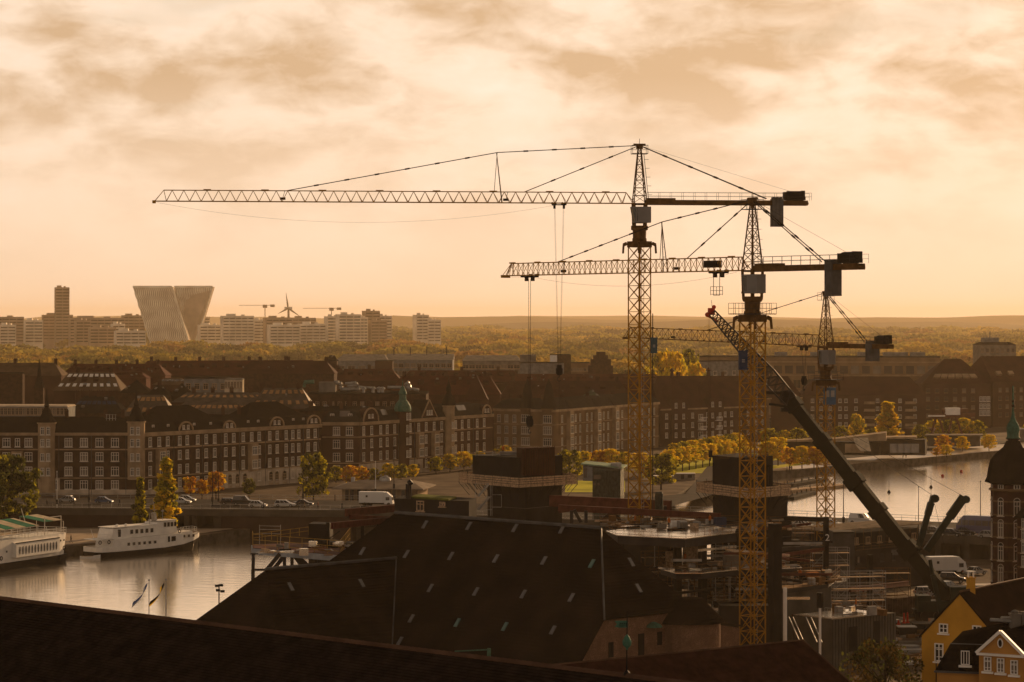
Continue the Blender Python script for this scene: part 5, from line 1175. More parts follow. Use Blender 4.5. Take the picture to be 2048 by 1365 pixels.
# ------------------------------------------------------------------ bridge
ZD = 4.0
bf = [xy(-90, 1016, ZD), xy(720, 1023, ZD), xy(1640, 1062, ZD), xy(2120, 1083, ZD)]
br = Bld.__new__(Bld); br.p = [V(p) for p in bf]; br.root = e = empty('road_bridge', (0, 560, 0), 'long low road bridge crossing the picture with cars and people on its deck', 'bridge')
dep = 34; bk = []
for i in range(4):
    ns = []
    if i > 0: q = (br.p[i]-br.p[i-1]).normalized(); ns.append(V((-q.y, q.x)))
    if i < 3: q = (br.p[i+1]-br.p[i]).normalized(); ns.append(V((-q.y, q.x)))
    q = sum(ns, V((0, 0)))/len(ns); bk.append(br.p[i]+q/q.length_squared*dep)
DECK = mat('bridge_concrete', (.085, .07, .055), rough=.8, scale=.2, var=.3)
mb = MB()
for i in range(3): a, b_, c, d = br.p[i], br.p[i+1], bk[i+1], bk[i]; mb.prism([a, b_, c, d], ZD-1.1, ZD-.004*i)
mb.build('deck', ASPH, e)
mb = MB()
for i in range(3): br.bx(mb, i, 0, br.seg(i)[3], -.35, .18, ZD-1.3, ZD+.18)
mb.build('fascia', DECK, e)
mb = MB()
for i in range(3): l = br.seg(i)[3]; railing(mb, [br.P(i, 0, -.2, ZD+.18), br.P(i, l, -.2, ZD+.18)], 1.05, 2.2, .035, (1, .2))
for i in range(3): railing(mb, [V((bk[i].x, bk[i].y, ZD)), V((bk[i+1].x, bk[i+1].y, ZD))], 1.1, 3, .05, (1, .5))
mb.build('railing', GALV, e)
mb = MB()
t1, t2, t3 = br.t_at(0, 352), br.t_at(0, 442), br.seg(0)[3]
br.bx(mb, 0, 0, t1, -dep+1, -.3, -3, ZD-1.15); br.bx(mb, 0, t2, t3-2, -dep+1, -.3, -3, ZD-1.15)
mb.build('abutment_wall', mat('dark_abutment_brick', (.055, .032, .024), scale=.3, bump=.3), e)
for x in (368, 384, 427, 436): t = br.t_at(0, x); mb = MB(); br.bx(mb, 0, t-.5, t+.5, -dep+4, -2, -3, ZD-1.15); mb.build('pier', DECK, e)
for x in (1500, 1620, 1700, 1790): t = br.t_at(1 if x < 1640 else 2, x); i = 1 if x < 1640 else 2; mb = MB(); br.bx(mb, i, t-.7, t+.7, -dep+6, -3, -3, ZD-1.15); mb.build('pier', DECK, e)
for x in (1868, 1925, 1977): t = br.t_at(2, x); mb = MB(); br.bx(mb, 2, t-.55, t+.55, -12, -2, -3, ZD-1.15); mb.build('pier', DECK, e)
mb = MB(); br.bx(mb, 2, br.t_at(2, 1590) if 0 else 0, br.t_at(2, 1880), -dep+2, -dep+3, -3, ZD-1.15); mb.build('inner_wall', DECK, e)
mb = MB()
for i in range(3):
    l = br.seg(i)[3]; t = 2
    while t < l-4: 
        mb.face([br.P(i, t, -13, ZD+.006), br.P(i, t+3, -13, ZD+.006), br.P(i, t+3, -13.2, ZD+.006), br.P(i, t, -13.2, ZD+.006)]); t += 9
    mb.face([br.P(i, 2, -5, ZD+.006), br.P(i, l-2, -5, ZD+.006), br.P(i, l-2, -5.2, ZD+.006), br.P(i, 2, -5.2, ZD+.006)])
mb.build('road_marking', WHITE, e)
# bridge control tower
e = empty('bridge_control_tower', (pt(1208, 1000, 555).x, 555, 0), 'grey green clad bridge control tower with a slanting copper roof', 'control tower')
CL = mat('grey_green_cladding', (.055, .065, .055), rough=.6, scale=1.5, var=.3)
z = lambda y, D=555: H-(y-HY)*D/F
a, b_ = pt(1185, 1000, 552), pt(1241, 1000, 560); d_ = V((1.0, 6.0, 0))
Zf = lambda p, zz: V((p.x, p.y, zz))
mb = MB(); mb.hexa([Zf(a, 0), Zf(b_, 0), Zf(b_+d_, 0), Zf(a+d_, 0)], [Zf(a, z(934)), Zf(b_, z(941)), Zf(b_+d_, z(941)), Zf(a+d_, z(934))])
a2, b2 = pt(1166, 1000, 553), pt(1190, 1000, 553.5); mb2 = MB(); mb2.hexa([Zf(a2, z(961)), Zf(a, z(961)), Zf(a+d_, z(961)), Zf(a2+d_, z(961))], [Zf(a2, z(930)), Zf(a, z(934)), Zf(a+d_, z(934)), Zf(a2+d_, z(930))])
mb.build('shaft', CL, e); mb2.build('lookout', GREYP, e)
mb = MB()
for k in range(30): q = a.lerp(b_, (k+.5)/30); mb.beam(Zf(q, .5)-V((0, .06, 0)), Zf(q, z(943))-V((0, .06, 0)), .09, .12)
mb.build('cladding_ribs', CL, e)
mb = MB(); r_ = pt(1162, 925, 550), pt(1245, 941, 559); mb.hexa([Zf(r_[0], z(927)), Zf(r_[1], z(940)), Zf(r_[1]+d_*1.35, z(939)), Zf(r_[0]+d_*1.35, z(926))], [Zf(r_[0], z(924.5)), Zf(r_[1], z(937.5)), Zf(r_[1]+d_*1.35, z(936)), Zf(r_[0]+d_*1.35, z(923.5))]); mb.build('roof', mat('pale_copper_roof', (.22, .30, .20), rough=.5), e)
def pane(x0, x1, y0, y1, D, m=GLASSB, par=None, name='window'):
    mb = MB(); p, q = pt(x0, y1, D), pt(x1, y0, D); mb.hexa([p, V((q.x, p.y, p.z)), V((q.x, p.y+.15, p.z)), V((p.x, p.y+.15, p.z))], [V((p.x, p.y, q.z)), q, V((q.x, p.y+.15, q.z)), V((p.x, p.y+.15, q.z))]); return mb.build(name, m, par or e)
pane(1187, 1202, 950, 959, 551.8); pane(1187, 1192, 966, 971, 551.8); pane(1195, 1200, 966, 971, 551.8)
for x in range(1168, 1186, 4): pane(x, x+3, 936, 956, 552.6)
mb = MB(); mb.tube(pt(1240, 937, 560), pt(1240, 926, 560), .35, 8); mb.box(pt(1231, 932, 559), (2, 1.6, 1.2)); mb.build('roof_plant', GALV, e)
# quay pavilion with low pyramid roof
e = empty('quay_pavilion', (pt(752, 1000, 650).x, 650, 0), 'low stone pavilion with wide pyramid roof behind the white truck', 'pavilion')
a, b_ = pt(684, 1000, 643), pt(835, 1000, 640); mb = MB(); zt = H-(975-HY)*645/F; mb.prism([(a.x, a.y), (b_.x, b_.y), (b_.x+2, b_.y+14), (a.x+2, a.y+14)], 0, zt); mb.build('wall', STONE, e)
mb = MB(); pq = [(a.x-2.4, a.y-2), (b_.x+1.4, b_.y-2), (b_.x+4, b_.y+16), (a.x-1, a.y+16)]; cx_, cy_ = (a.x+b_.x)/2+1, 648; n = [(cx_-6, cy_), (cx_+6, cy_)]
lo = [V((x, y, zt)) for x, y in pq]; mb.prism(pq, zt-.25, zt); A_, B_ = V((n[0][0], n[0][1], zt+1.6)), V((n[1][0], n[1][1], zt+1.6))
lo = [p+Z*.003 for p in lo]; mb.raw(lo+[A_, B_], [(0, 1, 5, 4), (2, 3, 4, 5), (1, 2, 5), (3, 0, 4)]); rf = mb.build('roof', mat('pale_felt_roof', (.24, .19, .14), rough=.6, scale=.3), e)
mb = MB(); q = (A_+B_)/2; mb.lathe([(1.5, -.3), (1.3, .5), (.3, 1.0)], q, 12); mb.box(pt(706, 963, 648), (.9, .9, 2)); mb.build('roof_vent', GALV, rf)
for x in (694, 704, 718, 730, 746, 774, 788, 806, 820): pane(x-3.5, x+3.5, 980, 1004, 638.8 if x > 750 else 640.5, GLASS)
# ------------------------------------------------------------------ vehicles
CG = GLASS; TY = BLACKM; HL = mat('lamp_glass', (.6, .55, .45), rough=.15, spec=1); TL = mat('tail_lamp_red', (.35, .02, .01), rough=.3)
def paint(name, c): return mat('car_paint_'+name, c, rough=.28, spec=.8, var=.05)
PW, PS, PB, PBL, PR = paint('white', (.58, .56, .52)), paint('silver', (.36, .35, .33)), paint('black', (.02, .02, .02)), paint('blue', (.05, .10, .2)), paint('red', (.25, .03, .02))
def car(label, p, ang, kind, pm, group='cars on the bridge', cat='car', name='car'):
    """a vehicle facing +X at the origin, then turned and placed"""
    L_, W, Hh = {'hatch': (4.0, 1.72, 1.48), 'sedan': (4.6, 1.78, 1.45), 'suv': (4.7, 1.9, 1.8), 'van': (5.0, 1.95, 2.1), 'estate': (4.7, 1.8, 1.5)}[kind]
    e = empty(name, (0, 0, 0), label, cat, group); h = L_/2
    hood = {'van': .30, 'suv': .28, 'hatch': .27}.get(kind, .29); boot = .16 if kind == 'sedan' else .0
    zb = Hh*.58; zs = .32
    prof = [(-h, zs), (-h*1.0, zb*.72), (-h+.12, zb*.96), (-h+.3, zb), (h-L_*hood, zb), (h-.35, zb*.86), (h-.05, zb*.66), (h, zb*.5), (h-.03, zs)]
    mb = MB(); n = len(prof)
    lf = [(x, -W/2+(.10 if abs(x) > h-.2 else 0), z_) for x, z_ in prof]; rt = [(x, -y, z_) for x, y, z_ in lf]
    mb.raw(lf+rt, [tuple(range(n)), tuple(reversed(range(n, 2*n)))]+[(i, n+i, n+(i+1) % n, (i+1) % n) for i in range(n)])
    x0, x1 = -h+.25+L_*boot, h-L_*hood+.25; t0, t1 = x0+(.55 if kind in ('sedan', 'hatch') else .2), x1-(.95 if kind != 'van' else .75)
    Gb = [(x0, -W/2+.06, zb), (x1, -W/2+.06, zb), (x1, W/2-.06, zb), (x0, W/2-.06, zb)]; Gt = [(t0, -W/2+.22, Hh-.05), (t1, -W/2+.22, Hh-.05), (t1, W/2-.22, Hh-.05), (t0, W/2-.22, Hh-.05)]
    mb.hexa([(a, b_, Hh-.06) for a, b_, _ in Gt], [(a*.97, b_*.93, Hh) for a, b_, _ in Gt])
    for s_ in (0, 3):
        sy = -1 if s_ == 0 else 1
        for f0 in (0, .36, .68, 1):
            if kind == 'van' and f0 == .36: continue
            p0 = V(Gb[s_]).lerp(V(Gb[1 if s_ == 0 else 2]), f0); p1 = V(Gt[s_]).lerp(V(Gt[1 if s_ == 0 else 2]), f0); mb.beam(p0, p1, .09, .07)
        if kind == 'van':
            f = V((0, sy*.03, 0)); mb.hexa([V(Gb[s_])+f, V(Gb[s_]).lerp(V(Gb[1 if s_ == 0 else 2]), .62)+f, V(Gb[s_]).lerp(V(Gb[1 if s_ == 0 else 2]), .62)-f, V(Gb[s_])-f], [V(Gt[s_])+f, V(Gt[s_]).lerp(V(Gt[1 if s_ == 0 else 2]), .62)+f, V(Gt[s_]).lerp(V(Gt[1 if s_ == 0 else 2]), .62)-f, V(Gt[s_])-f])
    bd_ = mb.build('body', pm, e)
    mb = MB(); mb.hexa(Gb, Gt); mb.build('window', CG, e)
    for sx in (-1, 1):
        for sy in (-1, 1):
            mb = MB(); x = sx*L_*.305; y = sy*(W/2-.1); mb.tube((x, y-.11, .33), (x, y+.12, .33), .335, 12); wl = mb.build('wheel', TY, e)
            mb = MB(); mb.tube((x, y+sy*.08, .33), (x, y+sy*.13, .33), .2, 8); mb.build('rim', GALV, wl)
    for sy in (-1, 1):
        mb = MB(); mb.box((h-.12, sy*(W/2-.28), zb*.72), (.3, .36, .14)); mb.build('headlight', HL, e)
        mb = MB(); mb.box((-h+.04, sy*(W/2-.2), zb*.82), (.12, .24, .2)); mb.build('tail_light', TL, e)
    e.location = p; e.rotation_euler[2] = ang; return e
ang0 = math.atan2(br.seg(0)[1].y, br.seg(0)[1].x); ang2 = math.atan2(br.seg(2)[1].y, br.seg(2)[1].x); angm = math.atan2(br.seg(1)[1].y, br.seg(1)[1].x)
Wd = lambda x, y, zz=ZD+.01: wz(x, y, zz)
car('silver hatchback on the bridge beside the big dark tree', Wd(133, 1005), ang0+math.pi, 'hatch', PS)
car('blue and white hatchback between the dark tree and the poplars', Wd(208, 1007), ang0, 'hatch', PBL)
car('white car half hidden to the right of the big poplar, front one', Wd(362, 1008), ang0, 'sedan', PW)
car('silver car just behind the white one by the big poplar', Wd(374, 1004), ang0, 'hatch', PS)
car('black people carrier, largest dark vehicle on the bridge', Wd(487, 1011), ang0, 'van', PB)
car('dark estate car tailing the black people carrier', Wd(462, 1010), ang0, 'estate', PB)
car('white compact car just ahead of the black people carrier', Wd(516, 1015), ang0, 'hatch', PW)
car('white estate car halfway between the people carrier and the truck', Wd(570, 1014), ang0, 'estate', PW)
car('dark saloon car following the white estate', Wd(606, 1012), ang0, 'sedan', PB)
car('silver hatchback passing behind the slab portal frame', Wd(1606, 1056), ang2, 'hatch', PW)
car('pale car with sloping bonnet behind the rear crane mast', Wd(1662, 1053), ang2, 'sedan', PW)
car('white delivery van with dark windscreen on the bridge right of the rear crane', Wd(1722, 1048), ang2, 'van', PW)
car('black car between the boom and the guying arms', Wd(1868, 1068), ang2, 'sedan', PB)
car('black car just right of the first guying arm', Wd(1903, 1073), ang2, 'estate', PB)
car('dark car directly in front of the blue coach', Wd(1930, 1070), ang2, 'sedan', PB)
car('small pale car half hidden by the brick tower', Wd(1978, 1077), ang2, 'hatch', PS)
SL_ = [((1818, 1166), .1, 'van', PW, 'white van on the site street behind the crane boom'), ((1800, 1162), .2, 'van', PW, 'white van with its bonnet showing left of the boom'),
 ((1857, 1192), .05, 'estate', PS, 'silver estate car parked by the hoarding near the boom foot'), ((1745, 1190), .3, 'hatch', PW, 'white hatchback in the site behind a dark column'),
 ((1895, 1180), .9, 'estate', PB, 'dark car parked tightly behind the boom foot'), ((1950, 1150), .6, 'sedan', PS, 'silver car under the bridge near the brick tower'),
 ((1905, 1166), -.2, 'suv', PB, 'black off-roader at the kerb right of the boom'), ((1880, 1196), .1, 'hatch', PS, 'small silver car squeezed beside the boom foot')]
for (x, y), a, k, m, lab in SL_: q = wz(x, y, .06); car(lab, q, a, k, m, 'vehicles on the site street')
def lorry(lab, p, a, L_, W, Hh, cabm, boxm, name='box_truck', cat='truck'):
    e = empty(name, (0, 0, 0), lab, cat); h = L_/2; mb = MB(); mb.box((-.95, 0, .85+(Hh-.85)/2), (L_-2.0, W, Hh-.85)); mb.box((-.95, 0, Hh+.03), (L_-1.9, W+.06, .06)); bx_ = mb.build('cargo_box', boxm, e)
    mb = MB(); mb.box((-2.0, -W/2-.01, Hh*.72), (.45, .05, .45)); mb.build('window', CG, bx_)
    mb = MB(); mb.hexa([(h-1.9, -W/2+.05, .6), (h, -W/2+.05, .6), (h, W/2-.05, .6), (h-1.9, W/2-.05, .6)], [(h-1.9, -W/2+.1, 2.35), (h-.35, -W/2+.15, 2.35), (h-.35, W/2-.15, 2.35), (h-1.9, W/2-.1, 2.35)])
    mb.hexa([(h-1.9, -W/2+.1, 2.36), (h-.5, -W/2+.15, 2.36), (h-.5, W/2-.15, 2.36), (h-1.9, W/2-.1, 2.36)], [(h-1.9, -W/2+.15, Hh), (h-1.4, -W/2+.3, Hh), (h-1.4, W/2-.3, Hh), (h-1.9, W/2-.15, Hh)]); cb_ = mb.build('cab', cabm, e)
    mb = MB(); mb.box((h-1.15, -W/2+.06, 1.75), (.8, .08, .7)); mb.box((h-.2, 0, 1.75), (.12, W-.5, .8)); mb.build('window', CG, cb_)
    mb = MB(); mb.box((-.8, 0, .6), (L_-1.6, W*.5, .25)); mb.build('chassis', BLACKM, e)
    for x in (-h+1.3, -h+2.3, h-.9):
        for sy in (-1, 1): mb = MB(); mb.tube((x, sy*(W/2-.35), .45), (x, sy*W/2, .45), .45, 12); mb.build('wheel', TY, e)
    e.location = p; e.rotation_euler[2] = a; return e
lorry('white box truck with high air deflector driving over the bridge', Wd(753, 1013), ang0, 7.6, 2.4, 3.15, PW, PW)
lorry('beige box truck parked in the site street left of the boom', wz(1790, 1158, .06), .05, 8, 2.4, 3.3, PB, mat('beige_canvas', (.22, .17, .12)))
lorry('white box truck behind the boom by the bridge opening', wz(1893, 1150, .06), .2, 7, 2.4, 3.2, PW, PW)
# coach
e = empty('coach', (0, 0, 0), 'dark blue coach with a row of bright windows at the brick tower', 'coach'); mb = MB(); PV = paint('deep_blue', (.045, .045, .12))
mb.hexa([(-6, -1.25, .35), (6, -1.25, .35), (6, 1.25, .35), (-6, 1.25, .35)], [(-6, -1.25, 1.75), (6, -1.25, 1.75), (6, 1.25, 1.75), (-6, 1.25, 1.75)]); mb.hexa([(-6, -1.22, 2.7), (5.2, -1.22, 2.7), (5.2, 1.22, 2.7), (-6, 1.22, 2.7)], [(-5.8, -1.1, 3.5), (4.6, -1.1, 3.5), (4.6, 1.1, 3.5), (-5.8, 1.1, 3.5)])
for k in range(9):
    for sy in (-1, 1): mb.beam((-5.95+k*1.35, sy*1.2, 1.7), (-5.95+k*1.35, sy*1.2, 2.75), .14, .1)
for sy in (-1, 1): mb.beam((5.95, sy*1.15, 1.7), (5.1, sy*1.15, 2.9), .16, .12)
mb.beam((6, -1.3, 2.9), (6.5, -1.5, 2.4), .1, .1); mb.build('body', PV, e)
mb = MB(); mb.hexa([(-5.9, -1.16, 1.75), (5.95, -1.16, 1.75), (5.95, 1.16, 1.75), (-5.9, 1.16, 1.75)], [(-5.9, -1.16, 2.72), (5.2, -1.16, 2.72), (5.2, 1.16, 2.72), (-5.9, 1.16, 2.72)]); mb.build('window', GLASSB, e)
for x in (-3.8, 4.0):
    for sy in (-1, 1): mb = MB(); mb.tube((x, sy*.95, .5), (x, sy*1.27, .5), .5, 12); mb.build('wheel', TY, e)
for sy in (-1, 1): mb = MB(); mb.box((6.0, sy*.85, .85), (.12, .4, .2)); mb.build('headlight', HL, e)
e.location = Wd(1976, 1071); e.rotation_euler[2] = ang2+math.pi; e.scale = (1, 1, 1.05)
# ------------------------------------------------------------------ people: one continuous skinned body each
def person_master(pose, coat, leg):
    J_ = {'pel': (0, 0, .95), 'waist': (0, 0, 1.1), 'chest': (0, 0, 1.38), 'neck': (0, .0, 1.52), 'head': (0, -.02, 1.62), 'top': (0, -.01, 1.74)}
    st = .22 if pose == 'walk' else .05
    for s_, sg in ((-1, -1), (1, 1)):
        J_['hip%d' % s_] = (s_*.09, 0, .9); J_['knee%d' % s_] = (s_*.10, -sg*st*.5, .5); J_['ank%d' % s_] = (s_*.10, -sg*st+.03, .09); J_['toe%d' % s_] = (s_*.11, -sg*st-.14, .04)
        J_['sh%d' % s_] = (s_*.18, 0, 1.42); J_['el%d' % s_] = (s_*.24, sg*st*.4, 1.14); J_['wr%d' % s_] = (s_*.22, sg*st*.7-.08, .9); J_['ha%d' % s_] = (s_*.21, sg*st*.7-.12, .82)
    E_ = [('pel', 'waist'), ('waist', 'chest'), ('chest', 'neck'), ('neck', 'head'), ('head', 'top')]
    for s_ in (-1, 1): E_ += [('pel', 'hip%d' % s_), ('hip%d' % s_, 'knee%d' % s_), ('knee%d' % s_, 'ank%d' % s_), ('ank%d' % s_, 'toe%d' % s_), ('chest', 'sh%d' % s_), ('sh%d' % s_, 'el%d' % s_), ('el%d' % s_, 'wr%d' % s_), ('wr%d' % s_, 'ha%d' % s_)]
    rad = {'pel': .15, 'wai': .14, 'che': .15, 'nec': .06, 'hea': .10, 'top': .075, 'hip': .10, 'kne': .062, 'ank': .045, 'toe': .04, 'sh-': .07, 'sh1': .07, 'el-': .048, 'el1': .048, 'wr-': .036, 'wr1': .036, 'ha-': .04, 'ha1': .04}
    ks = list(J_); me = bpy.data.meshes.new('person'); me.from_pydata([J_[k] for k in ks], [(ks.index(a), ks.index(b_)) for a, b_ in E_], [])
    o = bpy.data.objects.new('person', me); col.objects.link(o); sk = o.modifiers.new('s', 'SKIN'); ly = me.skin_vertices[0] if me.skin_vertices else None
    if ly is None:
        bpy.context.view_layer.objects.active = o; ly = me.skin_vertices.new(name='') if hasattr(me.skin_vertices, 'new') else me.skin_vertices[0]
    for i, k in enumerate(ks): r_ = rad.get(k[:3], .05); ly.data[i].radius = (r_*(1.25 if k in ('chest', 'pel', 'waist') else 1), r_*(.85 if k in ('chest', 'pel', 'waist') else 1)); ly.data[i].use_root = (k == 'pel')
    sb = o.modifiers.new('d', 'SUBSURF'); sb.levels = sb.render_levels = 1
    dg = bpy.context.evaluated_depsgraph_get(); m2 = bpy.data.meshes.new_from_object(o.evaluated_get(dg)); bpy.data.objects.remove(o)
    m2.materials.clear()
    for m in (coat, leg, mat('skin', (.35, .2, .14)), mat('hair', (.05, .03, .02)), BLACKM): m2.materials.append(m)
    for p in m2.polygons:
        z_ = p.center.z; y_ = p.center.y
        p.material_index = (3 if (z_ > 1.70 or (z_ > 1.6 and y_ > .02)) else 2) if z_ > 1.54 else (0 if z_ > .86 else (4 if z_ < .08 else 1))
        if z_ < .9 and abs(p.center.x) > .17 and z_ > .75: p.material_index = 2
    r = bpy.data.objects.new('person', m2); col.objects.link(r); return r
CO = [mat('dark_coat', (.02, .02, .025)), mat('red_coat', (.16, .03, .02)), mat('tan_coat', (.2, .13, .07))]
PM = {}
def person(lab, p, ang, coat=0, pose='walk', group=None):
    k = (coat, pose)
    if k not in PM: PM[k] = o = person_master(pose, CO[coat], mat('dark_trousers', (.02, .02, .03)))
    else: o = PM[k].copy(); col.objects.link(o)
    o.name = 'person'; o.location = p; o.rotation_euler[2] = ang; tag(o, lab, 'person')
    if group: o['group'] = group
    elif 'group' in o: del o['group']
    return o
for x, y, a, c_, po, lab in [(94, 1013, 1.5, 0, 'walk', 'person in dark coat walking on the bridge at the left tree'), (148, 1012, -1.5, 0, 'walk', 'person in dark clothes beside the silver hatchback'),
  (239, 1012, 1.5, 0, 'walk', 'person in black walking in front of the left poplar'), (527, 1019, 1.5, 0, 'stand', 'person standing at the railing before the white compact'), (599, 1020, 1.5, 0, 'walk', 'first of a pair of dark figures at the railing under the dark saloon'),
  (609, 1020, 1.5, 2, 'walk', 'second of the pair at the railing, in a tan coat'), (636, 1019, 1.4, 1, 'walk', 'person in red jacket walking alone left of the truck'), (684, 1020, -1.5, 0, 'walk', 'dark figure leaning on walk just left of the truck'),
  (670, 1003, 1.5, 0, 'stand', 'person on the far pavement behind the roadway')]:
    person(lab, Wd(x, y) if y > 1004 else Wd(x, y), a, c_, po, 'people crossing the bridge')
for x, y, lab in [(142, 1086, 'person alone on the quay between the two ships'), (1574, 943, 'left of three people strolling by the lawn'), (1579, 943, 'middle of three people strolling by the lawn'), (1583, 943, 'right of three people strolling by the lawn'),
  (1806, 917, 'left person of a couple on the promenade'), (1812, 917, 'right person of a couple on the promenade'), (1847, 911, 'lone walker farther along the promenade')]:
    person(lab, wz(x, y, .05), rnd.random()*6, rnd.randrange(3), 'walk', 'people on the quays')
# ------------------------------------------------------------------ ships
def hull(mb, L_, B_, stations, zlo, zhi, m=0):
    """closed band of hull between two heights; stations: (f along, half beam factor at low, at high, sheer)"""
    lo, hi = [], []
    for f, a, b_, sh in stations: lo.append((f*L_, a*B_/2, zlo+sh*.0)); hi.append((f*L_, b_*B_/2, zhi+sh))
    n = len(stations); vs_ = []
    for x, y, z_ in lo: vs_ += [(x, -y, z_), (x, y, z_)]
    for x, y, z_ in hi: vs_ += [(x, -y, z_), (x, y, z_)]
    fs = []
    for i in range(n-1):
        a = 2*i; b2 = 2*n+2*i; fs += [(a, a+2, b2+2, b2), (a+3, a+1, b2+1, b2+3), (b2, b2+2, b2+3, b2+1), (a+1, a+3, a+2, a)]
    fs += [(0, 2*n, 2*n+1, 1), (2*n-2, 2*n-1, 4*n-1, 4*n-2)]; mb.raw(vs_, fs, m)
def place(e, p, a): e.location = p; e.rotation_euler[2] = a
def rowin(par, xs, y, z_, w_, h_, name='window', m=GLASS, yaw=0):
    for x in xs:
        mb = MB(); mb.box((x, y, z_), (w_, .06, h_)); o = mb.build(name, m, par)
        mb = MB(); mb.box((x, y-.0, z_), (w_+.14, .045, h_+.14)); mb.build('frame', FRAME, o)
s0, s1 = wz(196, 1117, -2), wz(414, 1099, -2); LL = (s1-s0).length
e = empty('passenger_ship', (0, 0, 0), 'white passenger ship with black hull, wheelhouse and two decks at the quay', 'ship')
st = [(0, .55, .7, .1), (.04, .8, .95, .05), (.15, .95, 1, 0), (.6, .95, 1, .1), (.78, .75, .92, .45), (.9, .4, .62, .95), (.97, .12, .3, 1.35), (1, .02, .06, 1.6)]
mb = MB(); hull(mb, LL, 5.6, st, -.4, 1.0); mb.build('hull', BLACKM, e)
st2 = [(f, b_, b_*1.02, sh) for f, a, b_, sh in st]
mb = MB(); lo = [(f, b_, b_*1.03, sh) for f, a, b_, sh in st]
n = len(st); vs_ = []; fs = []
for f, a, b_, sh in st: x = f*LL; y = b_*2.8; vs_ += [(x, -y, 1.0+sh), (x, y, 1.0+sh), (x, -y*1.02, 2.0+sh*.92), (x, y*1.02, 2.0+sh*.92)]
for i in range(n-1): a = 4*i; fs += [(a, a+4, a+6, a+2), (a+5, a+1, a+3, a+7)]
fs.append((0, 2, 3, 1)); mb.raw(vs_, fs); mb.build('bulwark', WHITE, e)
mb = MB(); mb.hexa([(LL*.12, -2.5, 1.1), (LL*.93, -1.0, 1.9), (LL*.93, 1.0, 1.9), (LL*.12, 2.5, 1.1)], [(LL*.15, -2.45, 3.5), (LL*.90, -1.3, 3.9), (LL*.90, 1.3, 3.9), (LL*.15, 2.45, 3.5)])
mb.hexa([(LL*.12, -2.75, 1.2), (LL*.78, -2.55, 1.5), (LL*.78, 2.55, 1.5), (LL*.12, 2.75, 1.2)], [(LL*.14, -2.75, 3.45), (LL*.78, -2.5, 3.65), (LL*.78, 2.5, 3.65), (LL*.14, 2.75, 3.45)]); dk = mb.build('main_deckhouse', WHITE, e)
rowin(dk, [LL*(.27+.048*k) for k in range(6)], -2.74, 2.3, .62, .6); rowin(dk, [LL*(.80+.043*k) for k in range(3)], -2.1, 3.0, .5, .5)
mb = MB(); mb.box((LL*.64, -2.68, 2.5), (.45, .06, 1.5)); mb.box((LL*.685, -2.62, 2.7), (1.1, .06, 1.0)); mb.build('doorway', BLACKM, dk)
mb = MB(); mb.hexa([(LL*.13, -2.3, 3.5), (LL*.56, -2.3, 3.65), (LL*.56, 2.3, 3.65), (LL*.13, 2.3, 3.5)], [(LL*.15, -2.2, 5.5), (LL*.56, -2.2, 5.8), (LL*.56, 2.2, 5.8), (LL*.15, 2.2, 5.5)]); mb.box((LL*.35, 0, 5.75), (LL*.42, 4.6, .14)); up_d = mb.build('upper_deckhouse', WHITE, e)
rowin(up_d, [LL*(.31+.046*k) for k in range(5)], -2.28, 4.7, .7, .8); mb = MB(); mb.box((LL*.2, -2.27, 4.6), (.7, .06, 1.5)); mb.build('door', GLASS, up_d)
mb = MB(); mb.hexa([(LL*.55, -1.9, 3.7), (LL*.75, -1.7, 3.9), (LL*.75, 1.7, 3.9), (LL*.55, 1.9, 3.7)], [(LL*.55, -1.8, 6.2), (LL*.73, -1.5, 6.3), (LL*.73, 1.5, 6.3), (LL*.55, 1.8, 6.2)]); mb.box((LL*.66, 0, 6.4), (4.4, 3.6, .14)); wh_ = mb.build('wheelhouse', WHITE, e)
rowin(wh_, [LL*(.63+.032*k) for k in range(4)], -1.78, 5.6, .6, .85)
mb = MB(); mb.tube((LL*.60, 0, 6.4), (LL*.57, 0, 10.8), .09, 6, r2=.04); mb.beam((LL*.585, 0, 6.4), (LL*.575, 0, 8), .7, .9); mb.tube((LL*.585, -.8, 8.6), (LL*.585, .8, 8.6), .05); mb.tube((LL*.66, 0, 6.4), (LL*.66, 0, 8.1), .06); mb.lathe([(.2, 8.1), (.28, 8.3), (.05, 8.5)], (LL*.66, 0, 0), 10); mb.tube((LL*.54, 0, 5.8), (LL*.54, 0, 8), .05); mb.build('mast', GALV, e)
for x in (LL*.22, LL*.30): mb = MB(); mb.lathe([(.15, 5.7), (.4, 5.95), (.35, 6.15), (.1, 6.3)], (x, -.8, 0), 12); mb.build('vent', WHITE, up_d)
mb = MB(); railing(mb, [V((LL*.01, -2.0, 2.1)), V((LL*.14, -2.5, 2.0))], 1.0, 1, .035); railing(mb, [V((LL*.02, -1.9, 3.55)), V((LL*.13, -2.3, 3.5))], 1, 1, .035); railing(mb, [V((LL*.77, -1.9, 3.95)), V((LL*.9, -1.2, 4.0)), V((LL*.97, -.4, 3.6))], .9, 1, .03); railing(mb, [V((LL*.57, -2.3, 3.7)), V((LL*.78, -2.2, 3.8))], .9, 1.2, .03)
mb.tube((LL*.04, 0, 3.4), (LL*.01, 0, 5.6), .05); mb.box((LL*.06, 0, 3.5), (3, 4.4, .1)); mb.build('deck_rail', WHITE, e)
for x, y, z_ in ((LL*.75, -2.3, 4.1), (LL*.1, -2.5, 3.0), (LL*.03, -2.2, 3.0)):
    mb = MB(); c_ = V((x, y, z_)); ring = [c_+V((.33*math.cos(t*.628), 0, .33*math.sin(t*.628))) for t in range(11)]; mb.path(ring, .09, 6); mb.build('lifebuoy', BLACKM, e)
dd_ = (s1-s0).normalized(); place(e, s0+V((-dd_.y, dd_.x, 0))*2.6, math.atan2(s1.y-s0.y, s1.x-s0.x))
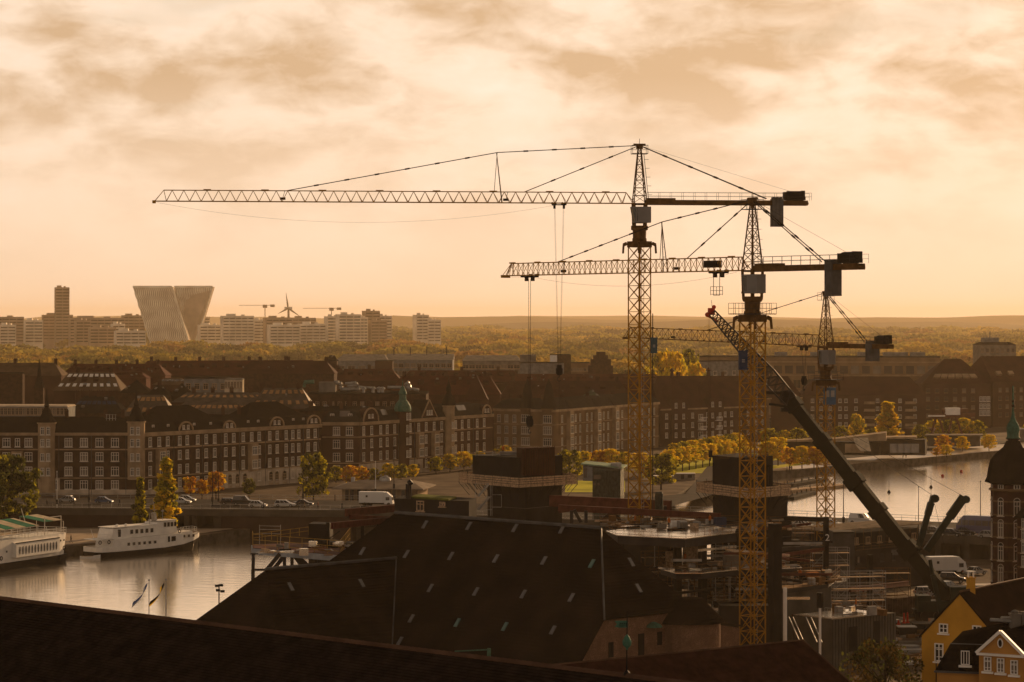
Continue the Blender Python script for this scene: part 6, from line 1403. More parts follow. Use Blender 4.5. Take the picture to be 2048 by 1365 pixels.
# left ship with awnings
a0_, a1_ = wz(-40, 1150, -2), wz(138, 1123, -2); d_ = (a1_-a0_).normalized(); L2 = 34; s0 = a1_-d_*L2
e = empty('restaurant_ship', (0, 0, 0), 'white ship with green striped deck awnings at the left edge of the water', 'ship')
mb = MB(); st = [(0, .6, .8, 0), (.08, .95, 1, 0), (.9, .98, 1, 0), (.985, .8, .9, 0), (1, .6, .86, 0)]; hull(mb, L2, 7, st, -.4, 1.5); mb.build('hull', BLACKM, e)
mb = MB(); hull(mb, L2*.985, 7.02, st, 1.5, 5.6); hl = mb.build('topside', WHITE, e)
mb = MB(); mb.hexa([(L2*.42, -4.3, 2.3), (L2*.86, -4.3, 2.3), (L2*.86, -3.4, 2.3), (L2*.42, -3.4, 2.3)], [(L2*.42, -4.3, 4.9), (L2*.86, -4.3, 4.9), (L2*.86, -3.4, 5.2), (L2*.42, -3.4, 5.2)]); sp_ = mb.build('side_gallery', WHITE, e)
mb = MB(); mb.beam((L2*.42, -4.25, 5.0), (L2*.86, -4.25, 5.0), .3, .16); mb.build('gallery_rim', BLACKM, sp_)
for k in range(13):
    mb = MB(); x = L2*(.455+.031*k); P8 = [V((x+.27*math.cos(t*.785), -4.33, 3.55+.85*math.sin(t*.785))) for t in range(8)]; mb.face(P8); mb.build('oval_window', GLASS, sp_)
for x, z_ in ((.36, 3.6), (.87, 4.3), (.905, 4.3), (.94, 4.3)): mb = MB(); mb.tube((L2*x, -3.6, z_), (L2*x, -3.5, z_), .2, 10); mb.build('porthole', GLASS, hl)
for x, z_ in ((.935, 2.8), (.30, 2.5)):
    mb = MB(); c_ = V((L2*x, -3.68, z_)); ring = [c_+V((.36*math.cos(t*.628), 0, .36*math.sin(t*.628))) for t in range(11)]; mb.path(ring, .09, 6); mb.build('lifebuoy', BLACKM, hl)
mb = MB(); railing(mb, [V((0, -3.4, 5.6)), V((L2*.97, -3.4, 5.6))], 1.1, 2.2, .045); railing(mb, [V((L2*.97, -3.4, 5.6)), V((L2*.97, 3.4, 5.6))], 1.1, 2.2, .045); railing(mb, [V((L2*.97, 3.4, 5.6)), V((0, 3.4, 5.6))], 1.1, 2.2, .045); mb.build('deck_rail', WHITE, e)
GA, CA = mat('green_awning', (.03, .16, .10)), mat('cream_awning', (.5, .42, .3))
def awn(x0, x1, z0, z1, n, first=0):
    for k in range(n):
        a, b_ = x0+(x1-x0)*k/n, x0+(x1-x0)*(k+1)/n; mb = MB(); mb.hexa([(a, -3.2, z0), (b_, -3.2, z0), (b_, 2.6, z1), (a, 2.6, z1)], [(a, -3.2, z0+.06), (b_, -3.2, z0+.06), (b_, 2.6, z1+.06), (a, 2.6, z1+.06)]); mb.build('awning', GA if (k//3) % 2 == first else CA, e)
awn(L2*.15, L2*.70, 7.7, 8.9, 16, 0); awn(L2*.75, L2*.94, 8.2, 9.1, 6, 0)
mb = MB()
for x in (.16, .3, .43, .56, .69, .76, .93):
    for y in (-3.1, 2.5): mb.tube((L2*x, y, 5.6), (L2*x, y, 7.8 if y < 0 else 8.9), .06)
mb.path([V((L2*.93, -3.1, 5.6)), V((L2*.93, -3.1, 9)), V((L2*.76, -3.1, 9)), V((L2*.76, -3.1, 5.6))], .09); mb.path([V((L2*1.0, -2, 7.8)), V((L2*.96, -3, 7.8)), V((L2*.96, -3, 5.6))], .07); mb.tube((L2*.72, 0, 7), (L2*.66, 0, 11), .08); mb.build('awning_frame', FRAME, e)
for k in range(6): mb = MB(); x = L2*(.2+.09*k); mb.box((x, -1.8, 6.3), (1.1, .8, .08)); mb.tube((x, -1.8, 5.6), (x, -1.8, 6.3), .06); mb.build('table', WHITE, e)
place(e, s0+V((-d_.y, d_.x, 0))*3.4, math.atan2(d_.y, d_.x))
# dinghy, floats, buoys, masts
p = wz(160, 1118, -2); e = empty('dinghy', (0, 0, 0), 'small flat rowing boat behind the left ship', 'boat'); mb = MB(); hull(mb, 4, 1.5, [(0, .6, .8, .05), (.5, .8, 1, 0), (.9, .3, .5, .2), (1, .02, .06, .3)], -.1, .45); mb.build('hull', WHITE, e); mb = MB(); mb.box((1.5, 0, .5), (2.4, .9, .05)); mb.build('thwart', WOOD, e); place(e, p, .2)
for x, y, lab in ((1778, 983, 'dark cone buoy with a staff, left one in the harbour'), (1862, 973, 'dark cone buoy with a staff, right one in the harbour')):
    p = wz(x, y+3, -2); e = empty('cone_buoy', p, lab, 'buoy', 'staff buoys'); mb = MB(); mb.lathe([(.5, 0), (.45, .2), (.1, .8)], p, 12); mb.build('float', BLACKM, e); mb = MB(); mb.tube(p+Z*.7, p+Z*3.4, .05); mb.build('staff', STEEL, e)
for x, y, lab in ((1885, 954, 'red ball buoy nearer to the ships basin'), (1923, 945, 'red ball buoy farther out')):
    p = wz(x, y, -2); mb = MB(); mb.lathe([(.1, -.2), (.38, .05), (.5, .35), (.36, .65), (.1, .8)], p, 12); tag(mb.build('ball_buoy', REDP, origin=p, smooth=True), lab, 'buoy', 'ball buoys')
for x0, x1, y, lab in ((1572, 1690, 980, 'long wooden jetty reaching into the harbour'), (1575, 1645, 968, 'low pontoon behind the jetty'), (1575, 1622, 994, 'short pontoon end nearest to the bridge')):
    a, b_ = wz(x0, y+3, -1.6), wz(x1, y-9, -1.6); e = empty('jetty', (a+b_)/2, lab, 'jetty', 'jetties at the far quay'); mb = MB(); mb.beam(a, b_, 3.5, .7); mb.build('platform', WOOD if x1 > 1680 else CONC, e)
    mb = MB()
    for k in range(6): q = a.lerp(b_, k/5); mb.tube(q-Z*.8, q+Z*1.2, .16, 6)
    mb.build('posts', BARK, e)
for x, y0, y1, D, lab in ((1687, 948, 1052, 530, 'tall thin flag mast left of the boom with a banner box'), (1837, 976, 1092, 520, 'thin dark mast between boom and guying arm'), (1961, 965, 1068, 515, 'thin dark mast left of the brick tower'), (1588, 1230, 1300, 330, 'x'),
    (114, 945, 1012, 590, 'pale lamp mast beside the left corner turret'), (178, 905, 1012, 590, 'thin lamp mast in the gap between the turrets'), (425, 920, 1010, 596, 'thin lamp mast left of the people carrier'), (606, 860, 1010, 596, 'tall thin lamp mast over the dark saloon'), (751, 925, 990, 625, 'white flagstaff over the pavilion'), (788, 880, 985, 625, 'thin dark mast right of the truck'), (437, 940, 1010, 610, 'slim mast right of the autumn trees')):
    if lab == 'x': continue
    a, b_ = pt(x, y1, D), pt(x, y0, D); e = empty('lamp_mast', (a.x, D, max(0, a.z)), lab, 'mast'); mb = MB(); mb.tube((a.x, D, 0 if a.z < 3 else 3.9), b_, .11, 6, r2=.05); mb.tube(b_, b_+V((0, 0, .3)), .09, 6); mb.build('pole', WHITE if 'white' in lab or 'pale' in lab else STEEL, e)
    mb = MB(); mb.box(a.lerp(b_, .12), (.5, .3, 1.0)); mb.build('control_box', STEEL, e)
# ------------------------------------------------------------------ building site
def fp(*q): return [pt(x, 1000, D).xy[:] for x, D in q]
zz = lambda y, D: H-(y-HY)*D/F
def platform(lab, ring, z_, group='timber work platforms'):
    """ring: outline of the walkway (world xy); boards stand up at its edge"""
    e = empty('work_platform', (*(sum((V(p) for p in ring), V((0, 0)))/len(ring)), z_), lab, 'scaffold platform', group)
    P = [V((x, y, z_)) for x, y in ring]; mb = MB(); mb.prism(ring, z_-.18, z_-.02); mb.build('deck', WOOD, e)
    mb = MB()
    for a, b_ in zip(P, P[1:]+P[:1]):
        n = max(2, int((b_-a).length/2.4)); dd = (b_-a)
        for k in range(n):
            q0, q1 = a.lerp(b_, (k+.02)/n), a.lerp(b_, (k+.98)/n); r_ = rnd.uniform(-.08, .06)
            for h_ in (.15, .5, .85, 1.2): mb.beam(q0+Z*(h_+r_*.3), q1+Z*(h_-r_*.2), .05, .27)
    mb.build('guard_boards', WOOD, e)
    for a, b_ in zip(P, P[1:]+P[:1]):
        n = max(2, int((b_-a).length/2.4)); c_ = sum(P, V((0, 0, 0)))/len(P)
        for k in range(n):
            mb = MB(); q = a.lerp(b_, k/n); mb.tube(q-Z*.3, q+Z*1.7, .05); mb.beam(q-Z*.15-(q-c_).normalized()*.02, q-Z*.15-(q-c_).normalized()*1.5, .1, .1); i_ = (c_-q); i_.z = 0; i_ = i_.normalized()*1.7
            mb.tube(q-Z*.2, q+i_-Z*2.2, .06); mb.tube(q+i_*.5-Z*.2, q+i_-Z*1.3, .05); mb.build('bracket', STEEL, e)
    return e
def core(lab, up, lo, ztop, zmid):
    c_ = sum((V(p) for p in lo), V((0, 0)))/len(lo); e = empty('concrete_core', (*c_, 0), lab, 'concrete core', 'concrete stair cores')
    mb = MB(); mb.prism(lo, 0, zmid); mb.build('lower_shaft', CONC, e); mb = MB(); mb.prism(up, zmid, ztop); mb.build('upper_shaft', CONC, e)
    mb = MB()
    for k in range(1, int(zmid/3.1)):
        for a, b_ in zip(lo, lo[1:]+lo[:1]): mb.beam(V((*a, k*3.1)), V((*b_, k*3.1)), .06, .05)
    mb.build('pour_joint', CONCL, e); return e
# left core
up = fp((945, 431), (1050, 422), (1125, 431), (1022, 441)); lo = fp((975, 429), (1052, 423), (1124, 431), (1030, 438))
ce = core('wide dark concrete core with formwork on top, left of the control tower', up, lo, zz(914, 426), zz(972, 426))
mb = MB(); z_ = zz(914, 426)
for x in (952, 985, 1000, 1015, 1035): mb.tube(pt(x, 913, 430), pt(x, 903, 430), .04)
for y in (905, 909): mb.tube(pt(948, y, 431), pt(1040, y, 426), .035)
mb.build('top_rail', GALV, ce)
mb = MB(); [mb.box(pt(x, 909, 430), (w_, 1.2, .9)) for x, w_ in ((1006, 1.0), (1025, 2.0))]; mb.build('material_stack', CONCL, ce)
platform('timber boarded walkway around the left concrete core', fp((918, 432), (1038, 418), (1155, 428), (1036, 446)), zz(969, 424))
e = empty('wall_formwork', pt(1078, 950, 420), 'rust coloured ribbed formwork crate on top of the left core', 'formwork'); mb = MB(); a, b_ = pt(1046, 951, 421.5), pt(1109, 951, 426)
zt = zz(897, 422); mb.hexa([a, b_, b_+V((-1, 3.2, 0)), a+V((-1, 3.2, 0))], [V((p.x, p.y, zt)) for p in (a, b_, b_+V((-1, 3.2, 0)), a+V((-1, 3.2, 0)))]); mb.build('panel', mat('brown_form_panel', (.05, .026, .016)), e)
mb = MB()
for k in range(14): q = a.lerp(b_, k/13)-V((0, .12, 0)); mb.beam(q, V((q.x, q.y, zt+.2)), .10, .16)
mb.build('ribs', RUST, e)
mb = MB()
for k in range(8): q = a.lerp(b_, k/7)-V((0, .22, 0)); mb.beam(q+Z*.3, V((q.x, q.y, zt-1.2)), .05, .05)
mb.build('tie_bars', YELD, e)
e = empty('scaffold_stair', pt(966, 1030, 426)*1, 'zigzag aluminium scaffold stair at the left core', 'scaffold stair'); mb = MB(); g_ = lambda x, y, D=425: pt(x, y, D)
for x in (951, 981, 984): mb.tube(g_(x, 965), g_(x, 1032), .05); 
for y in (967, 994, 1020): mb.tube(g_(951, y), g_(984, y), .04)
for yy in (967, 994): mb.beam(g_(979, yy), g_(957, yy+26), .12, .3); mb.tube(g_(975, yy-1), g_(953, yy+25), .035)
mb.path([g_(984, 990), g_(1003, 990), g_(1003, 1015), g_(985, 1015)], .05); mb.build('frame', GALV, e)
# right core
up = fp((1425, 402), (1492, 394), (1546, 400), (1480, 410)); lo = fp((1426, 402), (1500, 393), (1575, 401), (1500, 411))
core('dark concrete core behind the front crane mast', up, lo, zz(914, 398), zz(994, 396))
platform('timber boarded walkway around the right concrete core', fp((1393, 403), (1498, 388), (1582, 396), (1490, 414)), zz(990, 394))
e = empty('formwork_rack', pt(1540, 960, 399), 'black steel formwork rack on the right core top', 'formwork'); mb = MB(); 
for x in (1531, 1540): mb.beam(pt(x, 985, 398), pt(x, 932, 398), .45, .45)
mb.beam(pt(1529, 932, 398), pt(1543, 932, 398), .4, .4); mb.build('frame', BLACKM, e)
# steel frames of the building
def member(name, lab, segs, m, w_=.45, h_=.6, cat='steel beam', group=None):
    a = pt(*segs[0][0]); e = empty(name, a, lab, cat, group); 
    for s_ in segs: mb = MB(); mb.beam(pt(*s_[0]), pt(*s_[1]), w_, h_ if len(s_) < 3 else s_[2]); p0, p1 = pt(*s_[0]), pt(*s_[1]); off = Z*((h_ if len(s_) < 3 else s_[2])*.5+.03); mb.beam(p0+off, p1+off, w_*1.25, .06); mb.beam(p0-off, p1-off, w_*1.25, .06); mb.build('girder', m, e)
    return e
member('rusty_girders', 'rusty red steel girders left of the warehouse ridge', [((692, 1026, 405), (862, 1010, 428), 1.0), ((664, 1052, 392), (850, 1034, 416), .8), ((700, 1034, 405), (840, 1040, 412), .5)], RUST)
member('steel_truss', 'dark heavy girder across the control tower foot', [((1100, 1002, 420), (1342, 1013, 408), 1.6), ((1118, 1016, 408), (1440, 1033, 388), .8), ((1120, 1022, 415), (1200, 1010, 424), .5)], RUST, .5)
e = empty('truss_bracing', pt(1230, 1050, 404), 'dark diagonal braces below the long girder', 'steel bracing')
for x0, y0, x1, y1 in ((1143, 1022, 1143, 1048), (1148, 1020, 1162, 1045), (1172, 1022, 1172, 1046), (1226, 1020, 1226, 1050), (1226, 1022, 1200, 1045), (1226, 1022, 1245, 1048), (1268, 1022, 1300, 1048), (1330, 1012, 1330, 1050), (1395, 1030, 1385, 1055)): mb = MB(); mb.beam(pt(x0, y0, 404), pt(x1, y1, 404), .5, .5); mb.build('brace', STEEL, e)
mb = MB(); mb.lathe([(.62, 0), (.62, 5.2), (.5, 5.5)], pt(1318, 1058, 402), 12); tag(mb.build('concrete_silo', CL, origin=pt(1318, 1050, 400)), 'grey green upright drum right of the tall crane mast', 'drum')
# slabs
SITE = empty('building_frame', (wz(1400, 1250, 0)), 'unfinished steel and concrete building with wet shining floor slabs', 'building under construction')
def slab(poly, z_, th, m=WETC, rail=True, dark=True):
    P = [wz(x, y, z_) for x, y in poly]; q = [(p.x, p.y) for p in P]
    mb = MB(); mb.prism(q, z_-.12, z_); s_ = mb.build('slab', m, SITE)
    mb = MB(); mb.prism([(p.x, p.y) for p in inset([V(a) for a in (q if area(q) > 0 else q[::-1])], .25)], z_-th, z_-.125); mb.build('edge_beam', STEEL, s_)
    if rail: mb = MB(); railing(mb, P+[P[0]], 1.15, 2.2, .035, (1, .55, .15)); mb.build('guard_rail', mat('rusty_tube', (.16, .08, .03), rough=.6), s_)
    return s_
def area(q): return sum(q[i-1][0]*q[i][1]-q[i][0]*q[i-1][1] for i in range(len(q)))
def slab_o(*a, **k):
    poly = a[0]; P = [wz(x, y, a[1]) for x, y in poly]
    if area([(p.x, p.y) for p in P]) < 0: poly = poly[::-1]
    return slab(poly, *a[1:], **k)
slab_o([(1212, 1062), (1232, 1070), (1372, 1077), (1480, 1064), (1590, 1051), (1480, 1047), (1300, 1052)], 15.6, 1.3)
slab_o([(1318, 1136), (1350, 1146), (1404, 1146), (1482, 1138), (1600, 1130), (1500, 1122), (1330, 1122)], 11.2, .9)
slab_o([(1360, 1170), (1420, 1176), (1600, 1160), (1600, 1150), (1370, 1160)], 8.2, .6, m=CONCL)
slab_o([(1375, 1188), (1438, 1204), (1610, 1192), (1600, 1176), (1400, 1180)], 6.5, .7)
slab_o([(1548, 1172), (1568, 1178), (1660, 1166), (1680, 1150), (1570, 1155)], 9.2, .7, m=mat('timber_deck', (.30, .19, .10), scale=1, var=.4))
slab_o([(1200, 1052), (1420, 1050), (1420, 1042), (1200, 1046)], 15.0, .5, m=CONCL)
COLM = mat('black_column', (.016, .015, .015), rough=.6)
for x, y0, D, w_ in ((1355, 1085, 372, .9), (1405, 1085, 370, .9), (1550, 1048, 352, 1.3), (1330, 1085, 380, .6), (1480, 1066, 372, .7), (1740, 1110, 415, .7), (1240, 1076, 372, .8)):
    p = pt(x, y0, D); mb = MB(); mb.box((p.x, p.y, p.z/2), (w_, w_, p.z), .5); mb.build('column', COLM, SITE)
mb = MB(); a, b_ = pt(1240, 1085, 384), pt(1420, 1090, 388); mb.prism([(a.x, a.y), (pt(1345, 1090, 376).x, 376), (pt(1345, 1090, 376).x+1, 388), (a.x, a.y+4)], 0, 13.9); mb.build('core_wall', CONC, SITE)
mb = MB(); a, b_ = pt(1425, 1090, 386), pt(1600, 1080, 384); mb.prism([(a.x, a.y), (b_.x, b_.y), (b_.x, b_.y+3), (a.x, a.y+3)], 0, zz(1080, 385)); mb.build('back_wall', CONC, SITE)
mb = MB(); a, b_ = pt(1545, 1040, 384), pt(1583, 1040, 384); mb.prism([(a.x, a.y), (b_.x, b_.y), (b_.x, b_.y+6), (a.x, a.y+6)], 0, zz(1042, 384)); mb.build('stair_wall', CONC, SITE)
mb = MB(); a, b_ = pt(1560, 1180, 362), pt(1662, 1168, 372); mb.prism([(a.x, a.y), (b_.x, b_.y), (b_.x, b_.y+4), (a.x, a.y+4)], 0, zz(1172, 366)); mb.build('concrete_wall', CONCL if 0 else mat('weathered_concrete', (.085, .075, .062), scale=.25, var=.3), SITE)
mb = MB(); a, b_ = pt(1440, 1210, 352), pt(1560, 1200, 352); mb.prism([(a.x, a.y), (b_.x, b_.y), (b_.x, b_.y+3), (a.x, a.y+3)], 0, zz(1212, 352)); mb.build('front_wall', CONC, SITE)
# clutter on slabs
def crate(lab, x, y, z_, sz, m, name='material_pallet', cat='building material'):
    p = wz(x, y, z_); e = empty(name, p, lab, cat); mb = MB(); mb.box(p+Z*(sz[2]/2+.15), sz, .3)
    for k in range(3): mb.box(p+V((0, (k-1)*sz[1]*.4, .07)), (sz[0], .12, .14), .3)
    for k in range(3): mb.box(p+Z*(.15+sz[2]*(.2+.3*k)), (sz[0]*1.02, sz[1]*1.02, .04), .3)
    mb.build('load', m, e)
for a in [('tan timber wrapped crate under the upper slab', 1385, 1128, 11.2, (2.2, 2, 4.2), WOOD), ('white tarpaulin bundle on the shining upper slab', 1352, 1054, 15.6, (1.6, 1.2, .7), WHITE), ('dark toolbox on the upper slab near the mast', 1440, 1054, 15.6, (1.6, 1, 1.2), BLUEB),
          ('pale wrapped pallet in front of the crane mast', 1463, 1142, 10.9, (2.0, 1.5, 2.0), CONCL), ('low plank stack at the middle slab edge', 1430, 1132, 11.2, (3, 1.2, .5), WOOD), ('brown crate at the left end of the middle slab', 1345, 1128, 11.2, (1.6, 1.4, 1.6), WOOD), ('orange generator box on the timber deck', 1625, 1160, 9.2, (1.6, 1, .9), mat('orange_paint', (.4, .13, .02)))]: crate(*a)
# scaffolds and props
def scaffold(lab, x, y, D, w_, d_, h_, z0=0, ang=.2, m=GALV):
    p = pt(x, y, D); p.z = z0; e = empty('scaffold_tower', p, lab, 'scaffold', 'tube scaffolds on the building site'); mb = MB(); ca, sa = math.cos(ang), math.sin(ang)
    Pq = lambda a, b_, c_: V((p.x+a*ca-b_*sa, p.y+a*sa+b_*ca, z0+c_)); nx = max(1, round(w_/2)); nz = max(1, round(h_/2))
    for i in range(nx+1):
        for b_ in (0, d_): mb.tube(Pq(i*w_/nx, b_, 0), Pq(i*w_/nx, b_, h_+.9), .05)
    for k in range(nz+1):
        for b_ in (0, d_):
            for r_ in (0, .5, 1.0): mb.tube(Pq(0, b_, k*h_/nz+r_*.9), Pq(w_, b_, k*h_/nz+r_*.9), .035)
        if k < nz: mb.tube(Pq(0, 0, k*h_/nz), Pq(w_/nx, 0, (k+1)*h_/nz), .04); mb.tube(Pq(w_, 0, k*h_/nz), Pq(w_-w_/nx, 0, (k+1)*h_/nz), .04)
    mb.build('tubes', m, e); mb = MB()
    for k in range(1, nz+1): mb.hexa([Pq(0, 0, k*h_/nz), Pq(w_, 0, k*h_/nz), Pq(w_, d_, k*h_/nz), Pq(0, d_, k*h_/nz)], [Pq(0, 0, k*h_/nz+.08), Pq(w_, 0, k*h_/nz+.08), Pq(w_, d_, k*h_/nz+.08), Pq(0, d_, k*h_/nz+.08)])
    mb.build('boards', WOOD, e)
RT = MATS['rusty_tube']
for a in [('scaffold right of the numbered portal post', 1668, 1180, 398, 8, 1.3, 7), ('scaffold before the stair wall behind the front mast', 1572, 1200, 376, 5, 1.3, 10, 0, .1, RT), ('low scaffold between concrete wall and board marked hall', 1655, 1260, 366, 4, 1.2, 5), ('scaffold under the shining upper slab by the warehouse', 1290, 1180, 374, 6, 1.4, 12, 0, .35, RT),
          ('scaffold under the upper slab left of the front mast', 1425, 1200, 372, 4.5, 1.3, 13, 0, -.15), ('scaffold at the foot of the site cabins', 1712, 1160, 436, 9, 1.4, 4, 0, .1, RT), ('scaffold behind the warehouse ridge right of the left core', 1130, 1100, 396, 5, 1.4, 13), ('scaffold beside the right core', 1590, 1100, 392, 3, 1.4, 14, 0, .2, RT), ('tall scaffold at the rear crane foot', 1625, 1170, 428, 6, 1.5, 8, 0, .1)]: scaffold(*a)
def props(x0, x1, D, ztop, n):
    for i in range(n):
        p = pt(x0+(x1-x0)*(i+rnd.uniform(.2, .8))/n, 1200, D+rnd.uniform(-3, 3)); mb = MB(); mb.tube((p.x, p.y, ztop-3.2), (p.x, p.y, ztop), .06, 5); mb.tube((p.x, p.y, ztop-1.6), (p.x, p.y, ztop), .045, 5); mb.box((p.x, p.y, ztop-.05), (.3, .3, .06)); mb.box((p.x, p.y, ztop-3.17), (.3, .3, .05)); mb.build('prop', RT if i % 2 else GALV, SITE)
props(1300, 1500, 376, 14.1, 16); props(1370, 1560, 368, 10.2, 14)
for i in range(34):
    D = rnd.uniform(356, 392); x0 = rnd.uniform(1345, 1600); x1 = x0+rnd.uniform(40, 130); z_ = rnd.choice((15.75, 13.6, 11.3, 9.4, 8.3, 6.6, 5.2, 12.4)); a = pt(x0, 1100, D); c_ = pt(min(x1, 1665), 1100, D+rnd.choice((-9, 7, 0)))
    mb = MB(); a.z = c_.z = z_; mb.beam(a, c_, .22, .34); mb.build('floor_beam', (RUST, COLM, GALV, WETC)[i % 4], SITE)
for i in range(10):
    x = 1432+i*11+rnd.uniform(-3, 3); D = 399-abs(x-1492)*.03; q = pt(x, 913, D); mb = MB()
    for k in range(5): mb.tube(q+V((k*.16, k*.05, -.4)), q+V((k*.16, k*.05, rnd.uniform(.5, 1.1))), .025)
    mb.build('starter_bar', RT, SITE)
for x, y, z_, lab in ((1270, 1054, 15.6, 'worker in orange vest at the left end of the shining slab'), (1338, 1058, 15.6, 'worker in orange vest near the middle of the shining slab'), (1420, 1053, 15.6, 'worker in orange vest right of the white bundle'), (1370, 1130, 11.2, 'worker in orange vest on the middle slab'), (1600, 1163, 9.2, 'worker in orange vest on the timber deck'), (1006, 913, 23.4, 'worker in orange vest on top of the left core'), (1712, 1222, 6.8, 'worker in orange vest on the concrete hall roof')):
    k = ('w',)
    if k not in PM: PM[k] = o = person_master('stand', mat('orange_vest', (.5, .13, .02)), mat('dark_trousers', (.02, .02, .03)))
    else: o = PM[k].copy(); col.objects.link(o)
    o.name = 'person'; p = wz(x, y, z_); o.location = p if x != 1006 else V((*pt(1006, 913, 430).xy, zz(914, 426))); o.rotation_euler[2] = rnd.random()*6; tag(o, lab, 'person', 'workers on the building site')
# loose boards, rods, sheets: too many to count
def debris():
    mb = MB(); ms = [WOOD, GALV, CONCL, COLM, RT, WETC]
    for (x0, x1, y0, y1, z_, n, L0, L1) in ((1240, 1580, 1050, 1062, 15.6, 60, .8, 4), (1330, 1590, 1123, 1140, 11.2, 110, .6, 4), (1380, 1600, 1178, 1196, 6.5, 90, .6, 4), (1365, 1590, 1152, 1170, 8.2, 80, .6, 4), (1556, 1665, 1153, 1170, 9.2, 60, .5, 3.5), (1670, 1765, 1212, 1232, 6.8, 26, .6, 3),
        (1560, 1850, 1236, 1330, 0, 260, .6, 4), (1660, 1760, 1180, 1222, 0, 120, .8, 5), (1440, 1560, 1230, 1300, 0, 110, .6, 4), (1200, 1430, 1043, 1050, 15.05, 40, .6, 4), (500, 700, 1092, 1112, 12.45, 30, .6, 3), (1840, 1900, 1232, 1300, 0, 60, .8, 4), (1540, 1700, 1100, 1140, 0, 0, 1, 2)):
        for i in range(n):
            p = wz(rnd.uniform(x0, x1), rnd.uniform(y0, y1), z_); l_ = rnd.uniform(L0, L1); t_ = rnd.choice((0, 0, 1, 2, 3)); a_ = rnd.choice((.45, .45, -.9, rnd.uniform(0, 3.1))); m = rnd.randrange(6)
            h_ = rnd.uniform(.05, .35)
            if t_ == 0: mb.box(p+Z*(h_/2+.02), (l_, rnd.uniform(.12, .4), h_), a_, m)
            elif t_ == 1: mb.box(p+Z*(h_/2+.02), (l_*.5, l_*.4, h_), a_, m)
            elif t_ == 2: mb.box(p+Z*.45, (rnd.uniform(.5, 1.2), rnd.uniform(.5, 1), .9*rnd.uniform(.4, 1.3)), a_, m)
            else: mb.tube(p+Z*.1, p+V((math.cos(a_)*l_, math.sin(a_)*l_, .1)), .07, 5, m)
    tag(mb.build('site_debris', ms, origin=(30, 380, 0)), kind='stuff')
debris()
# portal frame with the number
e = empty('portal_frame', pt(1655, 1130, 385), 'black steel portal with a painted numeral on its post', 'steel portal'); D = 385
mb = MB(); mb.beam(pt(1568, 1037, D), pt(1657, 1040, D), .7, .6); mb.build('lintel', COLM, e)
mb = MB(); q = pt(1652, 1040, D); mb.box((q.x, D, (q.z+.4)/2), (.72, .9, q.z+.4)); po = mb.build('post', COLM, e)
cu = bpy.data.curves.new('numeral', 'FONT'); cu.body = '2'; cu.size = 1.35; cu.extrude = .02; to = bpy.data.objects.new('numeral', cu); col.objects.link(to)
dg = bpy.context.evaluated_depsgraph_get(); me_ = bpy.data.meshes.new_from_object(to.evaluated_get(dg)); bpy.data.objects.remove(to)
me_.materials.clear(); me_.materials.append(WHITE); no = bpy.data.objects.new('numeral', me_); col.objects.link(no); no.parent = po
no.rotation_euler = (R(90), 0, 0); p = pt(1650, 1082, D-.5); no.location = p-parent_world(po)-V((0, 0, 0))
for (x0, y0, x1, y1) in ((1480, 1108, 1652, 1095), (1535, 1115, 1650, 1098), (1530, 1100, 1640, 1094)):
    member('steel_girder', {1480: 'long thin lit girder running to the numbered post', 1535: 'lower lit girder running to the numbered post', 1530: 'short girder above the others at the numbered post'}[x0], [((x0, y0, 372), (x1, y1, 385), .35)], STEEL if x0 != 1535 else RUST, .35)
member('steel_girder', 'rusty red girder over the parked cars', [((1700, 1180, 400), (1815, 1167, 428), .6)], RUST)
member('steel_girder', 'thin pale girder over the site street', [((1670, 1163, 400), (1690, 1160, 405), .3)], GALV)
# platform with white edge at the left end, in front of the water
e = empty('pier_platform', wz(590, 1110, 12), 'white edged steel platform on dark legs at the left end of the site', 'platform')
F0, F1 = pt(506, 1103, 396), pt(680, 1117, 384); B0_, B1_ = pt(505, 1096, 404), pt(700, 1090, 408)
mb = MB(); mb.beam(F0, F1, .4, .85); mb.beam(F0, B0_, .4, .8); mb.beam(F1, B1_, .4, .8); mb.build('edge_beam', mat('grey_white_steel', (.30, .32, .34), rough=.5), e)
mb = MB(); mb.hexa([F0+Z*.35, F1+Z*.35, B1_+Z*.35, B0_+Z*.35], [F0+Z*.5, F1+Z*.5, B1_+Z*.5, B0_+Z*.5]); mb.build('deck', RUST, e)
mb = MB()
for z_ in (.5,): railing(mb, [B0_+Z*z_, F0+Z*z_, F1+Z*z_, B1_+Z*z_], 2.0, 2.6, .05, (1, .6, .25))
railing(mb, [pt(505, 1085, 400), pt(617, 1070, 412)], 1.2, 2.5, .06, (1, .5)); mb.build('guard_rail', mat('yellow_tube', (.36, .22, .05)), e)
mb = MB()
for x0, y0, x1, y1 in ((507, 1106, 506, 1146), (560, 1108, 532, 1142), (571, 1109, 545, 1142), (569, 1112, 569, 1140), (584, 1107, 584, 1140), (588, 1110, 610, 1140), (590, 1108, 622, 1138), (632, 1114, 632, 1136), (665, 1116, 650, 1136), (670, 1116, 668, 1134)):
    mb.beam(pt(x0, y0, 392), pt(x1, y1, 392), .45, .6)
mb.beam(pt(508, 1140, 392), pt(540, 1140, 392), .3, .3)
mb.beam(pt(506, 1146, 392), pt(506, 1100, 392)*1-V((0, 0, 8)), .5, .5)
for x in (506, 569, 584, 632): q = pt(x, 1140, 392); mb.beam(q, V((q.x, q.y, -2)), .5, .6)
mb.build('leg_frame', STEEL, e)
mb = MB(); a = pt(518, 1052, 470); b_ = pt(560, 1054, 470)
for y in (1052, 1059, 1067): mb.tube(pt(519, y, 470), pt(561, y+1, 470), .05)
for x in (519, 561): mb.tube(pt(x, 1050, 470), pt(x, 1100, 470), .06)
tag(mb.build('mesh_gate', GALV, origin=pt(540, 1100, 470)), 'thin barred gate in front of the dark bridge wall', 'gate')
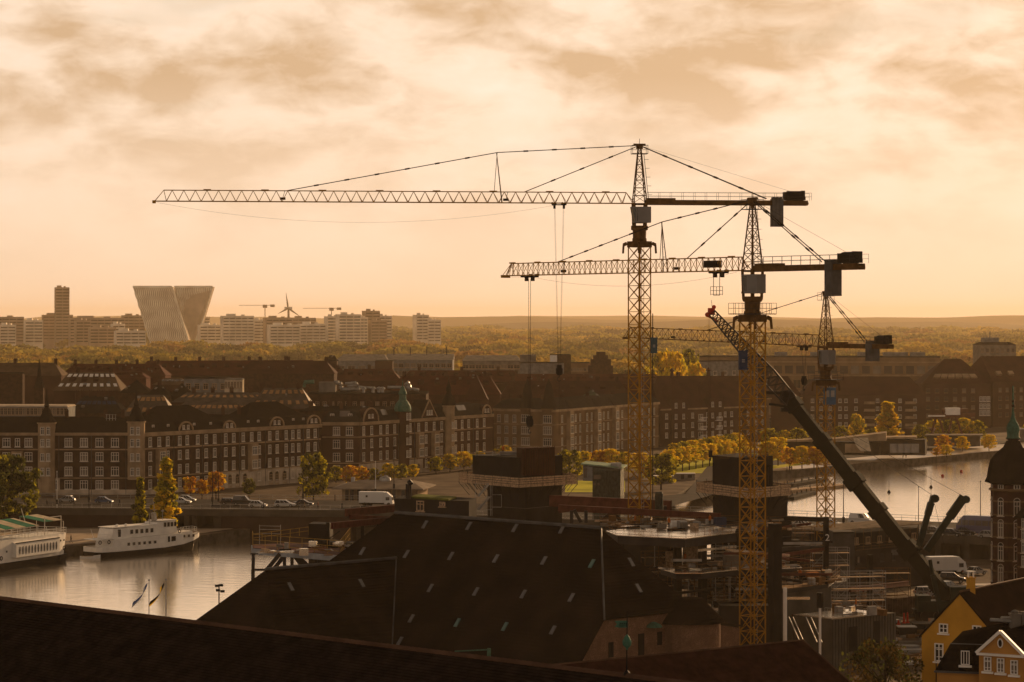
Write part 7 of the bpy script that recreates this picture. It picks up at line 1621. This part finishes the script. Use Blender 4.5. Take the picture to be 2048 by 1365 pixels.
e = empty('site_hut', pt(655, 1100, 398), 'black box hut between the platform and the red girders', 'hut'); mb = MB(); a, b_ = pt(617, 1100, 404), pt(695, 1100, 396)
z0_, z1_ = zz(1092, 400), zz(1052, 400); mb.prism([(a.x, a.y), (b_.x, b_.y), (b_.x+1, b_.y+4), (a.x+1, a.y+4)], 0, z0_+.6); mb.prism([(a.x, a.y), (a.x+2.9, a.y-1), (a.x+3.5, a.y+3), (a.x+.5, a.y+4)], z0_+.6, z1_); mb.build('wall', COLM, e)
mb = MB(); mb.beam(pt(656, 1045, 398), pt(656, 1094, 398), .5, .6); mb.beam(pt(725, 1050, 400), pt(725, 1085, 400), .5, .6); mb.beam(pt(680, 1062, 396), pt(640, 1092, 396), .2, .2); mb.beam(pt(757, 1050, 402), pt(740, 1068, 402), .25, .3); mb.build('post', COLM, e)
# rooftop building above warehouse ridge
e = empty('dark_site_building', pt(850, 1030, 400), 'low black clad building with one lit small window behind the warehouse ridge', 'building'); a, b_ = pt(789, 1000, 402), pt(938, 1000, 396)
mb = MB(); zt = zz(1000, 399); mb.prism([(a.x, a.y), (b_.x, b_.y), (b_.x+1, b_.y+7), (a.x+1, a.y+7)], 0, zt); mb.build('wall', CONC, e)
mb = MB(); mb.prism([(a.x+2.4, a.y+.5), (b_.x-3, b_.y+.6), (b_.x-2, b_.y+6), (a.x+3.5, a.y+6)], zt+.02, zt+.3); mb.build('roof', mat('mossy_roof', (.14, .15, .03)), e)
sbd = Bld.__new__(Bld); sbd.p = [V((a.x, a.y)), V((b_.x, b_.y))]; sbd.root = e
for x, w_, h_ in ((841, 1.3, 1.5), (885, 1.0, .7)): t_ = sbd.t_at(0, x); sbd.win(0, [t_], [zz(1013 if x < 860 else 1008, 399)], w_, h_, '2t', fm=WOOD)
mb = MB(); q = pt(817, 998, 402); mb.tube(q-Z*.5, q+Z*2.2, .45, 8); mb.tube(q+Z*2.2, q+V((.5, 0, 2.6)), .45, 8); mb.build('flue', STEEL, e)
# stacked site offices
e = empty('site_offices', pt(1770, 1140, 455), 'stack of grey site cabins with slatted canopy roof and balconies', 'site cabins')
a, b_ = pt(1700, 1100, 446), pt(1838, 1100, 458); so_ = Bld.__new__(Bld); so_.p = [V((a.x, a.y)), V((b_.x, b_.y))]; so_.root = e; l = (so_.p[1]-so_.p[0]).length
mb = MB(); z1_, z2_ = zz(1062, 452), zz(1094, 452); so_.bx(mb, 0, 0, l, -9, 0, z2_, z1_); mb.build('upper_cabins', CONC, e)
mb = MB(); so_.bx(mb, 0, -1.5, l-1, -9.5, .5, 3.2, z2_-.02); mb.build('middle_cabins', GREYP if 0 else mat('dark_cabin', (.035, .03, .028)), e)
mb = MB(); so_.bx(mb, 0, -5, l+2, -9.8, .7, 0, 3.18); mb.build('lower_cabins', COLM, e)
mb = MB()
for k in range(7): so_.bx(mb, 0, -6, l+3, -10+k*1.6, -9.3+k*1.6, z1_+.5+.02*k, z1_+.7+.02*k)
mb.build('slatted_canopy', mat('canopy_slat', (.25, .19, .13)), e)
mb = MB()
for t_ in range(0, int(l)+1, 2): mb.tube(so_.P(0, t_, 1.2, z2_), so_.P(0, t_, 1.2, z1_+.5), .06)
for z_ in (z2_, z2_+.5, z2_+1.0): mb.tube(so_.P(0, 0, 1.2, z_), so_.P(0, l, 1.2, z_), .05)
mb.build('balcony_frame', mat('rail_wood', (.14, .09, .05)), e)
so_.win(0, [l*(k+.5)/6 for k in range(6)], [z2_+1.4], 1.1, 1.1, '2', fm=STONE); so_.win(0, [l*(k+.5)/6 for k in range(6)], [z2_-1.7], .9, 1.3, '1', fm=STEEL, proud=.5)
mb = MB(); q = so_.P(0, l*.58, .75, 6.1); mb.box(q, (1.4, .1, .9)); mb.build('sign_plate', GREYP, e)
e = empty('flat_container', pt(1685, 1100, 440), 'plain grey cabin left of the slatted canopy stack', 'container'); a = pt(1683, 1100, 438); mb = MB(); mb.box((a.x, a.y, zz(1062, 438)/2), (3.4, 4, zz(1062, 438)), .1); mb.build('wall', GREYP if 0 else mat('mid_grey_panel', (.075, .07, .065)), e)
mb = MB(); mb.box((a.x, a.y-2.1, zz(1064, 438)), (3.5, .15, .2), .1); mb.build('trim', STEEL, e)
# concrete hall with bright slab roof
e = empty('concrete_hall', pt(1730, 1290, 355), 'low board marked concrete hall with sunlit slab roof', 'building under construction'); a, b_ = wz(1665, 1236, 6.8), wz(1792, 1223, 6.8); sd = Bld.__new__(Bld); sd.p = [V((a.x, a.y)), V((b_.x, b_.y))]; sd.root = e; l = (sd.p[1]-sd.p[0]).length
mb = MB(); sd.bx(mb, 0, 0, l, -7, 0, 0, 6.6); w_ = mb.build('wall', MATS['weathered_concrete'], e)
mb = MB(); sd.bx(mb, 0, -.2, l*.8, -6, .2, 6.61, 6.8); mb.build('roof_slab', WETC, e)
mb = MB()
for k in range(22): sd.bx(mb, 0, l*k/22, l*k/22+.06, 0, .05, 0, 6.5)
mb.build('board_marks', CONC, e)
mb = MB(); sd.bx(mb, 0, l*.64, l*.64+1.2, -.1, .07, 2.2, 5.8); mb.build('doorway', COLM, e)
mb = MB(); sd.bx(mb, 0, l*.25, l*.25+1.6, -.1, .07, 2.2, 5.4); mb.build('doorway', COLM, e)
mb = MB(); railing(mb, [sd.P(0, 0, 0, 6.8), sd.P(0, l*.8, 0, 6.8)], 1.1, 2, .03); mb.build('guard_rail', MATS['rusty_tube'], e)
# white poles, braces
for x, y0, y1, D, lab in ((1570, 1176, 1280, 338, 'thick white downpipe pole beside the front crane foot'), (1640, 1216, 1290, 332, 'white pole with dark upper sleeve near the brown hip roof')):
    p, q = pt(x, y1, D), pt(x, y0, D); e = empty('site_pole', (p.x, D, 0), lab, 'pole'); mb = MB(); mb.tube((p.x, D, 0), q, .26 if x < 1600 else .16, 8); mb.build('pole', WHITE, e)
    if x > 1600: mb = MB(); mb.tube(q, pt(x, 1186, D), .42, 8); mb.build('sleeve', COLM, e)
e = empty('wall_braces', pt(1600, 1290, 340), 'slanting push-pull props against the concrete wall', 'props'); mb = MB()
for x in (1578, 1586, 1612, 1622): mb.tube(pt(x, 1235, 348), pt(x+22, 1285, 338), .07, 6)
mb.build('prop', GALV, e)
# hoarding and barrels, stacks
a, b_ = wz(1745, 1232, 0), wz(1905, 1224, 0); n = 16; e = empty('site_hoarding', (a+b_)/2, 'brown plywood hoarding along the site street', 'fence'); mb = MB()
for k in range(n): q0, q1 = a.lerp(b_, k/n), a.lerp(b_, (k+.96)/n); mb.hexa([q0, q1, q1+V((0, .1, 0)), q0+V((0, .1, 0))], [p+Z*(2.5+rnd.uniform(-.06, .06)) for p in (q0, q1, q1+V((0, .1, 0)), q0+V((0, .1, 0)))])
mb.build('panel', mat('plywood', (.085, .05, .035), scale=.8, var=.4), e)
mb = MB(); [mb.box(a.lerp(b_, k/n)+V((0, .3, 1.2)), (.12, .12, 2.6)) for k in range(n+1)]; mb.build('post', WOOD, e)
for x, y, lab in ((1808, 1247, 'left red and white traffic barrier post'), (1815, 1246, 'right red and white traffic barrier post'), (1797, 1250, 'low red warning cone left of the barrier posts')):
    p = wz(x, y, 0); mb = MB(); mb.lathe([(.35, 0), (.3, .1), (.18, .2), (.12, 1.5 if x > 1800 else .6), (.05, 1.55 if x > 1800 else .7)], p, 8); tag(mb.build('traffic_cone', REDP, origin=p), lab, 'cone')
for i, (x, y, w_, h_, m, lab) in enumerate(((1870, 1216, 5.5, 1.0, BLACKM, 'top flat black container near the ochre gable'), (1868, 1236, 6, 1.6, COLM, 'long black skip left of the ochre gable'), (1862, 1262, 5, 1.4, COLM, 'lower black skip at the ochre gable foot'), (1815, 1268, 2.6, 1.3, COLM, 'small dark skip beside the warning cones'), (1835, 1300, 6, .5, GALV, 'flat pile of pale steel beams by the tree'), (1800, 1292, 5, .6, GALV, 'second pile of pale beams behind the tree'), (1838, 1284, 6, .35, CONCL, 'third pile of long planks under the skips'), (1600, 1292, 5, .4, WOOD, 'plank pile at the hall foot'))):
    p = wz(x, min(y+6, 1330), 0); e = empty('waste_skip' if m in (BLACKM, COLM) else 'material_stack', p, lab, 'skip' if m in (BLACKM, COLM) else 'building material'); mb = MB()
    if m in (BLACKM, COLM): mb.hexa([p+V((-w_/2+.4, 0, 0)), p+V((w_/2-.4, 0, 0)), p+V((w_/2-.4, 2, 0)), p+V((-w_/2+.4, 2, 0))], [p+V((-w_/2, -.1, h_)), p+V((w_/2, -.1, h_)), p+V((w_/2, 2.2, h_)), p+V((-w_/2, 2.2, h_))]); mb.build('body', m, e); mb = MB(); mb.box(p+V((0, 1, h_+.06)), (w_+.1, 2.3, .1)); mb.build('cover', CONCL if i < 3 else GALV, e)
    else:
        for k in range(9): mb.beam(p+V((-w_/2, (k % 5)*.4, .12+.2*(k//5))), p+V((w_/2+rnd.uniform(-.4, .4), (k % 5)*.4+.2, .12+.2*(k//5))), .22, .16)
        mb.build('beam', m, e)
# park sheds, containers, promenade things
for x0, x1, y, D, lab in ((1306, 1347, 950, 745, 'left white site container in the park'), (1348, 1390, 948, 760, 'right white site container in the park')):
    a, b_ = pt(x0, y, D), pt(x1, y, D); e = empty('park_container', ((a.x+b_.x)/2, D, 0), lab, 'container', 'white containers in the park'); h_ = zz(953 if x0 < 1340 else 948, D); mb = MB(); mb.box(((a.x+b_.x)/2, D+1.3, h_*.5), (b_.x-a.x, 2.6, h_)); mb.build('wall', CONCL, e)
    mb = MB(); mb.box(((a.x+b_.x)/2, D+1.3, h_+.07), (b_.x-a.x+.2, 2.8, .12)); mb.build('roof', WHITE, e)
    mb = MB(); mb.box((a.x*.6+b_.x*.4, D-.02, h_*.5), (.9, .08, h_*.75)); mb.box((a.x*.25+b_.x*.75, D-.02, h_*.6), (1.2, .08, .8)); mb.build('door', GLASS, e)
e = empty('promenade_pavilion', pt(1760, 905, 880), 'black waterside cafe pavilion with thin pale roof edge', 'pavilion')
def pbox(x0, x1, y0, y1, D, dp, m, name, yr=None, par=None):
    a, b_ = pt(x0, y0, D), pt(x1, yr if yr else y0, D); zb_ = max(0, pt(x0, y1, D).z); mb = MB(); mb.hexa([V((a.x, D, zb_)), V((b_.x, D, zb_)), V((b_.x+2, D+dp, zb_)), V((a.x+2, D+dp, zb_))], [a, b_, b_+V((2, dp, 0)), a+V((2, dp, 0))]); return mb.build(name, m, par or e)
pbox(1668, 1758, 885, 911, 868, 9, COLM, 'dark_wing'); pbox(1750, 1850, 880, 911, 875, 9, CONC, 'main_hall')
pbox(1650, 1772, 881, 882.5, 862, 13, STONE, 'roof_edge', yr=866); pbox(1740, 1832, 876, 877.5, 872, 12, STONE, 'roof_edge', yr=874)
mb = MB(); mb.face([pt(1706, 876, 860), pt(1736, 876, 860), pt(1742, 903, 860), pt(1722, 903, 860), pt(1712, 892, 860)]); mb.face([pt(1736, 876, 860.2), pt(1706, 876, 860.2), pt(1712, 892, 860.2), pt(1722, 903, 860.2), pt(1742, 903, 860.2)]); mb.build('sail_canopy', mat('cream_canvas', (.62, .52, .38)), e)
for x in (1690, 1700, 1712, 1780, 1795, 1808, 1822): pbox(x, x+4, 888, 906, 861 if x < 1740 else 871, .4, STONE if x < 1740 else GLASSB, 'window')
e = empty('long_shed', pt(1600, 890, 900), 'thin roofed long shed behind the yellow promenade trees', 'shed'); pbox(1565, 1665, 884, 905, 905, 6, CONC, 'wall', yr=880); pbox(1560, 1690, 882, 884, 902, 9, STONE, 'roof', yr=876)
e = empty('low_shed', pt(1880, 890, 940), 'long low grey sheds below the gantry crane', 'shed'); pbox(1855, 1960, 872, 893, 945, 8, mat('shed_grey', (.08, .07, .06)), 'wall'); pbox(1850, 1965, 870.5, 872.3, 942, 11, mat('shed_roof', (.16, .13, .1)), 'roof')
e = empty('pale_shed', pt(2030, 880, 1000), 'pale shed at the right edge behind the copper spire', 'shed'); pbox(2040, 2110, 860, 884, 1000, 8, CONCL, 'wall'); pbox(2036, 2112, 858, 860.5, 998, 10, GALV, 'roof')
e = empty('red_roof_kiosk', pt(1828, 870, 985), 'small red barrel roofed kiosk by the gantry crane', 'kiosk'); pbox(1810, 1862, 862, 884, 985, 5, BRK2, 'wall'); pbox(1808, 1865, 857, 862, 984, 6, REDT, 'roof')
# old gantry crane
e = empty('gantry_crane', pt(1895, 880, 960), 'old rusty gantry crane with splayed legs beyond the promenade', 'gantry crane'); D = 960
mb = MB(); mb.beam(pt(1862, 833, D), pt(1950, 830, D), 2, 1.4); mb.beam(pt(1885, 822, D+3), pt(1935, 821, D+3), 5, 1.2); mb.build('girder', mat('old_red_iron', (.12, .05, .03)), e)
for xa, xb in ((1872, 1858), (1878, 1892), (1905, 1892), (1912, 1930)): mb = MB(); mb.beam(pt(xa, 834, D), pt(xb, 884, D), .7, .7); mb.build('leg', MATS['old_red_iron'], e)
mb = MB(); mb.box(pt(1872, 832, D)-V((0, 1.5, 0)), (6, .3, .5)); mb.box(pt(1905, 823, D), (5, 3, 2.5)); mb.build('cabin', WHITE, e)
# ------------------------------------------------------------------ trees as things
T_ = tree
T_(18, None, 578, 'round', 'dark', 150, 'big dark leafy tree filling the left edge above the ship', wide=.85)
T_(-30, None, 572, 'round', 'dark', 150, 'dark tree cut off by the left edge')
T_(280, None, 570, 'poplar', 'olive', 112, 'slim olive poplar, smaller of the two in front of the left houses')
T_(333, None, 568, 'poplar', 'ygreen', 152, 'tall golden green poplar behind the wheelhouse mast', wide=1.25)
T_(627, None, 655, 'round', 'olive', 104, 'broad olive tree between the two brick blocks', wide=.72)
for x, h_, pal, lab in ((381, 48, 'orange', 'small orange street tree right of the big poplar'), (404, 42, 'orange', 'second small orange street tree, thinnest one'), (432, 58, 'orange', 'largest orange street tree left of the people carrier'), (498, 44, 'dark', 'small bare dark street tree before the arched shopfront')):
    T_(x, None, 672, 'linden', pal, h_, lab, group='street trees in front of the houses')
for x, D, h_, pal, lab in ((672, 745, 34, 'olive', 'olive bush tree left of the pavilion'), (700, 735, 40, 'orange', 'orange round tree over the pavilion roof, left'), (722, 740, 36, 'orange', 'orange round tree over the pavilion roof, right'), (748, 745, 30, 'olive', 'small olive tree behind the pavilion'), (778, 750, 38, 'ygreen', 'yellow green tree right of the pavilion'), (802, 755, 34, 'olive', 'olive tree at the arcade foot'), (826, 765, 30, 'ygreen', 'low green tree next to the arcade end'),
    (872, 790, 34, 'olive', 'first tree of the quay street row'), (900, 800, 36, 'ygreen', 'second tree of the quay street row'), (928, 808, 38, 'yellow', 'yellowish tree in the quay street row'), (958, 815, 36, 'ygreen', 'tree before the rounded house end')):
    T_(x, None, D, 'round', pal, h_, lab, wide=1.05)
for x, D, h_, pal, lab in ((1008, 830, 42, 'ygreen', 'tree left of the formwork crate'), (1140, 745, 66, 'olive', 'large olive tree right of the left core'), (1168, 790, 46, 'ygreen', 'yellow green tree behind the control tower, left'), (1196, 800, 44, 'orange', 'amber tree behind the control tower'), (1222, 800, 46, 'yellow', 'yellow tree behind the control tower, right'), (1248, 790, 44, 'ygreen', 'green yellow tree at the tall mast foot'), (1282, 770, 50, 'yellow', 'yellow tree seen through the tall mast'), (1322, 715, 72, 'olive', 'large olive tree right of the tall mast')):
    T_(x, None, D, 'round', pal, h_, lab, wide=1.05)
ORD = 'first second third fourth fifth sixth seventh eighth ninth tenth eleventh twelfth'.split()
for i in range(12):
    x = 1338+i*13.5; T_(x, None, 790+i*7, 'linden', ['yellow', 'ygreen', 'yellow'][i % 3], 48-i*.6, ORD[i]+' tree from the left in the straight pale row beside the lawn', group='straight row of park trees', wide=1.2)
for i in range(9):
    x = 1352+i*15; T_(x, None, 850+i*8, 'round', ['ygreen', 'olive', 'yellow'][i % 3], 40, ORD[i]+' tree from the left in the leafy row behind the straight park row', group='second row of park trees', wide=1.1)
for x, D, h_, pal, lab in ((1535, 830, 50, 'yellow', 'bright yellow tree right of the front mast, first'), (1556, 835, 56, 'yellow', 'bright yellow tree right of the front mast, tallest'), (1580, 822, 40, 'orange', 'amber tree by the lawn corner'), (1604, 820, 44, 'yellow', 'golden tree left of the rear mast, first'), (1628, 822, 42, 'orange', 'golden tree left of the rear mast, second'), (1648, 826, 40, 'yellow', 'golden tree behind the rear mast'),
    (1540, 930, 44, 'olive', 'dull green tree in front of the slotted office, left'), (1568, 935, 40, 'ygreen', 'dull green tree in front of the slotted office, middle'), (1596, 940, 42, 'olive', 'dull green tree in front of the slotted office, right')):
    T_(x, None, D, 'round', pal, h_, lab, wide=1.05)
T_(1776, None, 965, 'poplar', 'yellow', 88, 'tall bright yellow tree rising behind the cafe pavilion', wide=2.1)
T_(1714, None, 965, 'round', 'ygreen', 64, 'yellow green tree left of the tall bright yellow one', wide=.62)
for x, D, h_, pal, lab in ((1682, 980, 36, 'olive', 'low tree left of the yellow green one'), (1745, 985, 30, 'olive', 'bush tree between the two tall yellow trees'), (1842, 975, 40, 'olive', 'tree behind the red kiosk'), (1868, 1000, 44, 'ygreen', 'tree behind the gantry legs, left'), (1898, 1005, 42, 'olive', 'tree behind the gantry legs, middle'), (1930, 1005, 46, 'ygreen', 'tree behind the gantry legs, right'), (1956, 1010, 40, 'olive', 'tree at the foot of the big hip roofed block'), (2060, 1005, 40, 'ygreen', 'tree beyond the copper spire'),
    (1887, 915, 36, 'orange', 'orange promenade tree under the gantry crane'), (1925, 925, 30, 'yellow', 'small yellow promenade tree under the gantry crane'), (1978, 930, 32, 'yellow', 'round golden tree alone by the quay near the spire'), (1873, 890, 18, 'orange', 'low orange bush at the quay edge, left'), (1893, 888, 24, 'yellow', 'golden bush at the quay edge, right')):
    T_(x, None, D, 'round', pal, h_, lab, wide=1.15 if h_ < 38 else 1)
for x, D, h_, pal, lab in ((1348, 1180, 46, 'yellow', 'bright yellow tree on the skyline of the brown roofs'), (1325, 1210, 44, 'ygreen', 'green tree left of the bright yellow skyline tree'), (1375, 1215, 44, 'olive', 'olive tree right of the bright yellow skyline tree'), (1390, 1150, 28, 'yellow', 'small amber tree behind the gabled tower')):
    T_(x, None, D, 'round', pal, h_+95, lab, wide=.5)
# near dark tree in the lower right
r = make_tree('tree', 'round', 15.2, [mat('brown_green_leaves', (.03, .026, .008), c2=(.07, .055, .012), transl=.3), LD, mat('rusty_leaves', (.10, .06, .012), c2=(.16, .09, .02), transl=.3)], 77, dens=1.2, leaf=.24)
D = 262; r.location = (pt(1768, 1300, D).x, D, 0); r.scale = (.76, .76, .92); tag(r, 'thin dark leaved tree in front of the site piles beside the yellow house', 'tree')
r = make_tree('tree', 'round', 8.2, [LO, LYG, LD], 78, dens=.7, leaf=.22); D = 180; r.location = (pt(1965, 1345, D).x, D, 0); r.scale = (.28, .28, 3.05); purge(r)
# ------------------------------------------------------------------ the hazy air
hz = bpy.data.materials.new('haze_air'); hz.use_nodes = True; t = hz.node_tree; t.nodes.clear()
vo = t.nodes.new('ShaderNodeVolumePrincipled'); mo = t.nodes.new('ShaderNodeOutputMaterial'); t.links.new(vo.outputs[0], mo.inputs['Volume'])
vo.inputs['Color'].default_value = (1, .80, .54, 1); vo.inputs['Density'].default_value = HZD; vo.inputs['Anisotropy'].default_value = .32
mb = MB(); mb.raw([(-9000, -400, -6), (9000, -400, -6), (9000, 19500, -6), (-9000, 19500, -6), (-9000, -400, 130), (9000, -400, 130), (9000, 19500, 130), (-9000, 19500, 130)], [(3, 2, 1, 0), (4, 5, 6, 7), (0, 1, 5, 4), (1, 2, 6, 5), (2, 3, 7, 6), (3, 0, 4, 7)])
tag(mb.build('haze', hz, origin=(0, 0, 0)), kind='stuff')
bpy.context.view_layer.update()
